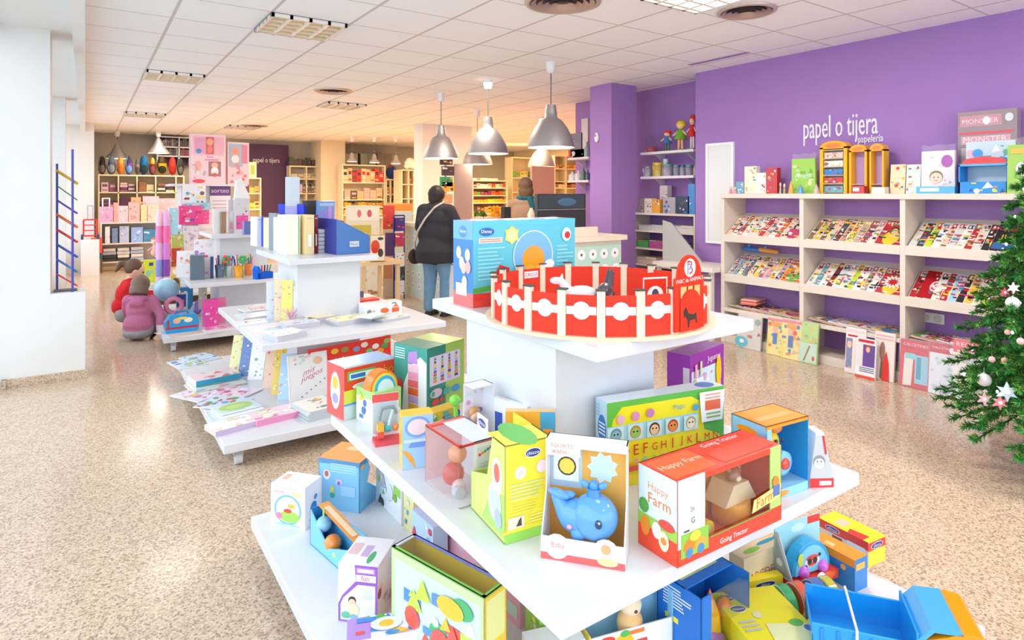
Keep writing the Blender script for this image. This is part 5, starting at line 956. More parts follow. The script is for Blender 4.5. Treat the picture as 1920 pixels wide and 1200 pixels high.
# pens and cups on its middle shelf
def cup(px, py, r, h, col, lab, pens, cat='pen cup'):
    p = W(px, py, ZM); t = empty('pen_cup', lab, cat, (p.x, p.y, ZM+.0005))
    part('cup', t, lambda q: (q.lathe([(r*.8, 0), (r, h), (r*.94, h), (r*.75, .004), (0, .004)], 16, col, 'gloss')))
    g = random.Random(px)
    for i in range(pens):
        a = g.random()*6.28; k = g.choice(['e84830', '30a050', '2a60c8', 'f4d030', 'e060a0', '5a4030', 'f4f4f4'])
        part('pen', t, lambda q: (q.cyl((r*.4*math.cos(a), r*.4*math.sin(a), .01), (r*1.0*math.cos(a), r*1.0*math.sin(a), h+.06+.05*g.random()), .006, k, 'gloss', 6)))
cup(412, 519, .05, .13, '6a8098', 'grey blue mesh cup of pens behind the grey file', 6); cup(448, 520, .055, .13, 'f4a820', 'bright orange pen cup in the middle of the shelf', 7)
cup(466, 516, .04, .13, 'e8883c', 'dark orange pen cup beside the bright orange one', 5); cup(428, 517, .045, .11, 'd8e0e4', 'pale clear cup of green and red pens', 8)
t = empty('pencil_case', 'open blue pencil bag full of pens', 'pencil case', W(494, 522, ZM+.0005), .3)
part('case_body', t, lambda q: (q.box(-.09, -.04, 0, .09, .05, .07, '1f5fd0', 'matte'), q.prism([(-.09, .0), (-.05, 0), (-.05, .1), (-.075, .14), (-.095, .1)], -.04, .05, '1f6ae0', 'matte')), bev=.008)
for i, k in enumerate(('f4d020', 'd83030', '2a2a2a', '6a3a8a', '40a050')): part('pen', t, lambda q: q.cyl((-.04+.025*i, 0, .05), (-.05+.035*i, .01, .14), .008, k, 'gloss', 6))
IT('magazine_file', 'dark grey empty magazine file on the third stand', 'magazine file', 356, 382, 525, 479, ZM, .15, '5c6c78', lambda q, w, d, h: (FC(q, w, d, h).r(0, 0, .06, 1, '75858f')), cols={'r': '4a6458'}, yaw=-.2)
IT('folder', 'thin navy folder behind the dark grey file', 'folder', 394, 400, 522, 482, ZM, .1, '28306a', yaw=-.2)
def clear_easel(name, lab, x0, x1, yb, yt, seed, pal):
    IT(name, lab, 'sticker sheet', x0, x1, yb, yt, ZM, .02, 'f4ecec', bz(seed, pal, 20), yaw=-.25, tilt=.2)
clear_easel('sticker_sheet', 'pink sticker sheet leaning behind the grey file', 362, 400, 520, 448, 12, ['f0a0b8', 'e85878', 'f8e0d8', 'b080c8', 'f4b088', 'f4f4f4'])
clear_easel('sticker_sheet', 'peach sticker sheet at the left of the shelf', 330, 362, 520, 470, 13, ['f8b8a0', 'f4d8c8', 'f08878', 'f4f4f4', 'e8a070'])
# bottom shelf of the third stand
t = empty('globe', 'pale blue globe lamp beside the girl in pink', 'globe', atd(312, 543, 6.75))
part('ball', t, lambda q: q.ell((0, 0, 0), (.125, .125, .125), 'a8d4ea', 'gloss', 28, 18)); part('cap', t, lambda q: q.lathe([(.05, .115), (.03, .125), (0, .13)], 16, 'f0ecd0', 'gloss')); part('stand', t, lambda q: (q.lathe([(.08, -.305), (.075, -.29), (.02, -.28), (.02, -.12)], 18, 'e8e0c8', 'gloss')))
t = empty('teaching_frame', 'pink ring toy in front of the blue globe, by the children', 'toy', atd(326, 573, 6.6)); t.name = 'toy_ring'
part('ring', t, lambda q: [q.cap((.075*math.cos(a*.3927), 0, .075*math.sin(a*.3927)), .024, (.075*math.cos((a+1)*.3927), 0, .075*math.sin((a+1)*.3927)), .024, 'ec8cac', 'gloss', 8) for a in range(16)])
def a_pet(q, w, d, h): c = FC(q, w, d, h); c.r(0, 0, 1, .6, '3f9fd4'); c.e(.35, .7, .12, .12, 'f4c0a8'); c.e(.75, .7, .16, .1, 'f4f0d8'); c.e(.5, .85, .3, .06, 'e8e070'); busy(c, 4, ['f4f4f4', 'f09a70', 'e8e070'], 6, .1, .5, .9, .95)
t = empty('toy_case', 'blue toy case with red band at the corner', 'toy case', W(342, 623, ZB+.0005), .05)
def cs(q): q.prism([(-.14, 0), (.14, 0), (.15, .08), (.12, .17), (-.1, .17), (-.15, .1)], 0, .11, '34a0d8', 'gloss'); c = q.cv((-.12, 0, .05), (1, 0, 0), (0, 0, 1), .24, .11); c.e(.3, .6, .14, .25, 'f4b898'); c.e(.72, .6, .16, .22, 'f4f0d8'); c.e(.5, .8, .2, .12, 'e8e070')
part('case', t, cs, bev=.008)
part('red_band', t, lambda q: (q.box(-.145, -.004, .04, .145, 0, .058, 'd82c48', 'gloss'), q.box(-.13, -.004, .05, -.115, 0, .13, 'd82c48', 'gloss')))
part('handle', t, lambda q: q.tube([(-.06, .05, .165), (-.05, .05, .2), (.05, .05, .2), (.06, .05, .165)], .008, '2a80c0'))
def a_pk(q, w, d, h): c = FC(q, w, d, h); busy(c, 6, ['e8308c', 'f8b8d8', 'f060a8', 'ffffff'], 16)
IT('gift_bag', 'bright magenta bag pack beside the blue toy case', 'bag', 385, 410, 612, 562, ZB, .08, 'f050a8', a_pk, yaw=.2)
IT('doll_pack', 'pink clear doll pack with pointed top', 'toy box', 398, 424, 606, 560, ZB, .06, 'f488b8', bz(14, ['e03880', 'f8d0e0', 'b0304c', 'ffffff'], 14), yaw=-.1)
LY('doll_pack', 'flat pink doll pack lying at the front edge', 'toy box', 412, 620, ZB, .28, .14, .03, .1, 'f490bc', lambda c: busy(c, 15, ['f8d8e8', 'e83c8c', 'ffffff'], 12))
IT('toy_box', 'small white and navy box behind the blue toy case', 'toy box', 330, 352, 592, 550, ZB+.0, .08, 'f0f0f6', lambda q, w, d, h: FC(q, w, d, h).r(.05, .4, .85, .95, '3c58b0').r(.2, .6, .7, .7, 'c8d0f0').e(.4, .2, .3, .1, 'c8e0f4'), yaw=-.1)
IT('toy_box', 'small turquoise box behind the navy one', 'toy box', 338, 362, 580, 539, ZB, .08, '2f8cc4', lambda q, w, d, h: FC(q, w, d, h).e(.4, .7, .2, .15, 'd8ecf8'), yaw=-.1)
q = MB(); q.cap((0, 0, .05), .045, (.01, 0, .13), .035, 'a070c8', 'gloss'); q.cap((.02, 0, .16), .022, (.05, -.02, .2), .018, '9058b8', 'gloss'); q.cap((-.02, .02, .1), .03, (-.06, -.02, .05), .025, 'c8e4f8', 'gloss'); tag(q.build('soft_toy', None, W(370, 590, ZB), 0), 'purple and pale blue toy horse figure', 'toy')
IT('toy_box', 'yellow oval toy pack behind the globe', 'toy box', 320, 338, 545, 515, ('d', 6.9), .05, 'f0c050', lambda q, w, d, h: FC(q, w, d, h).e(.5, .5, .4, .3, '8a5a30'))
IT('board_game', 'dark edged pack behind the purple horse figure', 'toy box', 372, 388, 580, 540, ('d', 6.75), .03, 'c0b8a0', bz(3, ['70a050', '5a4a40', 'e8e0c0'], 8))
LY('comic_book', 'peach comic lying under the blue toy case', 'book', 350, 627, ZB, .3, .1, .003, .15, 'f4c8a8')
LY('comic_book', 'white comic lying by the girl in pink', 'book', 306, 624, ZB, .12, .1, .004, .4, 'f2f0f0', lambda c: busy(c, 9, ['9ac8a0', 'e8b0b0'], 5))
# brochure holder next to third stand's column
for i, (px, py, k, lab) in enumerate(((425, 520, 'e04830', 'red and green fabric flower among the pens'), (455, 500, '50a868', 'green fabric flower above the orange cup'))):
    p = W(px, 522, ZM); q = MB(); q.cyl((0, 0, 0), (0, 0, .2), .004, '409050')
    for a in range(6): q.ell((.03*math.cos(a), 0, .2+.03*math.sin(a)), (.022, .01, .018), (k, '40b060')[a % 2], 'gloss', 8, 5)
    tag(q.build('fabric_flower', None, (p.x, p.y, ZM)), lab, 'flower')
# ============================================================= goods on the wall shelving
def ITX(name, lab, cat, x0, x1, yt, X, z, dpt=.08, col='ffffff', art=None, group=None, mat='gloss', lean=0, hollow=False, parts=None, hh=None):
    ya, d0 = onX(x0, X); yb, d1 = onX(x1, X); w = ya-yb; h = hh or zat(yt, (d0+d1)/2)-z; q = MB()
    if not hollow: q.box(-w/2, 0, 0, w/2, dpt, h, col, mat)
    if art: art(q, w, dpt, h)
    o = q.build(name, None, (X, (ya+yb)/2, z+.0005), -math.pi/2); o.rotation_euler = (-lean, 0, -math.pi/2); tag(o, lab, cat, group)
    if parts: parts(o, w, dpt, h)
    return o
BAY = ['bay by the column', 'middle bay', 'bay by the tree']
ORD = ['first', 'second', 'third', 'fourth', 'fifth', 'sixth', 'seventh', 'eighth', 'ninth', 'tenth', 'eleventh', 'last']
PALS = {(0, 0): ['f0c8b0', 'e8e0d8', 'e87050', 'f4f0e8', 'd8d8d0', 'f4ece0', 'c84838', 'f0b8a0', 'f4f4f0', 'e8603c', 'f4d8c0', 'f4b080'],
    (1, 0): ['8a7a50', 'd8b848', '7a6a5c', 'e8c8a8', '5a5048', 'd09878', 'f0d060', 'c8a898', 'a05868', 'e8e0d8', 'c83848', 'f0a8a0'],
    (2, 0): ['d8d4cc', '4a4a48', 'c8dc30', 'f4f0e8', 'e4c8b0', 'd8dcd8', 'f4f0ec', 'b83840', 'e8d8d0', '3a3438', 'c02838', '305890'],
    (0, 1): ['b8b4b8', '8aa0b8', 'd8c8b8', '6a7890', 'f0d8c0', 'e8d060', 'c890a0', 'f0a0a8', 'e8c850', 'c8a0b0', 'f4883c', 'f08030'],
    (1, 1): ['e8d8c0', '6ab0b8', 'f0ece4', '7a3c3c', 'd8e0e0', 'f4e8d8', 'c8dc40', 'f4f4f0', 'b8a898', 'f0f0ec', 'c84040', '6a6460'],
    (2, 1): ['c02c30', 'b02428', '7a5048', 'f0ece0', 'c83038', 'a8d0e8', '3a3838', 'f0c860', 'f4e8d8', 'b8cc30', 'e0b8a0', 'd89888']}
for b in range(3):
    for r, (zf, zb) in enumerate(RACK):
        y1 = DIV[b]-.03; ang = math.atan2(zb-.0-zf+.03, XW-SX-.03); n = 11 if b < 2 else 12; st = (DIV[b]-DIV[b+1]-.06-.2)/(n-1)
        for i in range(n):
            g = random.Random(b*100+r*37+i); k = PALS[(b, r)][i % 12]; q = MB(); w = .2; l = .30+.02*g.random()
            q.box(-w/2, 0, 0, w/2, l, .005, 'eeeae4', 'gloss')
            c = q.cv((-w/2, 0, .005), (1, 0, 0), (0, 1, 0), w, l); cover(c, b*50+r*20+i, k, g.choice(['c83038', 'f4f0e8', '3a3a40', 'd8485c', 'f0d030']))
            if (b, r, i) == (1, 1, 10): c.star(.5, .45, .42, 'f4ece8', 14, .6); c.star(.5, .45, .26, 'c83038', 10, .5)
            if (b, r, i) == (2, 1, 1): c.r(.02, .02, .98, .98, 'b82028'); c.e(.5, .45, .2, .2, 'f0dcd8'); c.t('S', .38, .3, .24, .32, 'b82028')
            if (b, r, i) == (2, 0, 10): c.r(.02, .02, .98, .98, '2c2c34'); c.t('Chelsea', .04, .72, .92, .2, 'e83848'); c.t('JUJA', .1, .4, .8, .2, 'f4dc28'); c.r(.05, .06, .95, .3, '3868a8')
            y = y1-.1-i*st
            M = Matrix.Translation((SX+.035, y, zf-.022))@Matrix.Rotation(-math.pi/2, 4, 'Z')@Matrix.Rotation(ang, 4, 'X')@Matrix.Translation((0, 0, .005))@Matrix.Rotation(.085+.01*g.random(), 4, 'Y')@Matrix.Rotation((g.random()-.5)*.06, 4, 'Z')@Matrix.Translation((0, 0, .009))
            o = q.build('magazine'); o.matrix_world = M
            tag(o, 'magazine on the %s rack, %s from the left in the %s' % (('upper', 'lower')[r], ORD[i], BAY[b]), 'magazine', 'magazines on the slanted racks')
    # low shelf: magazines laid flat, fanned
    n = 7
    for i in range(n):
        g = random.Random(b*9+i+500); q = MB(); q.box(-.11, 0, 0, .11, .28, .012, g.choice(['f0ece8', 'd8c8bc', 'e8b8b0', 'c8a898']), 'gloss'); c = q.cv((-.11, 0, .012), (1, 0, 0), (0, 1, 0), .22, .28); cover(c, b*70+i, g.choice(MAG), g.choice(MAG))
        y = DIV[b]-.15-i*(.84-.3)/(n-1); o = q.build('magazine'); o.matrix_world = Matrix.Translation((SX+.04, y, .351))@Matrix.Rotation(-math.pi/2, 4, 'Z')@Matrix.Rotation(.1, 4, 'Y')@Matrix.Translation((0, 0, .012))
        tag(o, 'magazine lying on the low shelf, %s from the left in the %s' % (ORD[i], BAY[b]), 'magazine', 'magazines lying on the low shelf')
# pile of red papers + box in the first bay
q = MB(); [q.box(-.08+.01*(i % 2), 0, .014*i, .08+.01*(i % 2), .2, .014*i+.012, ('e0685c', 'f0a090', 'd85048', 'f0b8a8')[i % 4]) for i in range(4)]
tag(q.build('paper_stack', None, (SX+.06, 3.72, .40), -1.4), 'pile of red papers on the low shelf', 'paper pile')
# blue wrapped toys on the lower rack of the first bay
for i, (x0, x1, yt, k, lab) in enumerate(((1390, 1420, 455, '3a78d0', 'blue toy bag hanging over the lower rack'), (1420, 1450, 460, 'e89840', 'orange ended toy gun pack above the lower rack'))):
    q = MB(); ya, d0 = onX(x0, 5.5); yb, d1 = onX(x1, 5.5); q.cap((0, 0, 0), .025, (ya-yb, 0, -.01), .02, k, 'gloss', 10); q.cap((.04, 0, .01), .015, (.06, 0, .04), .012, '4a90e0', 'gloss', 8)
    tag(q.build('toy_pack', None, (5.56, ya, .94+.0*i), -math.pi/2), lab, 'toy')
# top board row
ZS = 1.5
def pack(q, w, d, h): pass
for i, (x0, x1, yt, k, lab) in enumerate(((1364, 1371, 349, 'e890a0', 'small pink figure at the left end of the top board'), (1372, 1379, 350, 'e8a0a8', 'second small pink figure on the top board'), (1380, 1395, 341, '60a8c8', 'small teal and white figure box on the top board'), (1396, 1418, 312, 'f0e8c8', 'yellow and white figure carton on the top board'), (1418, 1436, 324, 'e8e4e0', 'white figure carton between two taller ones'), (1437, 1457, 315, 'c83030', 'red topped figure carton on the top board'), (1458, 1463, 342, 'a8c0a0', 'tiny green figure beside the red topped carton'), (1465, 1471, 344, 'b8b070', 'tiny olive figure beside the green bag'))):
    if i in (0, 1, 6, 7):
        def fg(q, w, d, h, k=k): q.lathe([(w*.4, 0), (w*.3, h*.5), (w*.15, h*.6)], 10, k, 'gloss', (0, d/2, 0)); q.ell((0, d/2, h*.78), (w*.34, w*.34, h*.22), 'f0d0b8', 'gloss', 10, 6)
        ITX('toy_figure', lab, 'toy figure', x0, x1, yt, 5.42, ZS, .05, k, fg, hollow=True)
    else: ITX('figure_box', lab, 'toy box', x0, x1, yt, 5.45, ZS, .06, k, bz(i+90, ['f4f4f0', 'e0a050', '6a90b0', 'd8c8b0', 'c04040', 'e8d8c8'], 12))
def bagp(name, lab, x0, x1, yt, base, pal, seed, art=None, X=5.45):
    def a(q, w, d, h):
        q.prism([(-w/2, 0), (w/2, 0), (w*.48, h*.86), (-w*.48, h*.86)], 0, .03, base, 'gloss')
        q.prism([(-w*.48, h*.86), (w*.48, h*.86), (w*.5, h), (w*.2, h*.97), (0, h), (-w*.25, h*.96), (-w*.5, h)], .01, .02, 'f0eef4', 'bag')
        c = q.cv((-w*.45, 0, h*.04), (1, 0, 0), (0, 0, 1), w*.9, h*.78); busy(c, seed, pal, 14)
        if art: art(c)
    return ITX(name, lab, 'toy bag', x0, x1, yt, X, ZS, .03, base, a, hollow=True)
bagp('toy_bag', 'lime green printed bag with clear top', 1484, 1529, 287, '9ccc50', ['b8dc60', '8ab8d0', '70b040', 'd8e0a0'], 3, lambda c: c.t('Amigos', .12, .4, .76, .2, 'd8ecf4'))
bagp('toy_bag', 'white bag with doll portrait and purple badge', 1727, 1791, 270, 'ece4e8', ['e8d0d0', 'd8c0b8', 'f4f0f0', 'c8b0a8'], 5, lambda c: (c.face(.45, .35, .2, 'f0d0b8', '8a7050'), c.e(.8, .78, .18, .16, 'b058b0'), c.e(.5, .06, .4, .05, 'c83040')))
for x0, x1, yt, n, lab in ((1537, 1588, 264, 5, 'wide yellow arched display of toy cars'), (1592, 1625, 271, 0, 'narrow yellow arched display, nearly empty'), (1630, 1657, 269, 0, 'narrowest yellow arched display beside the shop sign')):
    def ya_(q, w, d, h, n=n):
        a = w/2; t_ = w*.12
        q.box(-a, 0, 0, -a+t_, d, h*.88, 'f4b81c'); q.box(a-t_, 0, 0, a, d, h*.88, 'f4b81c'); q.prism([(-a, h*.85), (a, h*.85)]+[(a*math.cos(j*math.pi/10), h*.88+h*.12*math.sin(j*math.pi/10)) for j in range(11)], 0, d, 'f4a828'); q.box(-a+t_, d-.005, 0, a-t_, d, h*.85, 'b898cc' if not n else 'c8b0a0')
        c = q.cv((-a, 0, h*.84), (1, 0, 0), (0, 0, 1), w, h*.15); c.e(.5, .45, .3, .3, 'e8802c')
    def yp(o, w, d, h, n=n):
        g = random.Random(3)
        for j in range(n+1 if n else 2): part('tray', o, lambda q: q.box(-w*.38, .004, h*(.02+.16*j), w*.38, d, h*(.03+.16*j), 'e8dcc0'))
        for j in range(n): part('toy_car_pack', o, lambda q: (q.box(-w*.34, .008, h*(.035+.16*j), w*.34, d*.8, h*(.14+.16*j), ('6ab0c8', 'c83848', '3a80c8', 'e8e4e0', 'd8c0b0')[j], 'gloss'), busy(q.cv((-w*.34, .008, h*(.035+.16*j)), (1, 0, 0), (0, 0, 1), w*.68, h*.1), j+3, MAG, 8)))
    ITX('arched_display', lab, 'display', x0, x1, yt, 5.45, ZS, .09, 'f4b81c', ya_, hollow=True, parts=yp)
for i, (x0, x1, yt, k, pal, lab) in enumerate(((1668, 1696, 308, 'f0d8b0', ['e0a850', '3a80c8', 'e84830', 'f4e8d0'], 'orange and blue card pack on the top board'), (1698, 1725, 308, 'd8e0dc', ['8a6858', 'e8d060', '5a98b0', 'c07080'], 'pale teal card pack leaning beside the orange one'))):
    ITX('card_pack', lab, 'toy pack', x0, x1, yt, 5.45, ZS, .02, k, bz(i+30, pal, 14), lean=.1)
for i, (x0, x1, yt, k, lab) in enumerate(((1475, 1486, 338, 'e8a840', 'small orange pyramid left of the green bag'), (1492, 1505, 345, '5aa0d8', 'small blue figure in front of the green bag'), (1521, 1535, 344, 'c0b0a0', 'small grey toy dinosaur beside the yellow display'))):
    def tf(q, w, d, h, k=k): q.lathe([(w*.45, 0), (w*.3, h*.5), (0, h)], 8, k, 'gloss', (0, d/2, 0))
    ITX('toy_figure', lab, 'toy figure', x0, x1, yt, 5.36, ZS, .05, k, tf, hollow=True)
for i, (x0, x1, yt, k, lab) in enumerate(((1597, 1620, 349, 'c83838', 'low red and white boxes before the narrow display'), (1634, 1659, 351, 'd8dcc8', 'low pale box before the narrowest display'), (1718, 1790, 350, '58b0e0', 'long flat blue and white box under the doll bag'))):
    ITX('flat_box', lab, 'box', x0, x1, yt, 5.36, ZS, .07, k, lambda q, w, d, h: FC(q, w, d, h).r(.1, .3, .6, .8, 'f4f4f4'))
def a_mh(q, w, d, h): c = FC(q, w, d, h); c.r(.04, .82, .75, .95, 'c890a0'); c.t('MONSTER', .08, .84, .62, .08, 'f0d0d8'); c.e(.5, .88, .06, .05, 'f4f4f4'); c.r(.03, .72, .95, .75, 'd85060'); c.r(.06, .6, .9, .7, 'd8a0a8'); c.t('MONSTER', .1, .62, .74, .07, 'f4dce0'); c.r(.06, .08, .94, .56, 'c8b8bc'); busy(c, 9, ['e8d0d8', '8a8088', 'e04858', 'f4e8ec'], 14, .06, .08, .94, .56); c.e(.88, .9, .07, .05, 'd8dce0')
ITX('doll_box', 'tall grey and pink doll box at the top right', 'toy box', 1796, 1907, 207, 5.56, ZS, .08, '9a888c', a_mh)
def a_car(q, w, d, h):
    q.box(-w/2, 0, 0, -w/2+.01, d, h*.55, '2888d8'); q.box(w/2-.01, 0, 0, w/2, d, h*.55, '2888d8'); q.box(-w/2, d-.01, 0, w/2, d, h, 'c8dce8'); q.box(-w/2, 0, 0, w/2, .01, h*.22, '2f90dc'); q.box(-w/2, 0, h*.52, w/2, d, h*.56, '58b0e8')
    q.prism([(-w*.45, h*.56), (w*.5, h*.56), (w*.4, h*.66), (.0, h*.7), (-w*.35, h*.66)], .004, .02, 'e83c38', 'gloss')
    c = q.cv((-w/2, 0, 0), (1, 0, 0), (0, 0, 1), w, h*.22); busy(c, 5, ['f4f4f4', 'f0d020', 'e88040', '205090'], 10); c = q.cv((-w/2, d-.01, h*.56), (1, 0, 0), (0, 0, 1), w, h*.44); busy(c, 6, ['f4f0f0', '3a98d8', '60b080', 'f0b0c0'], 12)
ITX('toy_car_display', 'bright blue open counter display of toy cars', 'display', 1797, 1890, 263, 5.36, ZS, .15, '2888d8', a_car, hollow=True)
bagp('toy_bag', 'green bag with panda picture cut by the right edge', 1888, 1945, 256, 'a0c850', ['68b840', 'f4f4f0', 'f0c840', '50a038', '3a3a3a'], 11, lambda c: (c.e(.5, .5, .22, .16, 'f4f4f4'), c.c(.42, .5, .06, '444444', 8), c.c(.58, .5, .06, '444444', 8), c.r(.1, .85, .9, .97, 'f0b83c')), 5.34)
# packs leaning on the floor against the plinth
def fl(name, lab, x0, x1, yt, base, art, X=5.27, ln=.10, bag=True, dpt=.02):
    def a(q, w, d, h):
        q.box(-w/2, 0, 0, w/2, d, h, base); c = FC(q, w, d, h); art(c)
    def pp(o, w, d, h):
        if bag: part('clear_wrap', o, lambda q: q.box(-w*.53, -.012, -.0, w*.53, -.011, h*1.04, 'ffffff', 'bag'))
    return ITX(name, lab, 'magazine pack', x0, x1, yt, X, .002, dpt, base, a, lean=-ln*-1, hollow=True, parts=pp)
fl('magazine_pack', 'clear pack with teal round toy leaning at the left', 1381, 1425, 592, 'd8d0c8', lambda c: (busy(c, 21, ['e8d0b0', 'c04848', '90a8a0', 'f4f0ec', 'e0b8b0'], 16), c.e(.2, .18, .28, .16, '30b8c8'), c.e(.22, .2, .1, .06, 'f4f0f0')))
def a_tob(c, s):
    c.r(0, 0, 1, 1, 'f4e48c'); c.r(0, .92, 1, 1, 'ec7a8c'); c.r(0, .0, .1, .6, 'f4dc28'); busy(c, s, ['f09838', '3a78c8', 'f0c830', 'e85048', '60b0a0', 'f0b8a0'], 20)
    c.e(.5, .85, .3, .06, 'f0a028'); c.e(.45, .7, .14, .09, 'f4b8a0'); c.r(.35, .3, .6, .6, '3a70c0')
fl('magazine_pack', 'yellow bordered activity pack with blue clothed figure', 1437, 1468, 598, 'f0e090', lambda c: a_tob(c, 3)); fl('magazine_pack', 'wider yellow activity pack beside the bordered one', 1464, 1500, 602, 'f0e090', lambda c: a_tob(c, 9), 5.25)
fl('magazine_pack', 'green and white drawing pack with brown pencil', 1497, 1531, 606, 'b8d880', lambda c: (busy(c, 5, ['f0b838', '80c058', 'f4f0a8', 'f08840'], 12, 0, .5, 1, 1), c.r(.02, .03, .98, .5, 'c8e0c8'), c.poly([(.25, .06), (.32, .04), (.62, .42), (.55, .45)], '9a6840'), c.e(.8, .14, .08, .06, 'd83858')), 5.25)
def a_pr(c): c.r(.02, .02, .98, .98, 'f0e4e2'); c.t('SEMANA', .06, .88, .88, .09, 'e8b0b0'); c.r(.1, .8, .6, .84, 'c83040'); c.r(.04, .1, .35, .76, '8a90b0'); c.e(.2, .62, .12, .08, 'f0c8a8'); busy(c, 6, ['f0d8d0', 'c8a890', 'f0b050', 'd8e0e8'], 8, .0, .05, .4, .5)
fl('magazine', 'white fronted gossip magazine leaning on the plinth', 1583, 1620, 616, 'f0e4e2', a_pr, bag=False)
fl('magazine', 'magazine cover with woman in purple, standing in front', 1603, 1640, 636, 'f4f0f0', lambda c: (c.r(.02, .02, .98, .98, 'e8e0e0'), c.r(.1, .9, .9, .97, 'd03040'), c.r(.35, .3, .95, .85, '6a4a98'), c.e(.6, .75, .14, .1, 'a85838'), c.e(.6, .73, .1, .07, 'f0c0a0'), c.r(0, .05, 1, .28, 'f4f0f0'), c.lines(.2, .14, .95, .28, 3, '30407a'), c.r(0, 0, 1, .06, 'e85038')), 5.21, bag=False)
fl('magazine', 'magazine with woman in bright red dress', 1637, 1675, 624, 'ece0d4', lambda c: (c.r(.02, .02, .98, .98, 'ece0d8'), c.lines(.05, .82, .95, .96, 2, 'e8a8a8'), c.e(.4, .6, .14, .2, '9a7060'), c.poly([(.4, .0), (.8, .0), (.75, .35), (.6, .62), (.45, .4)], 'e03028'), c.poly([(.3, .05), (.42, .0), (.45, .4), (.35, .5)], '7a6050')), bag=False)
def a_red(c): c.r(0, .8, 1, 1, 'c83848'); c.t('CALCETINES', .1, .87, .8, .07, 'f4d8dc')
fl('magazine_pack', 'red header pack with teal and cream socks', 1685, 1743, 640, 'd84858', lambda c: (a_red(c), c.poly([(.12, .02), (.4, .04), (.45, .72), (.15, .7)], 'e8e4d8'), c.r(.5, .1, .92, .7, '9acce0'), c.r(.55, .2, .7, .66, '4aa0c0'), c.r(.18, .6, .5, .72, '8ad0d8')), 5.26)
fl('magazine_pack', 'pale blue wrapped pack with red header', 1740, 1789, 645, 'e4e8f2', lambda c: (a_red(c), c.e(.85, .88, .1, .06, 'f0f0f4'), busy(c, 8, ['c8d8e8', 'a8b8d0', 'f0c8b0', 'f4f4f8'], 12, 0, 0, 1, .75)), 5.24)
fl('magazine_pack', 'white pack with big red gift header beside the tree', 1784, 1850, 640, 'eceae4', lambda c: (c.r(0, .78, 1, 1, 'e04450'), c.t('REGALO', .08, .87, .84, .09, 'f8e0e0'), c.lines(.1, .7, .8, .84, 2, 'f4c8c8'), c.r(.05, .62, .95, .7, 'c8c8c8'), c.e(.6, .3, .25, .2, 'f0ece8'), c.r(.05, .1, .25, .3, 'd0d8c8')), 5.20)
# -- alcove goods
X0, y0, y1, z = A1
def ALC(name, lab, cat, x0, x1, yt, zz, X=5.86, k='ffffff', art=None, **kw): return ITX(name, lab, cat, x0, x1, yt, X, zz, .08, k, art, **kw)
def dollf(h1, h2, body, legs):
    def a(q, w, d, h):
        for s in (-1, 1): q.cap((s*w*.12, d/2, h*.06), w*.07, (s*w*.1, d/2, h*.42), w*.08, legs, 'gloss', 8)
        q.lathe([(w*.34, h*.36), (w*.16, h*.66), (w*.08, h*.7)], 12, body, 'gloss', (0, d/2, 0)); q.ell((0, d/2, h*.8), (w*.22, w*.2, h*.12), h2, 'gloss'); q.ell((0, d/2+.01, h*.85), (w*.28, w*.24, h*.13), h1, 'gloss')
        for s in (-1, 1): q.cap((s*w*.16, d/2, h*.62), w*.06, (s*w*.42, d/2-.02, h*.5), w*.05, 'f0c8a0', 'gloss', 8)
        q.box(-w*.25, 0, 0, w*.25, d, h*.04, '60a050')
    return a
ALC('globe_toy', 'white domed bubble toy on the upper alcove shelf', 'toy', 1207, 1226, 250, z, art=lambda q, w, d, h: (q.lathe([(w*.45, 0), (w*.45, h*.25), (w*.3, h*.3)], 14, 'a85a60', 'gloss', (0, d/2, 0)), q.ell((0, d/2, h*.62), (w*.5, w*.5, h*.38), 'e4dce0', 'clear')), hollow=True)
ALC('plush_toy', 'red capped blue clothed figure on the upper alcove shelf', 'doll', 1236, 1258, 243, z, art=dollf('e03c34', 'f0d0b0', '4878b8', '5a7060'), hollow=True)
ALC('doll', 'blonde doll in green dress on the upper alcove shelf', 'doll', 1258, 1286, 224, z, art=dollf('f0d020', 'f4c890', '78b830', 'f0b088'), hollow=True)
ALC('doll', 'tall red haired doll in red and white dress', 'doll', 1284, 1304, 213, z, art=dollf('d04028', 'f4c8a0', 'd83038', 'f0e0e0'), hollow=True)
X0, y0, y1, z = A2
for i, (x0, x1, yt, k, lab) in enumerate(((1203, 1218, 312, 'a8a4b4', 'grey glass jar at the left of the lower alcove shelf'), (1221, 1238, 305, 'd0b458', 'yellow lidded jar on the lower alcove shelf'), (1240, 1248, 298, 'b8c8d8', 'slim bottle behind the jars'), (1239, 1257, 308, '9c98a8', 'grey jar with green lid on the alcove shelf'), (1259, 1270, 309, '8e8a9c', 'dark grey jar in the alcove row'), (1271, 1281, 309, '9490a0', 'grey jar with navy lid in the alcove row'), (1282, 1295, 309, '8a8698', 'jar near the right end of the alcove row'), (1296, 1304, 310, 'a4a0b0', 'last jar of the alcove row'))):
    ALC('storage_jar', lab, 'jar', x0, x1, yt, z, art=lambda q, w, d, h: (q.lathe([(w*.46, 0), (w*.48, h*.75), (w*.4, h*.8)], 12, k, 'gloss', (0, d/2, 0)), q.lathe([(w*.46, h*.8), (w*.46, h)], 12, ('8a8698', 'd8b840', 'c8d0d8', '5a9080', '6a8098', '3a5a98', '4a8a88', '787488')[i], 'gloss', (0, d/2, 0))), hollow=True)
_, ya, yb, zt, zs = AC
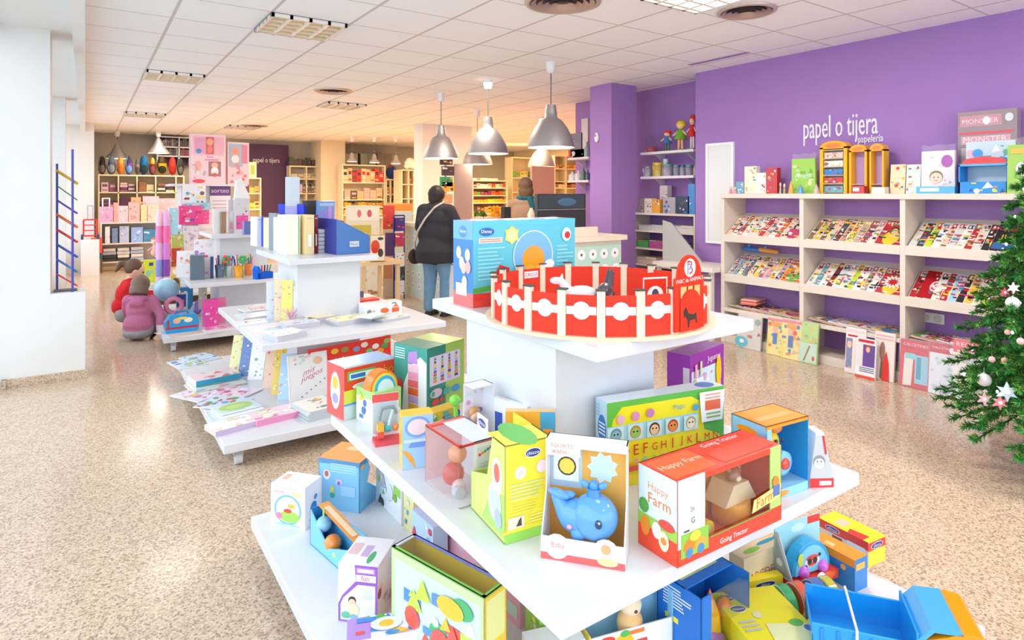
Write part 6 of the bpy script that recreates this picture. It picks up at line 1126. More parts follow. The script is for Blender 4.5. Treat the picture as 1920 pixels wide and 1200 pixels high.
for i, (x0, x1, yt, k, lab) in enumerate(((1196, 1207, 372, '9a8c84', 'small grey ornament at the left of the cabinet top'), (1208, 1222, 372, 'e8dcc8', 'cream carton on the cabinet top'), (1222, 1237, 374, 'e8a840', 'orange and white carton on the cabinet top'), (1237, 1251, 348, 'd8d0cc', 'white picture stand with red corner on the cabinet'), (1243, 1266, 370, 'a8a4ac', 'grey bin on the cabinet top'), (1268, 1292, 368, '2c3c58', 'dark blue carton on the cabinet top'), (1290, 1303, 345, '3a88c8', 'tall light blue pack at the end of cabinet top'))):
    ALC('carton', lab, 'box', x0, x1, yt, zt, X=5.78 if i != 3 else 5.9, k=k, art=bz(i+140, ['f4f0ec', '3a70c0', 'd84040', '5a5450', 'c8c0b8'], 7))
for i, (sh_, x0, x1, hh_, k, lab, c2) in enumerate(((0, 1198, 1248, .07, 'c8c4c0', 'pile of grey papers and tools on first cabinet shelf', 'papers'), (0, 1255, 1300, .08, 'dcd4cc', 'flat white cartons on the first cabinet shelf', 'box'), (1, 1190, 1215, .09, '48a858', 'green box file on the second cabinet shelf', 'box'), (1, 1192, 1216, .0, 'e8703c', '', ''), (1, 1217, 1242, .1, 'a85088', 'red and violet box files on the second cabinet shelf', 'box'), (1, 1250, 1296, .08, '6a5a60', 'dark papers behind the grey wedge', 'papers'), (2, 1192, 1230, .09, 'd8c4b0', 'brown drawer boxes on the third cabinet shelf', 'box'), (3, 1190, 1230, .06, '8a6a78', 'dark stack at the bottom of the cabinet', 'papers'))):
    if lab: ITX('paper_stack' if c2 == 'papers' else 'box_file', lab, c2, x0, x1, 0, 5.76, zs[sh_], .2, k, lambda q, w, d, h: FC(q, w, d, h).r(.05, .6, .95, .65, '8a8480').r(0, .85, .5, 1, 'e86838' if i == 2 else '9a9490'), hh=hh_)
q = MB(); q.prism([(-.2, 0), (.25, 0), (-.1, .42), (-.2, .45)], 0, .03, 'b8b4b0', 'gloss'); tag(q.build('paper_cutter', None, (5.55, 4.95, .75), -1.2), 'big grey triangular panel in front of the cabinet', 'panel')
t = empty('low_bin', 'low white table at the foot of the purple wall', 'table', (5.45, 4.45, 0)); part('table_top', t, lambda q: q.box(-.25, -.45, .70, .2, .35, .75, 'e8e0d8'))
for sx in (-.2, .16):
    for sy in (-.4, .3): part('leg', t, lambda q: q.box(sx-.02, sy-.02, 0, sx+.02, sy+.02, .70, 'd8d0c8'))
bpy.data.objects['paper_cutter'].location = (5.42, 4.6, .7505)
# shelves beyond the column
for (X0, y0, y1, z), its in ((B1, ((1066, 1100, 281, 'd83030', 'long red box on the upper shelf beyond the column'), (1070, 1092, 250, '7a7088', 'grey domed stand behind the red box'), (1090, 1102, 222, 'd8c8c8', 'tall white and red picture card above the shelf'), (1094, 1102, 266, '9ab0b8', 'small pale figure at the end of upper shelf'))), (B2, ((1066, 1076, 322, 'dcdce0', 'white cup on the lower shelf beyond the column'), (1077, 1087, 320, 'e4e0e4', 'white bottle on the lower shelf beyond the column'), (1088, 1095, 313, '5a7868', 'green bottle on the lower shelf beyond the column'), (1096, 1103, 318, '4a5880', 'navy bottle on the lower shelf beyond the column')))):
    for i, (x0, x1, yt, k, lab) in enumerate(its):
        yt_, d = onX(x0, 5.85); hh_ = max(.04, zat(yt, d)-z)
        if 'box' in lab or 'card' in lab: ITX('toy_box', lab, 'box', x0, x1, yt, 5.9, z, .05, k, bz(3, ['f4f4f4', 'c8c8c8'], 3), hh=hh_)
        else: ITX('bottle', lab, 'bottle', x0, x1, yt, 5.85, z, .05, k, lambda q, w, d, h: q.lathe([(w*.45, 0), (w*.45, h*.6), (w*.15, h*.8), (w*.15, h)], 10, k, 'gloss', (0, d/2, 0)), hollow=True, hh=hh_)
# ============================================================= the back of the shop
def unitY(name, lab, px0, px1, Y, dpt, pyt, pyb, rows, vp, m='cream_laminate', z0=0.0, backc=None, hang=False):
    x0, d0 = onY(px0, Y); x1, d1 = onY(px1, Y); d = (d0+d1)/2; zt = zat(pyt, d); zb = zat(pyb, d) if pyb else 0
    t = empty(name, lab, 'shelving unit', ((x0+x1)/2, Y, zb)); w = x1-x0
    def bb(nm, a, b, c, e, f, g_, mm=None): q = MB(); q.box(a-w/2, b, c-zb, e-w/2, f, g_-zb); q.build(nm, t, mats=[mm or m])
    bb('side_panel', 0, 0, zb, .025, dpt, zt); bb('side_panel', w-.025, 0, zb, w, dpt, zt); bb('top_board', .025, 0, zt-.03, w-.025, dpt, zt); bb('back_panel', .025, dpt-.02, zb, w-.025, dpt, zt-.03, backc or m)
    zs = []
    for r in rows: z = zat(r, d); zs.append(z); bb('shelf', .025, .0, z-.025, w-.025, dpt-.02, z)
    for v in vp: xv, _ = onY(v, Y); bb('divider', xv-x0-.012, 0, zb, xv-x0+.012, dpt-.02, zt-.03)
    return dict(x0=x0, x1=x1, Y=Y, zt=zt, zs=zs, d=d, dp=dpt)
def ITY(name, lab, cat, x0, x1, yt, Y, z, dpt=.15, col='ffffff', art=None, group=None, mat='gloss', hollow=False, parts=None, hh=None):
    xa, d0 = onY(x0, Y); xb, d1 = onY(x1, Y); w = xb-xa; h = hh or zat(yt, (d0+d1)/2)-z; q = MB()
    if not hollow: q.box(-w/2, 0, 0, w/2, dpt, h, col, mat)
    if art: art(q, w, dpt, h)
    o = q.build(name, None, ((xa+xb)/2, Y, z+.0005)); tag(o, lab, cat, group)
    if parts: parts(o, w, dpt, h)
    return o
def row(kind, cat, where, px0, px1, Y, z, hmax, pal, n, seed, dpt=.18, gap=.1, lie=False):
    g = random.Random(seed); xa, d = onY(px0, Y); xb, _ = onY(px1, Y); st = (xb-xa)/n
    for i in range(n):
        w = st*(1-gap*g.random()); h = hmax*(.7+.3*g.random()); k = g.choice(pal); q = MB()
        if kind == 'bottle': q.lathe([(w*.4, 0), (w*.42, h*.6), (w*.2, h*.75), (w*.2, h)], 8, k, 'gloss', (0, dpt/2, 0))
        elif kind == 'book_pile': [q.box(-w/2+.01*(j % 2), 0, h*j/4, w/2-.01*(j % 2), dpt, h*(j+.85)/4, g.choice(pal)) for j in range(4)]
        else: q.box(-w/2, 0, 0, w/2, dpt, h, k); c = q.cv((-w/2, 0, 0), (1, 0, 0), (0, 0, 1), w, h); c.r(.15, .55, .85, .8, g.choice(pal)); c.r(.15, .15, .85, .25, g.choice(pal))
        tag(q.build(kind, None, (xa+st*(i+.5), Y+.03, z+.0005)), '%s %s' % (kind.replace('_', ' '), where), cat, kind.replace('_', ' ')+'s '+where)
NO = ['first', 'second', 'third', 'fourth']
WOOD = ['8a5a40', '6a3c48', 'c8b898', 'e8e0d0', '4a3a38']; PUR = ['6a3c5c', '5a3050', '8a5070', 'c8b0b8']
# backpack shelf
K = unitY('cube_shelving', 'cream cube shelving under the row of backpacks', 184, 346, 15.7, .38, 328, 0, (360, 390, 420, 450), (222, 257, 292, 330))
def bpk(x0, x1, yt, c1, c2, c3, lab):
    def a(q, w, d, h):
        q.ell((0, d*.5, h*.42), (w*.5, d*.45, h*.42), c1, 'matte', 16, 10); q.ell((0, d*.5, h*.68), (w*.42, d*.4, h*.32), c2, 'matte', 14, 8)
    def p(o, w, d, h):
        part('front_pocket', o, lambda q: q.ell((0, d*.12, h*.3), (w*.36, d*.14, h*.22), c3, 'matte', 12, 8))
        part('strap', o, lambda q: (q.tube([(-w*.3, d*.1, h*.2), (-w*.44, d*.05, h*.6), (-w*.2, d*.2, h*.95)], w*.05, c3, 'matte', 6)))
    ITY('backpack', lab, 'backpack', x0, x1, yt, K['Y']+.05, K['zt'], .24, c1, a, hollow=True, parts=p, group='school backpacks on the cube shelving')
for a in ((184, 199, 292, '3a3632', '2e2c2a', '6a6258', 'black backpack at the left end of the row'), (200, 218, 290, '5a6478', '6a7488', '8a90a0', 'slate grey backpack, second in the row'), (219, 234, 294, 'e0903c', 'e8b058', 'c87030', 'orange backpack under the first pendant lamp'), (235, 250, 293, '7a4898', '4a4460', '6aa0d8', 'purple and blue backpack in the row'), (253, 264, 297, '9a9488', '7a7468', '5a544c', 'narrow grey backpack beside the bright blue one'), (262, 279, 291, '1e6aa8', '2478b8', '2c3c40', 'bright blue backpack in the row'), (280, 293, 295, '6a3040', 'd8b030', '8a4a50', 'maroon and yellow backpack in the row'), (294, 315, 293, 'b89828', '4a4028', '2c2a20', 'yellow and black backpack under the second lamp'), (317, 332, 294, 'c83830', 'd84038', '902820', 'red backpack in the row'), (333, 346, 296, '2e3430', '3a403c', '5a5c58', 'black backpack at the right end of the row')): bpk(*a)
for r in range(3):
    for c_ in range(4):
        e = [186, 222, 257, 292, 330]; row(('storage_box', 'book_pile')[(r+c_) % 2], ('box', 'books')[(r+c_) % 2], 'in the %s cube of the %s row under the backpacks' % (NO[c_], NO[r]), e[c_]+3, e[c_+1]-3, K['Y']+.05, K['zs'][r], .22, PUR if c_ < 2 else WOOD, 2, r*7+c_)
U = unitY('wall_bookcase', 'dark high bookcase on the back wall, right of the backpacks', 294, 358, 16.2, .3, 256, 310, (275, 292), (336,), 'white_laminate', backc='dark_purple')
for r, z in enumerate(U['zs']): row('book', 'book', 'on the %s row of the dark high bookcase' % NO[r], 297, 334, 16.22, z, .2, ['4a4440', '6a5a50', '2c2a2c', '8a8078', '5a3038'], 9, r+3); row('book', 'book', 'at the right of the %s row in the dark bookcase' % NO[r], 338, 355, 16.22, z, .2, ['4a4440', '6a5a50', '8a3038'], 4, r+30)
# low bookcase with pink goods on top
Lc = unitY('low_bookcase', 'low pale bookcase behind the girl in red', 188, 300, 14.2, .32, 416, 500, (455, 489), (), 'ash_laminate')
for i, (x0, x1, yt, k, pal, lab) in enumerate(((197, 206, 425, 'f0eeee', ['d82828'], 'white pack with red dress doll, upper row'), (210, 221, 428, '7a8aa8', ['c8d0e0', '4a5a70'], 'grey blue vehicle box, upper row'), (224, 242, 424, 'b8c0d8', ['8a90b0', 'e8e8f0'], 'lilac car box, upper row'), (246, 268, 426, '9ab8e8', ['d8e4f4', '6a90c8'], 'light blue box, upper row'), (269, 292, 430, '4a90b8', ['e8e8f0', 'd86080', '2c5070'], 'teal vehicle box, right of upper row'))):
    ITY('toy_box', lab+' of the low bookcase', 'toy box', x0, x1, yt, 14.25, Lc['zs'][0], .2, k, bz(i+160, pal, 8))
row('book_pile', 'books', 'in the lower row of the low bookcase', 192, 270, 14.24, Lc['zs'][1], .28, ['e8e0d8', 'd8d0d0', 'c04040', '4a7090', 'a8b8d0', '3a3838'], 3, 5)
for i, (x0, x1, yt, k, pal, lab) in enumerate(((213, 222, 380, 'f0a8a0', ['f4c8c0'], 'narrow salmon pack'), (222, 240, 386, 'f4c8cc', ['e88098', 'f4e8e8', 'f0a0a0'], 'pink framed doll pack'), (241, 262, 380, 'f0b8b0', ['e08878', '8a90a8', 'f4e4d8', 'e87040'], 'salmon framed doll pack'), (264, 276, 384, 'ecd8a8', ['d8b878', 'b8d088'], 'cream toy pack'), (277, 297, 384, 'ecd4c0', ['d8c890', 'a8c088', 'e8a0a0'], 'beige toy pack'), (246, 264, 370, 'f0b080', ['e88850'], 'orange carton behind the salmon pack'), (268, 298, 368, 'f4c8d4', ['f8dce4', 'e8a8b8'], 'wide pink carton behind'), (298, 330, 372, 'e8b8c0', ['c8a890', 'e8e0d8'], 'rose carton right of the wide pink one'))):
    ITY('toy_box', lab+' on the low bookcase', 'toy box', x0, x1, yt, 14.24 if i < 5 else 14.4, Lc['zt'], .1, k, bz(i+180, pal, 9))
def a_tr(q, w, d, h): q.box(-w/2, 0, 0, w/2, d, h*.65, 'e8a8c8'); c = q.cv((-w/2, 0, 0), (1, 0, 0), (0, 0, 1), w, h*.65); busy(c, 4, ['b8a8d8', 'f4d8e8', '98c8a8', 'e880b0', 'a8c8e8'], 14)
ITY('trolley_case', 'pink child trolley case with white pull handle', 'suitcase', 186, 212, 372, 14.22, Lc['zt'], .12, 'e8a8c8', a_tr, hollow=True, parts=lambda o, w, d, h: part('pull_handle', o, lambda q: q.tube([(-w*.25, d*.5, h*.62), (-w*.25, d*.5, h), (w*.25, d*.5, h), (w*.25, d*.5, h*.62)], .012, 'e8ecf0', 'gloss', 6)))
# trolley and chair by the left piers
p = atd(169, 445, 11.4); t = empty('hand_trolley', 'red and white folding hand trolley by the white pier', 'trolley', (p.x, p.y, 0))
zt_ = zat(386, 11.4); zr = zat(412, 11.4); zb_ = zat(442, 11.4)
part('frame', t, lambda q: [q.tube([(-.04, 0, zr), (-.04, 0, zt_), (.04, 0, zt_), (.04, 0, zr)], .008, 'b0b0b4', 'metal', 6), q.tube([(-.1, 0, zr), (.1, 0, zr), (.1, 0, zb_), (-.1, 0, zb_), (-.1, 0, zr)], .014, 'd83030', 'gloss', 6)]+[q.cyl((-.1, 0, zb_+(zr-zb_)*k/3), (.1, 0, zb_+(zr-zb_)*k/3), .01, 'd83030') for k in (1, 2)])
part('wheel', t, lambda q: q.cyl((-.14, 0, zb_-.02), (-.1, 0, zb_-.02), .05, '3a4a6a')); part('wheel', t, lambda q: q.cyl((.1, 0, zb_-.02), (.14, 0, zb_-.02), .05, '3a4a6a'))
part('stand', t, lambda q: (q.box(-.14, -.08, 0, .14, .2, zb_-.08, 'f0f0f2')))
p = W(181, 512, 0); d = dep(p.x, p.y); t = empty('child_chair', 'small orange and blue child chair beside the low bookcase', 'chair', (p.x, p.y, 0))
part('backrest', t, lambda q: q.box(-.09, .1, .42, .09, .12, zat(446, d), 'f0603c', 'gloss')); part('seat', t, lambda q: q.box(-.09, -.1, .38, .09, .12, .42, 'f05030', 'gloss')); part('apron', t, lambda q: q.box(-.085, -.08, .28, .085, -.06, .38, '3a68a8', 'gloss'))
for sx in (-1, 1):
    for sy in (-.08, .1): part('leg', t, lambda q: q.cyl((sx*.08, sy, 0), (sx*.08, sy, .38), .012, '5a5858'))
# marble run tower on the low wall
pa = atd(107, 545, 5.15); pb = atd(136, 548, 5.05); t = empty('display_ladder', 'tall blue rack with coloured sloping rungs in the window', 'rack', (pb.x, pb.y, .70))
ha = zat(307, 5.15); hb = zat(280, 5.05)
dx, dy = pa.x-pb.x, pa.y-pb.y
part('post', t, lambda q: q.cyl((0, 0, 0), (0, 0, hb-.7), .0085, '4a4cae', 'gloss', 10)); part('post', t, lambda q: q.cyl((dx, dy, 0), (dx, dy, ha-.7), .0085, '4a4cae', 'gloss', 10))
part('foot', t, lambda q: (q.box(dx-.02, dy-.04, 0, .03, .04, .012, '50545a')))
for y0, y1, k, r in ((320, 340, 'd8b838', .012), (348, 371, '2f9858', .005), (375, 396, '6a48b8', .008), (402, 422, 'f0784c', .011), (430, 450, 'd84848', .010), (458, 478, '3a68c0', .010), (486, 506, '3a88d0', .009), (514, 532, 'e05068', .007)):
    z0 = zat(y0, 5.15)-.7; z1 = zat(y1+4, 5.05)-.7; part('rung', t, lambda q: q.cyl((dx*1.02, dy, z0), (-dx*.28, 0, z1), r, k, 'gloss', 8))
# ------------------------------------------------------------- fourth stand: dolls
G4x, G4y = 1.47, 10.5
G4 = gondola(G4x, G4y, 1.0, 'far tiered white stand heaped with pink doll boxes', (1.0, 9.9, 1.94, 11.1), (1.2, 10.2, 1.75, 10.8))
t = empty('display_tower', 'tall white pillar display carrying the doll boxes', 'display stand', (1.45, 10.35, 1.0))
q = MB(); q.box(-.3, -.2, 0, .35, .35, zat(350, 9.6)-1.0); q.build('pillar', t, mats=['white_laminate'])
zp = zat(346, 9.6); q = MB(); q.box(-.45, -.3, zp-1.03, .58, .4, zp-1.0); q.build('top_board', t, mats=['white_laminate'])
def a_d1(q, w, d, h):
    c = FC(q, w, d, h); c.r(0, 0, 1, 1, 'f6d0d4'); c.r(.06, .58, .96, .95, 'f0b8c8'); c.r(.1, .62, .4, .93, 'e8a0c0'); c.r(.42, .6, .66, .95, 'd86058'); c.e(.54, .85, .1, .07, 'f4a888'); c.e(.54, .7, .08, .08, 'f08070'); c.r(.68, .6, .94, .94, 'f0b0c0'); c.e(.22, .66, .08, .05, '5a90c8'); c.t('Bebe', .45, .53, .2, .04, 'e03888'); c.r(.4, .48, .8, .5, 'e87098')
    c.r(.5, .16, .86, .46, 'a87068'); c.e(.68, .38, .1, .06, 'f4b090'); c.e(.68, .26, .11, .09, 'f4ece8'); c.e(.68, .19, .08, .04, 'd85840'); c.e(.2, .36, .09, .1, 'f4b090'); c.e(.2, .22, .07, .05, 'f4dcd0'); c.e(.22, .06, .18, .04, 'e83c50'); busy(c, 3, ['f8e0d8', 'f0a0a0', 'e87888', 'c8a8b0'], 8, .05, .1, .45, .45)
DT = (9.9, zp)
ITY('doll_box', 'large pale pink doll box on top of the display tower', 'toy box', 358, 423, 252, 10.2, zp, .2, 'f6d0d4', a_d1)
def a_d2(q, w, d, h): c = FC(q, w, d, h); c.r(0, 0, 1, 1, 'f4c8c8'); c.r(.04, .42, .7, .96, '9ab8d0'); c.r(.12, .4, .6, .9, 'c8a8a8'); c.e(.35, .78, .14, .08, 'f09070'); c.e(.35, .6, .18, .1, 'e8e0dc'); c.poly([(.3, .5), (.5, .5), (.62, .3), (.5, .28)], 'd8889a'); c.r(.66, .5, .92, .94, 'e0788c'); busy(c, 6, ['f0a0a0', 'f8e0d8', 'e86c60'], 10, .05, .03, .95, .35)
ITY('doll_box', 'smaller pink and blue doll box beside the large one', 'toy box', 427, 467, 267, 10.2, zp, .15, 'f4c8c8', a_d2)
xa, d = onY(393, 10.13); xb, _ = onY(432, 10.13)
q = MB(); q.box(xa, 10.12, zat(397, d), xb, 10.13, zat(347, d), 'f0f0f0'); c = q.cv((xa, 10.12, zat(397, d)), (1, 0, 0), (0, 0, 1), xb-xa, zat(347, d)-zat(397, d), 'paper'); c.r(0, .6, 1, .98, '7a4a8c'); c.t('sorteo', .08, .66, .84, .24, 'f4eef4')
for i in range(3): c.r(.15, .12+.13*i, .8, .17+.13*i, 'e0b8cc')
tag(q.build('raffle_sign', None), 'purple and white raffle sign on the display tower', 'sign')
g = random.Random(3); DP = [(343, 386, 346, 382, 'e8e4e8', ['60a0b0', 'f0d070', '70503c', 'd0e8f0'], 'pale box with teal window above the pink heap'), (352, 395, 380, 394, 'a8c8d4', ['e8c0c8', '6aa8c0'], 'flat grey blue box on the heap'), (336, 380, 386, 421, 'e83888', ['f4e8f4', '7a50b0', 'f080b0', 'c02860'], 'magenta pack with purple bowl'), (318, 334, 390, 440, 'a8dcec', ['f0d050', 'e8e8f4', '70b8d8'], 'tall pale blue pack beside the magenta one'), (378, 392, 390, 420, 'f0408c', ['f8a0c8'], 'narrow bright pink pack at the right of the heap'),
    (322, 346, 440, 466, 'c8dc70', ['f0c8a0', '80b850', 'f4f0d8'], 'lime pack under the pale blue one'), (322, 342, 466, 500, 'd84838', ['f0b830', '50a050', '8a3030'], 'red and green pack in the lower heap'), (345, 372, 424, 470, 'ece4ec', ['f0b0c8', 'c8c0d8', 'a8a0b8'], 'pale lilac doll blister in the heap'), (372, 400, 420, 470, 'f4dce0', ['f0a0b0', 'e8c0d0', 'b8a0b8'], 'wide rose pack leaning on the tower'), (392, 404, 392, 432, 'f0f0f0', ['c8c8c8', 'e0a0b8'], 'white slim pack right of the heap')]
for i, (x0, x1, yt, yb, k, pal, lab) in enumerate(DP):
    z = 1.0 if i in (2, 3, 4, 7, 9) else (.6 if i in (5, 6) else 1.0)
    Y_ = {0: 10.0, 1: 9.93, 2: 9.92, 3: 9.6, 4: 9.95, 5: 9.82, 6: 9.75, 7: 9.78, 8: 9.93, 9: 10.0}[i]
    xa, d = onY((x0+x1)/2, Y_); z = zat(yb, d)
    ITY('doll_box', lab, 'toy box', x0, x1, yt, Y_, z, .1, k, bz(i+200, pal, 14))
# tall hanging tubes of pink and purple
for i, (x0, x1, cols, lab) in enumerate(((292, 307, ['f8c8dc', 'f080b8', 'e8b8e8', '8a98e0', 'e8c8e8'], 'tall pink and blue wrapped tube, left of the pair'), (304, 321, ['e8b0e0', 'f070b0', 'd888d8', '8a50b8', 'c8b0e0'], 'tall pink and purple wrapped tube, right of the pair'))):
    def a(q, w, d, h, cols=cols):
        n = 5; pr = [(w*.2, 0)]+[(w*(.42+.08*(j % 2)), h*j/10) for j in range(1, 10)]+[(w*.15, h)]
        q.lathe(pr, 14, [cols[min(4, 4-j//2)] for j in range(10)], 'gloss', (0, d/2, 0))
    xa, d = onY((x0+x1)/2, 9.7); ITY('wrapped_tube', lab, 'toy tube', x0, x1, 392, 9.53, ZB, .14, 'f0a0c8', a, hollow=True)
IT('toy_box', 'lime yellow box standing beside the tall tubes', 'toy box', 269, 292, 530, 488, ('d', 9.0), .1, 'e8f03c', lambda q, w, d, h: FC(q, w, d, h).r(.45, .75, .8, .9, '4a4a98').e(.4, .4, .2, .15, 'a8d8b0').e(.7, .5, .15, .1, 'b8e0a0'))
g = random.Random(12)
for i, (px, py, k, lab) in enumerate(((290, 500, 'f4b8a8', 'peach doll in the heap'), (330, 500, 'f49088', 'coral doll in the heap'), (345, 490, 'f8d8c8', 'cream doll in the heap'), (318, 510, 'f06858', 'red hatted doll in the heap'), (378, 475, 'f8c8c0', 'pale pink doll beneath the rose pack'), (368, 455, 'e8a8c0', 'mauve doll beneath the rose pack'), (395, 470, 'b8a8d0', 'lilac doll beneath the rose pack'))):
    p = atd(px, py, 8.9); q = MB(); q.cap((0, 0, 0), .05, (.01, 0, .1), .035, k, 'gloss', 10); q.ell((0, -.01, .16), (.045, .045, .045), 'f8d0b8', 'gloss', 12, 8); q.ell((0, .01, .18), (.05, .05, .04), ('c89058', 'a86838')[i % 2], 'hair', 12, 8); q.cap((-.03, 0, .08), .014, (-.08, -.02, .04), .012, k, 'gloss', 8); q.cap((.03, 0, .08), .014, (.08, -.02, .05), .012, k, 'gloss', 8)
    z = ZM if py > 430 else 1.0; tag(q.build('doll', None, (p.x, max(9.85, p.y), z+.05)), lab, 'doll', 'dolls on the far stand')
# ------------------------------------------------------------- shelving right of the doll tower
M1 = unitY('cream_shelving', 'narrow cream shelving left of the dark purple panel', 455, 490, 15.0, .3, 333, 0, (362, 392, 420), ())
row('toy_box', 'toy box', 'on the narrow cream shelving', 458, 487, 15.03, M1['zs'][0], .18, ['6a3c5c', 'e8c860', 'c8a050'], 3, 2); row('storage_box', 'box', 'low in the narrow cream shelving', 458, 487, 15.03, M1['zs'][1], .2, ['6a3c5c', 'e8c860', 'f0c040'], 3, 4)
ITY('framed_picture', 'small cream framed picture on the narrow shelving', 'picture', 466, 481, 304, 15.1, M1['zt'], .04, 'e8d8a8', lambda q, w, d, h: FC(q, w, d, h).r(.25, .2, .75, .8, 'a8b060'))
M2 = unitY('wall_cabinet', 'olive backed shelving right of the dark purple panel', 543, 598, 16.1, .3, 311, 0, (335, 362, 395), (575,), 'cream_laminate', backc='grey_wall')
row('boot', 'shoe', 'on top of the olive backed shelving', 543, 592, 16.12, M2['zt'], .22, ['3a3c34', '4a4a40', '2c3a34', '5a3838'], 6, 8, gap=.3)
row('storage_box', 'box', 'in the olive backed shelving, top row', 546, 595, 16.12, M2['zs'][0], .15, ['c8b8a0', '8a7a68', 'a89070'], 4, 9); row('binder', 'binder', 'in the olive backed shelving, lower row', 546, 595, 16.12, M2['zs'][1], .25, ['5a4a58', '6a5a50', 'b8a890', 'c0a8b8'], 9, 10)
# main cream shelving with gift goods
M3 = unitY('cream_shelving', 'wide cream shelving of gifts below three small lamps', 642, 723, 15.2, .34, 309, 0, (342, 374, 388, 402), (), backc='cream_laminate')
row('gift_bag', 'bag', 'in the top row of the wide gift shelving', 644, 720, 15.23, M3['zs'][0], .36, ['d83020', '5a3048', '3a3848', 'e8b080', 'a03048', 'e8c8a0', '7a2838'], 9, 21)
row('storage_box', 'box', 'in the second row of the wide gift shelving', 646, 718, 15.23, M3['zs'][1], .3, ['b8a0a0', 'd8a898', '5a4438', 'f0d890', 'c8a878'], 6, 22)
row('book', 'book', 'in the third row of the wide gift shelving', 646, 718, 15.23, M3['zs'][2], .13, ['f0a020', 'f4d030', 'e88838', '6a7040', '8a4030'], 11, 23)
row('book', 'book', 'in the bottom row of the wide gift shelving', 646, 718, 15.23, M3['zs'][3], .13, ['d87840', 'f0c060', '8a9060', 'c0a080'], 9, 24)
M4 = unitY('cream_shelving', 'lower cream shelving carrying the navy bag', 724, 751, 15.2, .34, 336, 0, (364, 392), (733,))
row('book', 'book', 'in the shelving under the navy bag', 726, 749, 15.23, M4['zs'][0], .25, ['8a8048', 'c8a868', 'a86050'], 6, 31); row('book', 'book', 'at the bottom of the shelving under the navy bag', 726, 749, 15.23, M4['zs'][1], .25, ['8a8048', 'c8a868', 'e8d050'], 6, 32)
ITY('school_bag', 'navy school bag with red top on the lower shelving', 'bag', 726, 748, 308, 15.25, M4['zt'], .2, '2c3c78', lambda q, w, d, h: (q.ell((0, d/2, h*.45), (w*.48, d*.45, h*.45), '2c4080', 'matte', 14, 8), q.ell((-w*.1, d/2, h*.8), (w*.2, d*.3, h*.2), 'a83848', 'matte', 10, 6), q.ell((w*.2, d*.3, h*.6), (w*.15, d*.2, h*.3), '5a78a8', 'matte', 10, 6)), hollow=True)
M5 = unitY('cream_shelving', 'tall cream shelving seen end on beside the white pier', 753, 777, 14.6, .5, 318, 0, (345, 372, 400), (767,))
row('storage_box', 'box', 'in the tall end shelving', 769, 776, 14.62, M5['zs'][0], .2, ['8a4030', 'c09060'], 2, 41)
p = atd(770, 312, 12.3); q = MB(); g = random.Random(6)
for i in range(9): a = i*.7; q.ell((.07*math.cos(a), .05*math.sin(a), .08+.07*math.sin(i*1.3)), (.09, .08, .08), 'fbf6e4', 'gloss', 10, 6)
zz = M5['zt']; xa, d = onY(770, 14.7); tag(q.build('soft_toy', None, (xa, 14.75, zz+.08)), 'fluffy cream soft toy on top of the end shelving', 'soft toy')
# upper wall row behind the small lamps
for x0, x1, k, lab in ((645, 671, '7a6448', 'brown high cupboard over the gift shelving'), (676, 704, '788068', 'grey green high cupboard over the gift shelving'), (708, 735, '7a6a58', 'dark high cupboard over the gift shelving')):
    ITY('wall_cupboard', lab, 'cupboard', x0, x1, 288, 16.3, zat(313, 13.8), .29, k, lambda q, w, d, h: FC(q, w, d, h).r(.05, .06, .95, .94, k).r(.48, 0, .52, 1, '5a5040'))
# -- floor displays in front of it
t = IT('cardboard_display', 'cream cardboard display with yellow panel before the gift shelving', 'display', 648, 712, 566, 386, ('d', 8.6), .3, 'e8d8b8', lambda q, w, d, h: (lambda c: (c.r(.05, .85, .95, .98, 'f0e4cc'), c.e(.4, .92, .06, .04, 'e86868'), c.e(.7, .92, .07, .04, 'd85050'), c.r(.12, .5, .75, .8, 'c8b040'), c.r(.16, .55, .6, .72, 'e8d470'), c.r(.05, .05, .95, .45, 'e8dcc8'), busy(c, 4, ['d8a060', 'e8c8a0', 'b08050', 'e86040'], 12, .05, .05, .95, .45)))(FC(q, w, d, h)))

IT('toy_box', 'tall narrow display with red printed top behind the magazine file', 'toy box', 718, 740, 557, 385, ('d', 9.0), .2, 'e4d2b4', lambda q, w, d, h: (lambda c: (c.r(0, .74, 1, 1, 'e03820'), busy(c, 6, ['f0c8a0', '4a3830', 'f4d050', 'e84828'], 8, 0, .74, 1, 1), c.r(.2, .45, .9, .7, '6a4a90'), c.r(.1, .2, .8, .4, 'e8a070')))(FC(q, w, d, h)))
IT('orange_carton', 'flat orange topped carton in the middle of the shop', 'carton', 724, 773, 531, 382, ('d', 10.4), .4, 'c8d0cc', lambda q, w, d, h: FC(q, w, d, h).r(0, .91, 1, 1, 'f09020'))
def a_carb(q, w, d, h): c = FC(q, w, d, h); c.r(.03, .03, .97, .97, 'f0dcc0'); c.e(.35, .55, .3, .25, 'e04828'); c.e(.3, .42, .2, .12, 'd83020'); c.e(.7, .32, .18, .16, '4a3c38'); c.e(.7, .85, .2, .06, '4a4038')
IT('toy_car_box', 'red toy car picture box with gold side', 'toy box', 694, 722, 490, 440, ('d', 6.6), .2, 'c89848', a_carb).location.z = zat(490, 6.6)
# low warm table under these
t = empty('low_display_table', 'low pale wood table carrying the toy car box', 'table', (1.95, 6.55, 0)); 
pc = atd(690, 490, 6.7); zt_ = zat(491, 6.6)
t.location = (pc.x, pc.y, 0)
part('table_top', t, lambda q: q.box(-.12, -.15, zt_-.04, .35, .45, zt_-.002, 'e8c898', 'gloss'))
for sx in (-.09, .3):
    for sy in (-.1, .4): part('leg', t, lambda q: q.box(sx-.02, sy-.02, 0, sx+.02, sy+.02, zt_-.04, 'dcb888'))
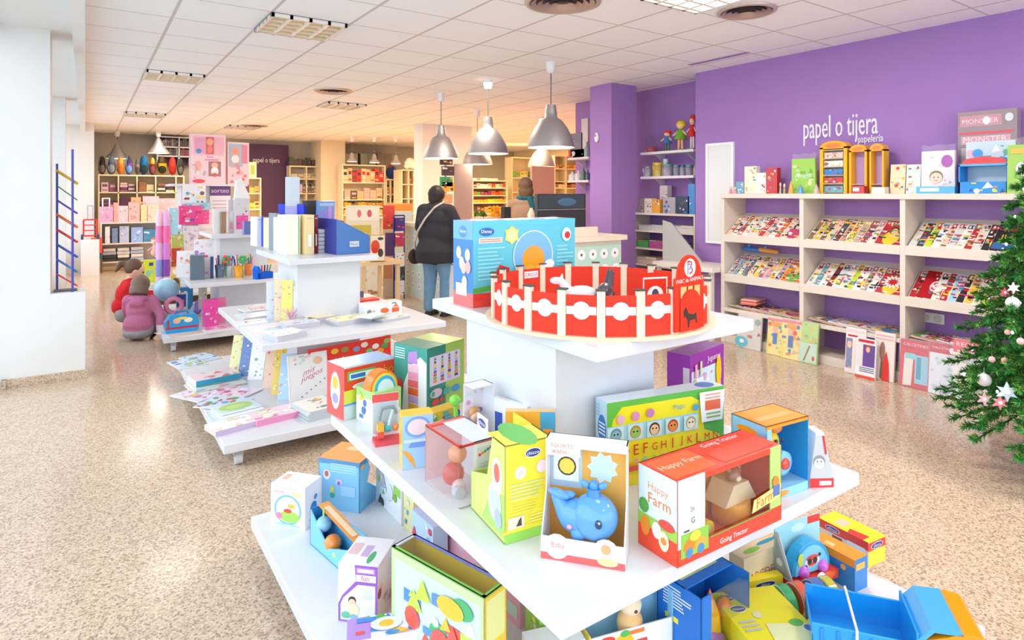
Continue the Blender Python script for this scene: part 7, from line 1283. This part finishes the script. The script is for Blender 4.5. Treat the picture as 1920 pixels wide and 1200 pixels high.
# blue framed wire rack
pc = W(752, 560, 0); t = empty('wire_rack', 'navy wire rack of cards beside the glass case', 'rack', (pc.x, pc.y, 0)); d = dep(pc.x, pc.y); ht = zat(404, d)
part('frame', t, lambda q: (q.cyl((-.11, 0, 0), (-.11, 0, ht), .01, '3a2c78'), q.cyl((.05, 0, 0), (.05, 0, ht), .01, '3a2c78'), q.cyl((-.11, 0, ht), (.05, 0, ht), .01, '3a2c78'), q.cyl((-.11, 0, .3), (.05, 0, .3), .01, '3a2c78')))
for i, (z, k) in enumerate(((ht-.22, '4a2c80'), (ht-.44, 'b83050'), (ht-.72, 'e8e0dc'), (ht-.92, '3a3a44'), (ht-1.12, 'e4e0ec'))): part('card_pocket', t, lambda q: (q.box(-.1, -.03, z, .04, 0, z+.19, k), busy(q.cv((-.1, -.03, z), (1, 0, 0), (0, 0, 1), .14, .19), i, ['f4f4f4', 'd84858', '5a3890', '70b070'], 6)))
# ------------------------------------------------------------- behind the counter
N1 = unitY('goods_shelving', 'warm shelving of bright stationery between the two people', 886, 952, 13.6, .35, 338, 0, (352, 366, 380, 400), (), backc='cream_wall')
for r, (z, pal) in enumerate(zip(N1['zs'], (['e8e0d0', 'd8c8a0', 'e84030'], ['e84020', 'f06830', '8a2860', '50a030'], ['f0d020', '88b828', 'c8d050', 'e8a030'], ['6a5040', 'c09050', 'e8a828', '4a4038']))):
    row('stationery_box', 'box', 'on the %s shelf between the two people' % NO[r], 888, 950, 13.63, z, .11 if r < 3 else .2, pal, 9, 50+r)
row('paper_roll', 'roll', 'on top of the bright stationery shelving', 888, 935, 13.65, N1['zt'], .06, ['e8e0d0', 'c86048', 'f0e8d8'], 7, 57)
N2 = unitY('goods_shelving', 'cream shelving behind the shop assistant', 960, 1000, 13.9, .35, 295, 0, (333, 360, 385), ())
row('storage_box', 'box', 'in the shelving behind the assistant, upper row', 962, 998, 13.93, N2['zs'][0], .2, ['c8a8a0', 'e8c060', '7a9848', '3a4a60'], 5, 61)
IT('display_board', 'pinkish beige board standing behind the assistant', 'board', 998, 1040, 541, 312, ('d', 9.8), .05, 'd8a884', mat='paper', yaw=0)
IT('roller_banner', 'grey beige roller banner behind the customer', 'banner', 852, 886, 536, 308, ('d', 10.08), .02, 'b8a49c', mat='paper', yaw=0)
N3 = unitY('goods_shelving', 'orange lit shelving left of the purple column', 1040, 1092, 13.0, .35, 292, 0, (316, 340, 352, 380), (1062,), backc='cream_wall')
row('storage_box', 'box', 'in the orange lit shelving, upper row', 1042, 1090, 13.03, N3['zs'][0], .12, ['e8b050', 'c88030', '8a5a38', 'e8c890'], 7, 71); row('storage_box', 'box', 'in the orange lit shelving, second row', 1042, 1090, 13.03, N3['zs'][2], .12, ['8a4a30', 'b87840', 'e8c890'], 8, 72)
# card spinner behind the customer
t = empty('card_spinner', 'tall spinner of cards between customer and pier', 'display', atd(835, 470, 9.9)); t.location.z = 0
part('pole', t, lambda q: q.cyl((0, 0, 0), (0, 0, 2.0), .02, 'b8b0a8'))
for i, (y, k) in enumerate(((300, '4a4448'), (320, '5a4c50'), (340, '48a068'), (350, 'f0c040'), (372, 'f0b888'), (395, 'e8c8a8'), (420, 'c84868'))):
    part('card_pocket', t, lambda q: (q.box(-.12+.03*(i % 2), -.06, zat(y, 9.9)-.08, .1+.03*(i % 2), -.03, zat(y, 9.9)+.07, k), busy(q.cv((-.12+.03*(i % 2), -.06, zat(y, 9.9)-.08), (1, 0, 0), (0, 0, 1), .22, .15), i, ['f4f0e8', 'e8c060', k, '6a5a58'], 6)))
# counter top goods
def CT(px, yb): return atd(px, yb, 0.1)
def ctr(name, lab, cat, x0, x1, yt, Y, z=1.08, dpt=.2, col='ffffff', art=None, hollow=False, parts=None, hh=None): return ITY(name, lab, cat, x0, x1, yt, Y, z, dpt, col, art, hollow=hollow, parts=parts, hh=hh)
def a_mon(q, w, d, h): q.box(-w/2, 0, .0, w/2, .05, h*.98, '2a2a30', 'plastic'); c = FC(q, w, d, h); c.r(.03, .62, .97, .95, '3a4450'); c.e(.6, .78, .2, .1, '4a6a88'); c.r(.03, .05, .97, .57, '34343a'); c.r(.0, .585, 1, .6, '9a9aa0'); c.e(.3, .3, .18, .14, '5a6a90'); c.e(.5, .25, .1, .1, '5a4a60')
ctr('till_screen', 'large dark glossy display case back on the counter', 'screen', 1008, 1098, 362, 5.1, 1.08, .05, '2a2a30', a_mon, True, parts=lambda o, w, d, h: part('screen_base', o, lambda q: q.box(-w*.25, -.0, 0, w*.25, .2, .02, '2a2a30', 'plastic')))
ctr('figurine', 'small cream figurine on the counter', 'ornament', 990, 1008, 390, 5.6, 1.08, .06, 'f0dcc0', lambda q, w, d, h: (q.lathe([(w*.4, 0), (w*.3, h*.5), (w*.35, h*.7), (w*.1, h)], 10, 'f4e0c4', 'gloss', (0, d/2, 0)), q.box(-w*.5, 0, 0, w*.5, d, h*.15, 'e8d0b0')), True)
ctr('potted_plant', 'small dark green plant on the counter by the customer', 'plant', 893, 918, 392, 7.05, 1.08, .12, '506030', lambda q, w, d, h: (q.lathe([(w*.25, 0), (w*.32, h*.35)], 10, '5a4030', 'gloss', (0, d/2, 0)), [q.ell((w*.3*math.cos(a), d/2+.03*math.sin(a), h*(.55+.12*(a % 2))), (w*.2, .03, h*.2), ('5a7028', '405820')[int(a) % 2], 'matte', 8, 5) for a in range(6)]), True)
ctr('flower_arrangement', 'orange flower bunch on the counter between the people', 'flowers', 925, 942, 385, 6.5, 1.08, .1, 'e8901c', lambda q, w, d, h: (q.lathe([(w*.2, 0), (w*.3, h*.4)], 10, 'e8c8a0', 'gloss', (0, d/2, 0)), [q.ell((w*.3*math.cos(a*1.1), d/2, h*(.6+.13*(a % 3))), (w*.2, .03, h*.13), 'f0981c', 'matte', 8, 5) for a in range(6)]), True)
ctr('card_terminal', 'black phone stand on the counter by the assistant', 'phone', 946, 958, 388, 6.3, 1.08, .08, '2c2c30')
row('leaflet_pack', 'leaflets', 'in orange pink tones on the far counter end', 892, 925, 6.85, 1.08, .12, ['d8a080', 'e8c0a0', '8a6050', 'c8a0a8'], 4, 77, dpt=.1)
# ============================================================= people
def skinmat(name, hexc, rough=.6, hex2=None, scale=60, stretch=None, spec=.3): return solid(name, hexc, rough, hex2=hex2 or hexc, scale=scale, stretch=stretch, spec=spec)
skinmat('skin', 'f0c6a8', .5, 'e8b898', 20); skinmat('coat_black', '3a363c', .8, '2e2b30', 40); skinmat('jeans_blue', '7fa6c4', .85, '5f88aa', 14); skinmat('shoe_dark', '3c3430', .6); skinmat('hair_dark', '3a2e28', .5, '28201c', 60, (8, 8, 1))
skinmat('hair_brown', '7a5a42', .5, '5a4030', 60, (8, 8, 1)); skinmat('hair_light', '8a7262', .5, '6c5648', 60, (8, 8, 1)); skinmat('red_knit', 'd8242c', .85, 'c81c24', 80); skinmat('pink_fleece', 'c87a9c', .95, 'b86a8c', 50); skinmat('grey_cloth', 'a8a8a8', .85, '8c8c8e', 30)
skinmat('white_shoe', 'd8d6d4', .6); skinmat('beige_coat', 'b09078', .85, 'a0826c', 40); skinmat('teal_scarf', '1e6a78', .85, '185a68', 50); skinmat('eye_dark', '2a2220', .2); skinmat('lip', 'c86a60', .5)
def blob(name, q, mat, parent=None, vox=.012, loc=(0, 0, 0), rz=0, sm=3):
    o = q.build(name, parent, loc, rz, [mat]); md = o.modifiers.new('r', 'REMESH'); md.mode = 'VOXEL'; md.voxel_size = vox; md.use_smooth_shade = True
    s = o.modifiers.new('s', 'SMOOTH'); s.factor = .6; s.iterations = sm; return o
def V(*a): return Vector(a)
def hand(q, w, f, up, s=1.0, curl=.5, side=1):
    w = V(*w); f = V(*f).normalized(); up = V(*up); up = (up-f*up.dot(f)).normalized(); sd = f.cross(up)*side
    for i in range(4):   # palm and four fingers of unequal length
        o_ = sd*((i-1.5)*.018*s); a = w+o_*.7+f*.01*s; b = w+o_+f*.075*s; q.cap(a, .013*s, b, .012*s)
        L_ = (.034, .042, .038, .028)[i]*s; c = b+f*L_-up*L_*curl*.5; e = c+f*L_*.6-up*L_*curl; q.cap(b, .010*s, c, .009*s); q.cap(c, .009*s, e, .008*s)
    t0 = w+sd*.018*s+f*.02*s; t1 = t0+sd*.03*s+f*.02*s-up*.006*s; q.cap(t0, .012*s, t1, .011*s); q.cap(t1, .010*s, t1+f*.028*s+sd*.006*s, .008*s)
def head(q, c, r, f, tilt=0):
    c = V(*c); f = V(*f).normalized(); rot = f.to_track_quat('Y', 'Z').to_matrix(); sd = rot@V(1, 0, 0); up = rot@V(0, 0, 1)
    q.ell(c, (r*.76, r*.92, r), rot=rot); q.ell(c-up*r*.45+f*r*.25, (r*.52, r*.6, r*.5), rot=rot)
    q.cap(c+f*r*.9-up*r*.05, r*.10, c+f*r*1.0-up*r*.25, r*.13)
    for s in (-1, 1): q.ell(c+sd*s*r*.77-up*r*.1, (r*.1, r*.2, r*.26), rot=rot)
    return c, f, sd, up
def facebits(o, c, f, sd, up, r):
    for s in (-1, 1):
        q = MB(); q.ell(c+f*r*.86+sd*s*r*.3+up*r*.02, (r*.09,)*3); q.build('eye', o, mats=['eye_dark'])
    q = MB(); q.cap(c+f*r*.84+sd*r*.16-up*r*.5, r*.05, c+f*r*.84-sd*r*.16-up*r*.5, r*.05); q.build('mouth', o, mats=['lip'])
def person(label, loc, rz, J, hr, headc, hf, clothes, hairf, hands, hairmat):
    q = MB()
    for ch in J:
        for a, b in zip(ch, ch[1:]): q.cap(a[:3], a[3], b[:3], b[3])
    hd = head(q, headc, hr, hf)
    for h in hands: hand(q, *h)
    o = blob('person', q, 'skin', None, .0085, loc, rz, 1); tag(o, label, 'person')
    for nm, mat, fn, vx in clothes:
        q = MB(); fn(q); blob(nm, q, mat, o, vx)
    q = MB(); hairf(q, hd); blob('hair', q, hairmat, o, .009)
    facebits(o, *hd, hr); return o
def chain(q, *pts):
    for a, b in zip(pts, pts[1:]): q.cap(a[:3], a[3], b[:3], b[3])
# customer in black
pw = W(818, 592, 0)
def coat(q):
    q.ell((0, 0, .82), (.25, .2, .2)); q.ell((0, 0, 1.0), (.25, .19, .26)); q.ell((0, .0, 1.18), (.245, .17, .2)); q.ell((0, -.01, 1.3), (.2, .13, .1)); q.lathe([(.0, .66), (.25, .66), (.26, .8), (.2, .95)], 20); q.cap((0, 0, 1.34), .085, (0, .01, 1.4), .075)
    for s in (-1, 1): chain(q, (s*.19, 0, 1.29, .085), (s*.28, .06, 1.08, .075), (s*.22, .27, 1.08, .055)); q.ell((s*.16, 0, 1.3), (.1, .09, .08))
def jeans(q):
    q.ell((0, 0, .78), (.17, .13, .14))
    for s, y in ((-1, .0), (1, .05)): chain(q, (s*.09, 0, .76, .11), (s*.1, y+.02, .46, .082), (s*.1, y-.02, .1, .062))
def shoes(q):
    for s, y in ((-1, 0), (1, .05)): q.ell((s*.1, y+.04, .04), (.045, .12, .04)); q.box(s*.1-.04, y-.07, 0, s*.1+.04, y+.15, .025)
def hairw(q, h):
    c, f, sd, up = h; r = .108; rot = f.to_track_quat('Y', 'Z').to_matrix()
    q.ell(c-f*r*.22+up*r*.16, (r*.98, r*1.0, r*1.05), rot=rot); q.ell(c-f*r*.5-up*r*.4, (r*.8, r*.6, r*.8), rot=rot)
cust = person('customer in long black coat and blue jeans leaning at the counter, seen from behind', pw, math.atan2(-.88, .47),
    [[(0, 0, .8, .12), (0, 0, 1.1, .12), (0, 0, 1.28, .1), (0, .01, 1.38, .05), (0, .02, 1.45, .05)], [(-.09, 0, .8, .09), (-.1, .02, .46, .06), (-.1, -.02, .1, .045), (-.1, .06, .035, .035)], [(.09, 0, .8, .09), (.1, .07, .46, .06), (.1, .03, .1, .045), (.1, .11, .035, .035)],
     [(-.17, 0, 1.28, .06), (-.28, .06, 1.08, .05), (-.22, .27, 1.08, .035), (-.2, .33, 1.09, .026)], [(.17, 0, 1.28, .06), (.28, .06, 1.08, .05), (.22, .27, 1.08, .035), (.2, .33, 1.09, .026)]],
    .108, (0, .03, 1.475), (.15, 1, -.12), [('coat', 'coat_black', coat, .014), ('jeans', 'jeans_blue', jeans, .012), ('shoes', 'shoe_dark', shoes, .01)], hairw, [((-.2, .33, 1.09), (.2, 1, .05), (0, 0, 1), 1, .6, 1), ((.2, .33, 1.09), (-.2, 1, .05), (0, 0, 1), 1, .6, -1)], 'hair_dark')
R_ = cust.matrix_basis
t = empty('shoulder_bag', 'dark shoulder bag on a beige strap across the customer back', 'bag', pw, math.atan2(-.88, .47))
part('strap', t, lambda q: [q.cap(a, .013, b, .013, 'd8c4b0', 'matte', 6) for a, b in zip(*(lambda P_: (P_, P_[1:]))([(.13, -.02, 1.40), (.06, -.13, 1.33), (-.04, -.175, 1.2), (-.14, -.185, 1.05), (-.235, -.12, .9), (-.275, -.05, .8)]))])
part('bag_body', t, lambda q: q.ell((-.30, -.02, .72), (.06, .13, .1), '4a3a38', 'matte', 14, 8))
t = empty('shopping_bag', 'white shopping bag hanging beside the customer jeans', 'bag', W(841, 592, 0), -1.0)
part('bag_body', t, lambda q: q.prism([(-.13, .2), (.13, .2), (.1, .62), (-.08, .66)], -.04, .04, 'ece8ea', 'gloss')); part('handle', t, lambda q: q.tube([(-.05, 0, .65), (0, 0, .8), (.06, 0, .62)], .006, 'e4e0e0'))
# assistant
Xa, Ya = 4.98, 6.92
def coat2(q):
    q.ell((0, 0, .95), (.2, .15, .3)); q.ell((0, 0, 1.2), (.2, .14, .24)); q.ell((0, 0, 1.38), (.18, .11, .08)); q.lathe([(0, .55), (.2, .55), (.19, .9)], 18)
    for s in (-1, 1): chain(q, (s*.18, 0, 1.36, .068), (s*.24, .04, 1.12, .058), (s*.2, .22, 1.06, .045))
def hair2(q, h):
    c, f, sd, up = h; r = .11; rot = f.to_track_quat('Y', 'Z').to_matrix()
    q.ell(c-f*r*.2+up*r*.14, (r*.95, r*1.0, r*1.06), rot=rot); q.ell(c-f*r*.45-up*r*.7, (r*.98, r*.62, r*.95), rot=rot); q.ell(c-f*r*.4-up*r*1.2, (r*.85, r*.5, r*.6), rot=rot)
person('shop assistant with brown hair, teal scarf and beige coat behind the counter', (Xa, Ya, 0), -.75,
    [[(0, 0, .9, .1), (0, 0, 1.2, .1), (0, 0, 1.36, .08), (0, 0, 1.5, .045)], [(-.08, 0, .9, .08), (-.09, 0, .48, .055), (-.09, 0, .1, .04), (-.09, .08, .035, .03)], [(.08, 0, .9, .08), (.09, 0, .48, .055), (.09, 0, .1, .04), (.09, .08, .035, .03)],
     [(-.18, 0, 1.36, .05), (-.24, .04, 1.12, .04), (-.2, .22, 1.06, .03), (-.19, .28, 1.07, .025)], [(.18, 0, 1.36, .05), (.24, .04, 1.12, .04), (.2, .22, 1.06, .03), (.19, .28, 1.07, .025)]],
    .11, (0, .01, 1.6), (-.3, 1, -.15), [('coat', 'beige_coat', coat2, .013), ('scarf', 'teal_scarf', lambda q: (q.ell((0, 0, 1.44), (.13, .12, .055)), q.cap((.08, -.09, 1.43), .04, (.12, -.12, 1.3), .03)), .01), ('trousers', 'shoe_dark', lambda q: [chain(q, (s*.08, 0, .9, .1), (s*.09, 0, .48, .07), (s*.09, 0, .1, .055)) for s in (-1, 1)], .012)], hair2, [((-.19, .28, 1.07), (.1, 1, 0), (0, 0, 1), 1, .5, 1), ((.19, .28, 1.07), (-.1, 1, 0), (0, 0, 1), 1, .5, -1)], 'hair_brown')
# girl in pink hoodie: squats with her back to us, hand on the floor
pp = W(261, 636, 0)
def hood(q):
    q.ell((0, 0, .16), (.15, .14, .13)); q.ell((0, .02, .3), (.13, .12, .15)); q.ell((0, .03, .395), (.115, .09, .07)); q.ell((0, -.03, .425), (.095, .065, .04)); q.ell((0, -.085, .375), (.075, .03, .05), rot=Matrix.Rotation(.4, 3, 'X')); q.lathe([(0, .05), (.125, .05), (.14, .1)], 18)
    chain(q, (.11, .03, .4, .054), (.205, -.01, .24, .046), (.20, -.05, .085, .034)); chain(q, (-.11, .03, .4, .058), (-.15, .12, .27, .048), (-.08, .24, .24, .036))
def hairc(q, h):
    c, f, sd, up = h; r = .092; rot = f.to_track_quat('Y', 'Z').to_matrix(); q.ell(c-f*r*.15+up*r*.12, (r*.98, r*1.02, r*1.04), rot=rot); q.ell(c-f*r*.35-up*r*.5, (r*.98, r*.78, r*.8), rot=rot); q.cyl(c-f*r*.3-up*r*1.12, c-f*r*.3-up*r*.4, r*.95)
person('child in pink hoodie squatting with back to the camera, hand on floor', pp, -.35,
    [[(0, 0, .14, .09), (0, .02, .3, .085), (0, .03, .4, .07), (0, .04, .48, .038)], [(-.07, 0, .13, .07), (-.1, .22, .24, .05), (-.09, .1, .06, .035), (-.09, .2, .03, .028)], [(.07, 0, .13, .07), (.1, .22, .24, .05), (.09, .1, .06, .035), (.09, .2, .03, .028)],
     [(.1, .03, .39, .04), (.205, -.01, .24, .032), (.20, -.05, .06, .024)], [(-.1, .03, .39, .04), (-.15, .12, .27, .03), (-.08, .24, .24, .022)]],
    .094, (0, .05, .55), (.1, 1, -.35), [('hoodie', 'pink_fleece', hood, .010), ('leggings', 'grey_cloth', lambda q: ([chain(q, (s*.07, 0, .12, .085), (s*.1, .22, .24, .062), (s*.09, .1, .06, .045)) for s in (-1, 1)], q.ell((0, -.02, .075), (.15, .13, .07))), .011), ('shoes', 'shoe_dark', lambda q: [q.ell((s*.09, .16, .028), (.036, .085, .028)) for s in (-1, 1)], .008)], hairc, [((.20, -.055, .055), (.0, -.35, -.5), (0, -1, .4), .85, .35, 1), ((-.08, .24, .24), (.3, 1, 0), (0, 0, 1), .7, .5, 1)], 'hair_light')
# girl in red: squats behind her, profile to the right
pr_ = W(232, 618, 0)
def hairp(q, h):
    c, f, sd, up = h; r = .1; rot = f.to_track_quat('Y', 'Z').to_matrix(); q.ell(c-f*r*.3+up*r*.22, (r*.9, r*.95, r*.95), rot=rot); q.ell(c-f*r*.5-up*r*.1, (r*.75, r*.6, r*.6), rot=rot)
    b = c-f*r*1.15+up*r*.3; q.ell(b, (r*.3,)*3); q.cap(b, r*.3, b-f*r*.42-up*r*.3, r*.36); q.cap(b-f*r*.42-up*r*.3, r*.36, b-f*r*.5-up*r*1.1, r*.16)
person('child with ponytail and red jumper squatting in profile, looking down', pr_, -1.65,
    [[(0, 0, .2, .09), (0, .03, .38, .085), (0, .05, .5, .065), (0, .07, .58, .036)], [(-.07, 0, .2, .075), (-.09, .24, .3, .05), (-.09, .08, .08, .036), (-.09, .18, .03, .028)], [(.07, 0, .2, .075), (.09, .24, .3, .05), (.09, .08, .08, .036), (.09, .18, .03, .028)],
     [(.1, .05, .48, .04), (.13, .17, .36, .032), (.10, .34, .37, .024)], [(-.1, .05, .48, .04), (-.12, .2, .36, .032), (-.06, .36, .36, .024)]],
    .098, (0, .11, .655), (0, 1, -.45), [('jumper', 'red_knit', lambda q: (q.ell((0, 0, .26), (.135, .12, .12)), q.ell((0, .03, .38), (.13, .115, .15)), q.ell((0, .05, .5), (.11, .085, .06)), q.cap((0, .06, .52), .05, (0, .065, .55), .046), chain(q, (.1, .05, .48, .055), (.13, .17, .36, .046), (.105, .31, .37, .036)), chain(q, (-.1, .05, .48, .055), (-.12, .2, .36, .046), (-.07, .33, .36, .036))), .010),
     ('trousers', 'grey_cloth', lambda q: ([chain(q, (s*.07, 0, .18, .09), (s*.09, .24, .3, .064), (s*.09, .08, .08, .046)) for s in (-1, 1)]), .011), ('shoes', 'white_shoe', lambda q: [q.ell((s*.09, .14, .03), (.038, .09, .03)) for s in (-1, 1)], .008)], hairp, [((.10, .34, .37), (-.1, 1, 0), (0, 0, 1), .8, .6, -1), ((-.06, .36, .36), (.1, 1, 0), (0, 0, 1), .8, .6, 1)], 'hair_brown')
# ============================================================= Christmas tree
g = random.Random(77); pt = atd(2010, 700, 3.25); tx, ty = pt.x, pt.y
T = empty('christmas_tree', 'green artificial Christmas tree with white baubles and fairy lights', 'tree', (tx, ty, 0))
part('pot', T, lambda q: q.lathe([(.13, 0), (.17, .2), (.15, .2), (0, .18)], 20, '8a3038', 'gloss')); part('trunk', T, lambda q: q.cyl((0, 0, .15), (0, 0, 1.95), .03, '5a4030', 'matte', 8, .01))
vs = []; fs = []; cs = []; GR = ['1c6b34', '2a8040', '3a9448', '6aa848', '2a7034', '86a840']; tips = []
def needles(a, b, n, ln):
    d = (b-a); L_ = d.length; d.normalize(); x = d.orthogonal().normalized(); y = d.cross(x)
    for i in range(n):
        t_ = g.random(); an = g.random()*6.28; o_ = a+d*(L_*t_); r = (x*math.cos(an)+y*math.sin(an)); e = o_+(r*.85+d*.55)*ln; wv = d.cross(r)*.0042; k = len(vs)
        vs.extend((o_-wv, o_+wv, e)); fs.append((k, k+1, k+2)); cs.append(g.choice(GR))
br = MB()
def TR(z): return .50*(1-(z-.32)/1.8)+.05
def hangd(px, py, m):
    best = None
    for i in range(80):
        d = 2.5+.01*i; p = atd(px, py, d); e = abs(math.hypot(p.x-tx, p.y-ty)-TR(p.z)*m)
        if best is None or e < best[0]-1e-4: best = (e, d)
    return best[1]
for lv in range(17):
    z = .34+lv*.095; R = TR(z); nb = max(7, int(19-lv*.75))
    for j in range(nb):
        a = 6.283*(j+.5*(lv % 2)+.3*g.random())/nb; Rr = R*(.85+.25*g.random()); P0 = V(0, 0, z+.06); P1 = V(Rr*.55*math.cos(a), Rr*.55*math.sin(a), z+.02); P2 = V(Rr*math.cos(a), Rr*math.sin(a), z-.07*Rr/.5-.02)
        for A, B in ((P0, P1), (P1, P2)): br.cyl(A, B, .004, '3a4a2a', 'matte', 5); needles(A, B, 110, .036)
        tips.append(P2)
        for s in range(6):
            t_ = .28+.14*s; A = P1.lerp(P2, max(0, (t_-.5)*2)) if t_ > .5 else P0.lerp(P1, t_*2); an = a+(.75 if s % 2 else -.75)*(1-.1*s); ll = .16*(1-.1*s)*(R+.3); B = A+V(ll*math.cos(an), ll*math.sin(an), -.02+.03*g.random()); needles(A, B, 60, .034)
        needles(P2, P2+V(.03*math.cos(a), .03*math.sin(a), .01), 16, .03)
q = MB(); q.add(vs, fs, cs, 'matte'); f_ = tag(q.build('foliage', T), kind='stuff'); br.build('branches', T)
def bau(px, py, r, col, lab, d=2.75, mat='gloss', nm='bauble', cat='bauble'):
    d = hangd(px, py, .96); p = atd(px, py, d); q = MB(); q.ell((0, 0, 0), (r,)*3, col, mat, 18, 12); q.cyl((0, 0, r*.95), (0, 0, r*1.15), r*.15, 'd8d8d8', 'metal', 8); q.cyl((0, 0, r*1.1), (0, 0, r*1.9), r*.03, 'd8d8d8', 'metal', 5); return tag(q.build(nm, None, p), lab, cat)
bau(1899, 568, .032, 'f4f2f0', 'large white bauble at the upper edge of the Christmas tree', 2.9); bau(1845, 712, .034, 'efe8e6', 'large white bauble on the left edge of the Christmas tree', 2.75)
bau(1889, 623, .014, 'f0b8b0', 'small pink bauble high on the tree', 2.75); bau(1914, 640, .018, 'f0c8c0', 'small pale pink bauble at the right edge of photo', 2.7); bau(1860, 674, .016, 'f4c0bc', 'small pink bauble above the low white one', 2.7); bau(1884, 676, .016, 'e8a8a0', 'small salmon bauble low on the tree', 2.65)
def star(px, py, r, col, lab, d=2.6):
    d = hangd(px, py, 1.0); p = atd(px, py, d); q = MB(); n = 6; pts = [(r*(1 if i % 2 else .45)*math.cos(math.pi*i/n), r*(1 if i % 2 else .45)*math.sin(math.pi*i/n)) for i in range(2*n)]; q.prism(pts, -.006, .006, col, 'gloss'); q.ell((0, -.004, 0), (r*.3,)*3, 'ffffff', 'gloss', 8, 5); return tag(q.build('star_ornament', None, p, -.9), lab, 'ornament')
star(1888, 735, .05, 'd8e8f4', 'glittering pale blue star ornament low on the tree', 2.68); star(1875, 755, .035, 'f08a98', 'pink star ornament under the glittering one', 2.62); star(1846, 748, .035, 'f4c0c8', 'pale pink star ornament at the lowest left branch', 2.68); star(1900, 540, .03, 'f4e8e8', 'white star ornament above the upper bauble', 2.85); star(1884, 548, .025, 'e0506c', 'rose star ornament above the upper bauble', 2.85)
LT = empty('fairy_lights', 'string of tiny cold white fairy lights around the tree', 'fairy lights', (tx, ty, 0))
cr_ = MB(); pts = []
for i in range(60):
    z = .42+1.3*i/60; a = i*.9; R = TR(z)*.9; pts.append(V(R*math.cos(a), R*math.sin(a), z))
for a, b in zip(pts, pts[1:]): cr_.cyl(a, b, .0015, '1c5030', 'matte', 4)
cr_.build('wire', LT)
for p in pts: part('bulb', LT, lambda q: q.ell(p, (.007, .007, .009), 'cfe4ff', 'glow', 8, 5))
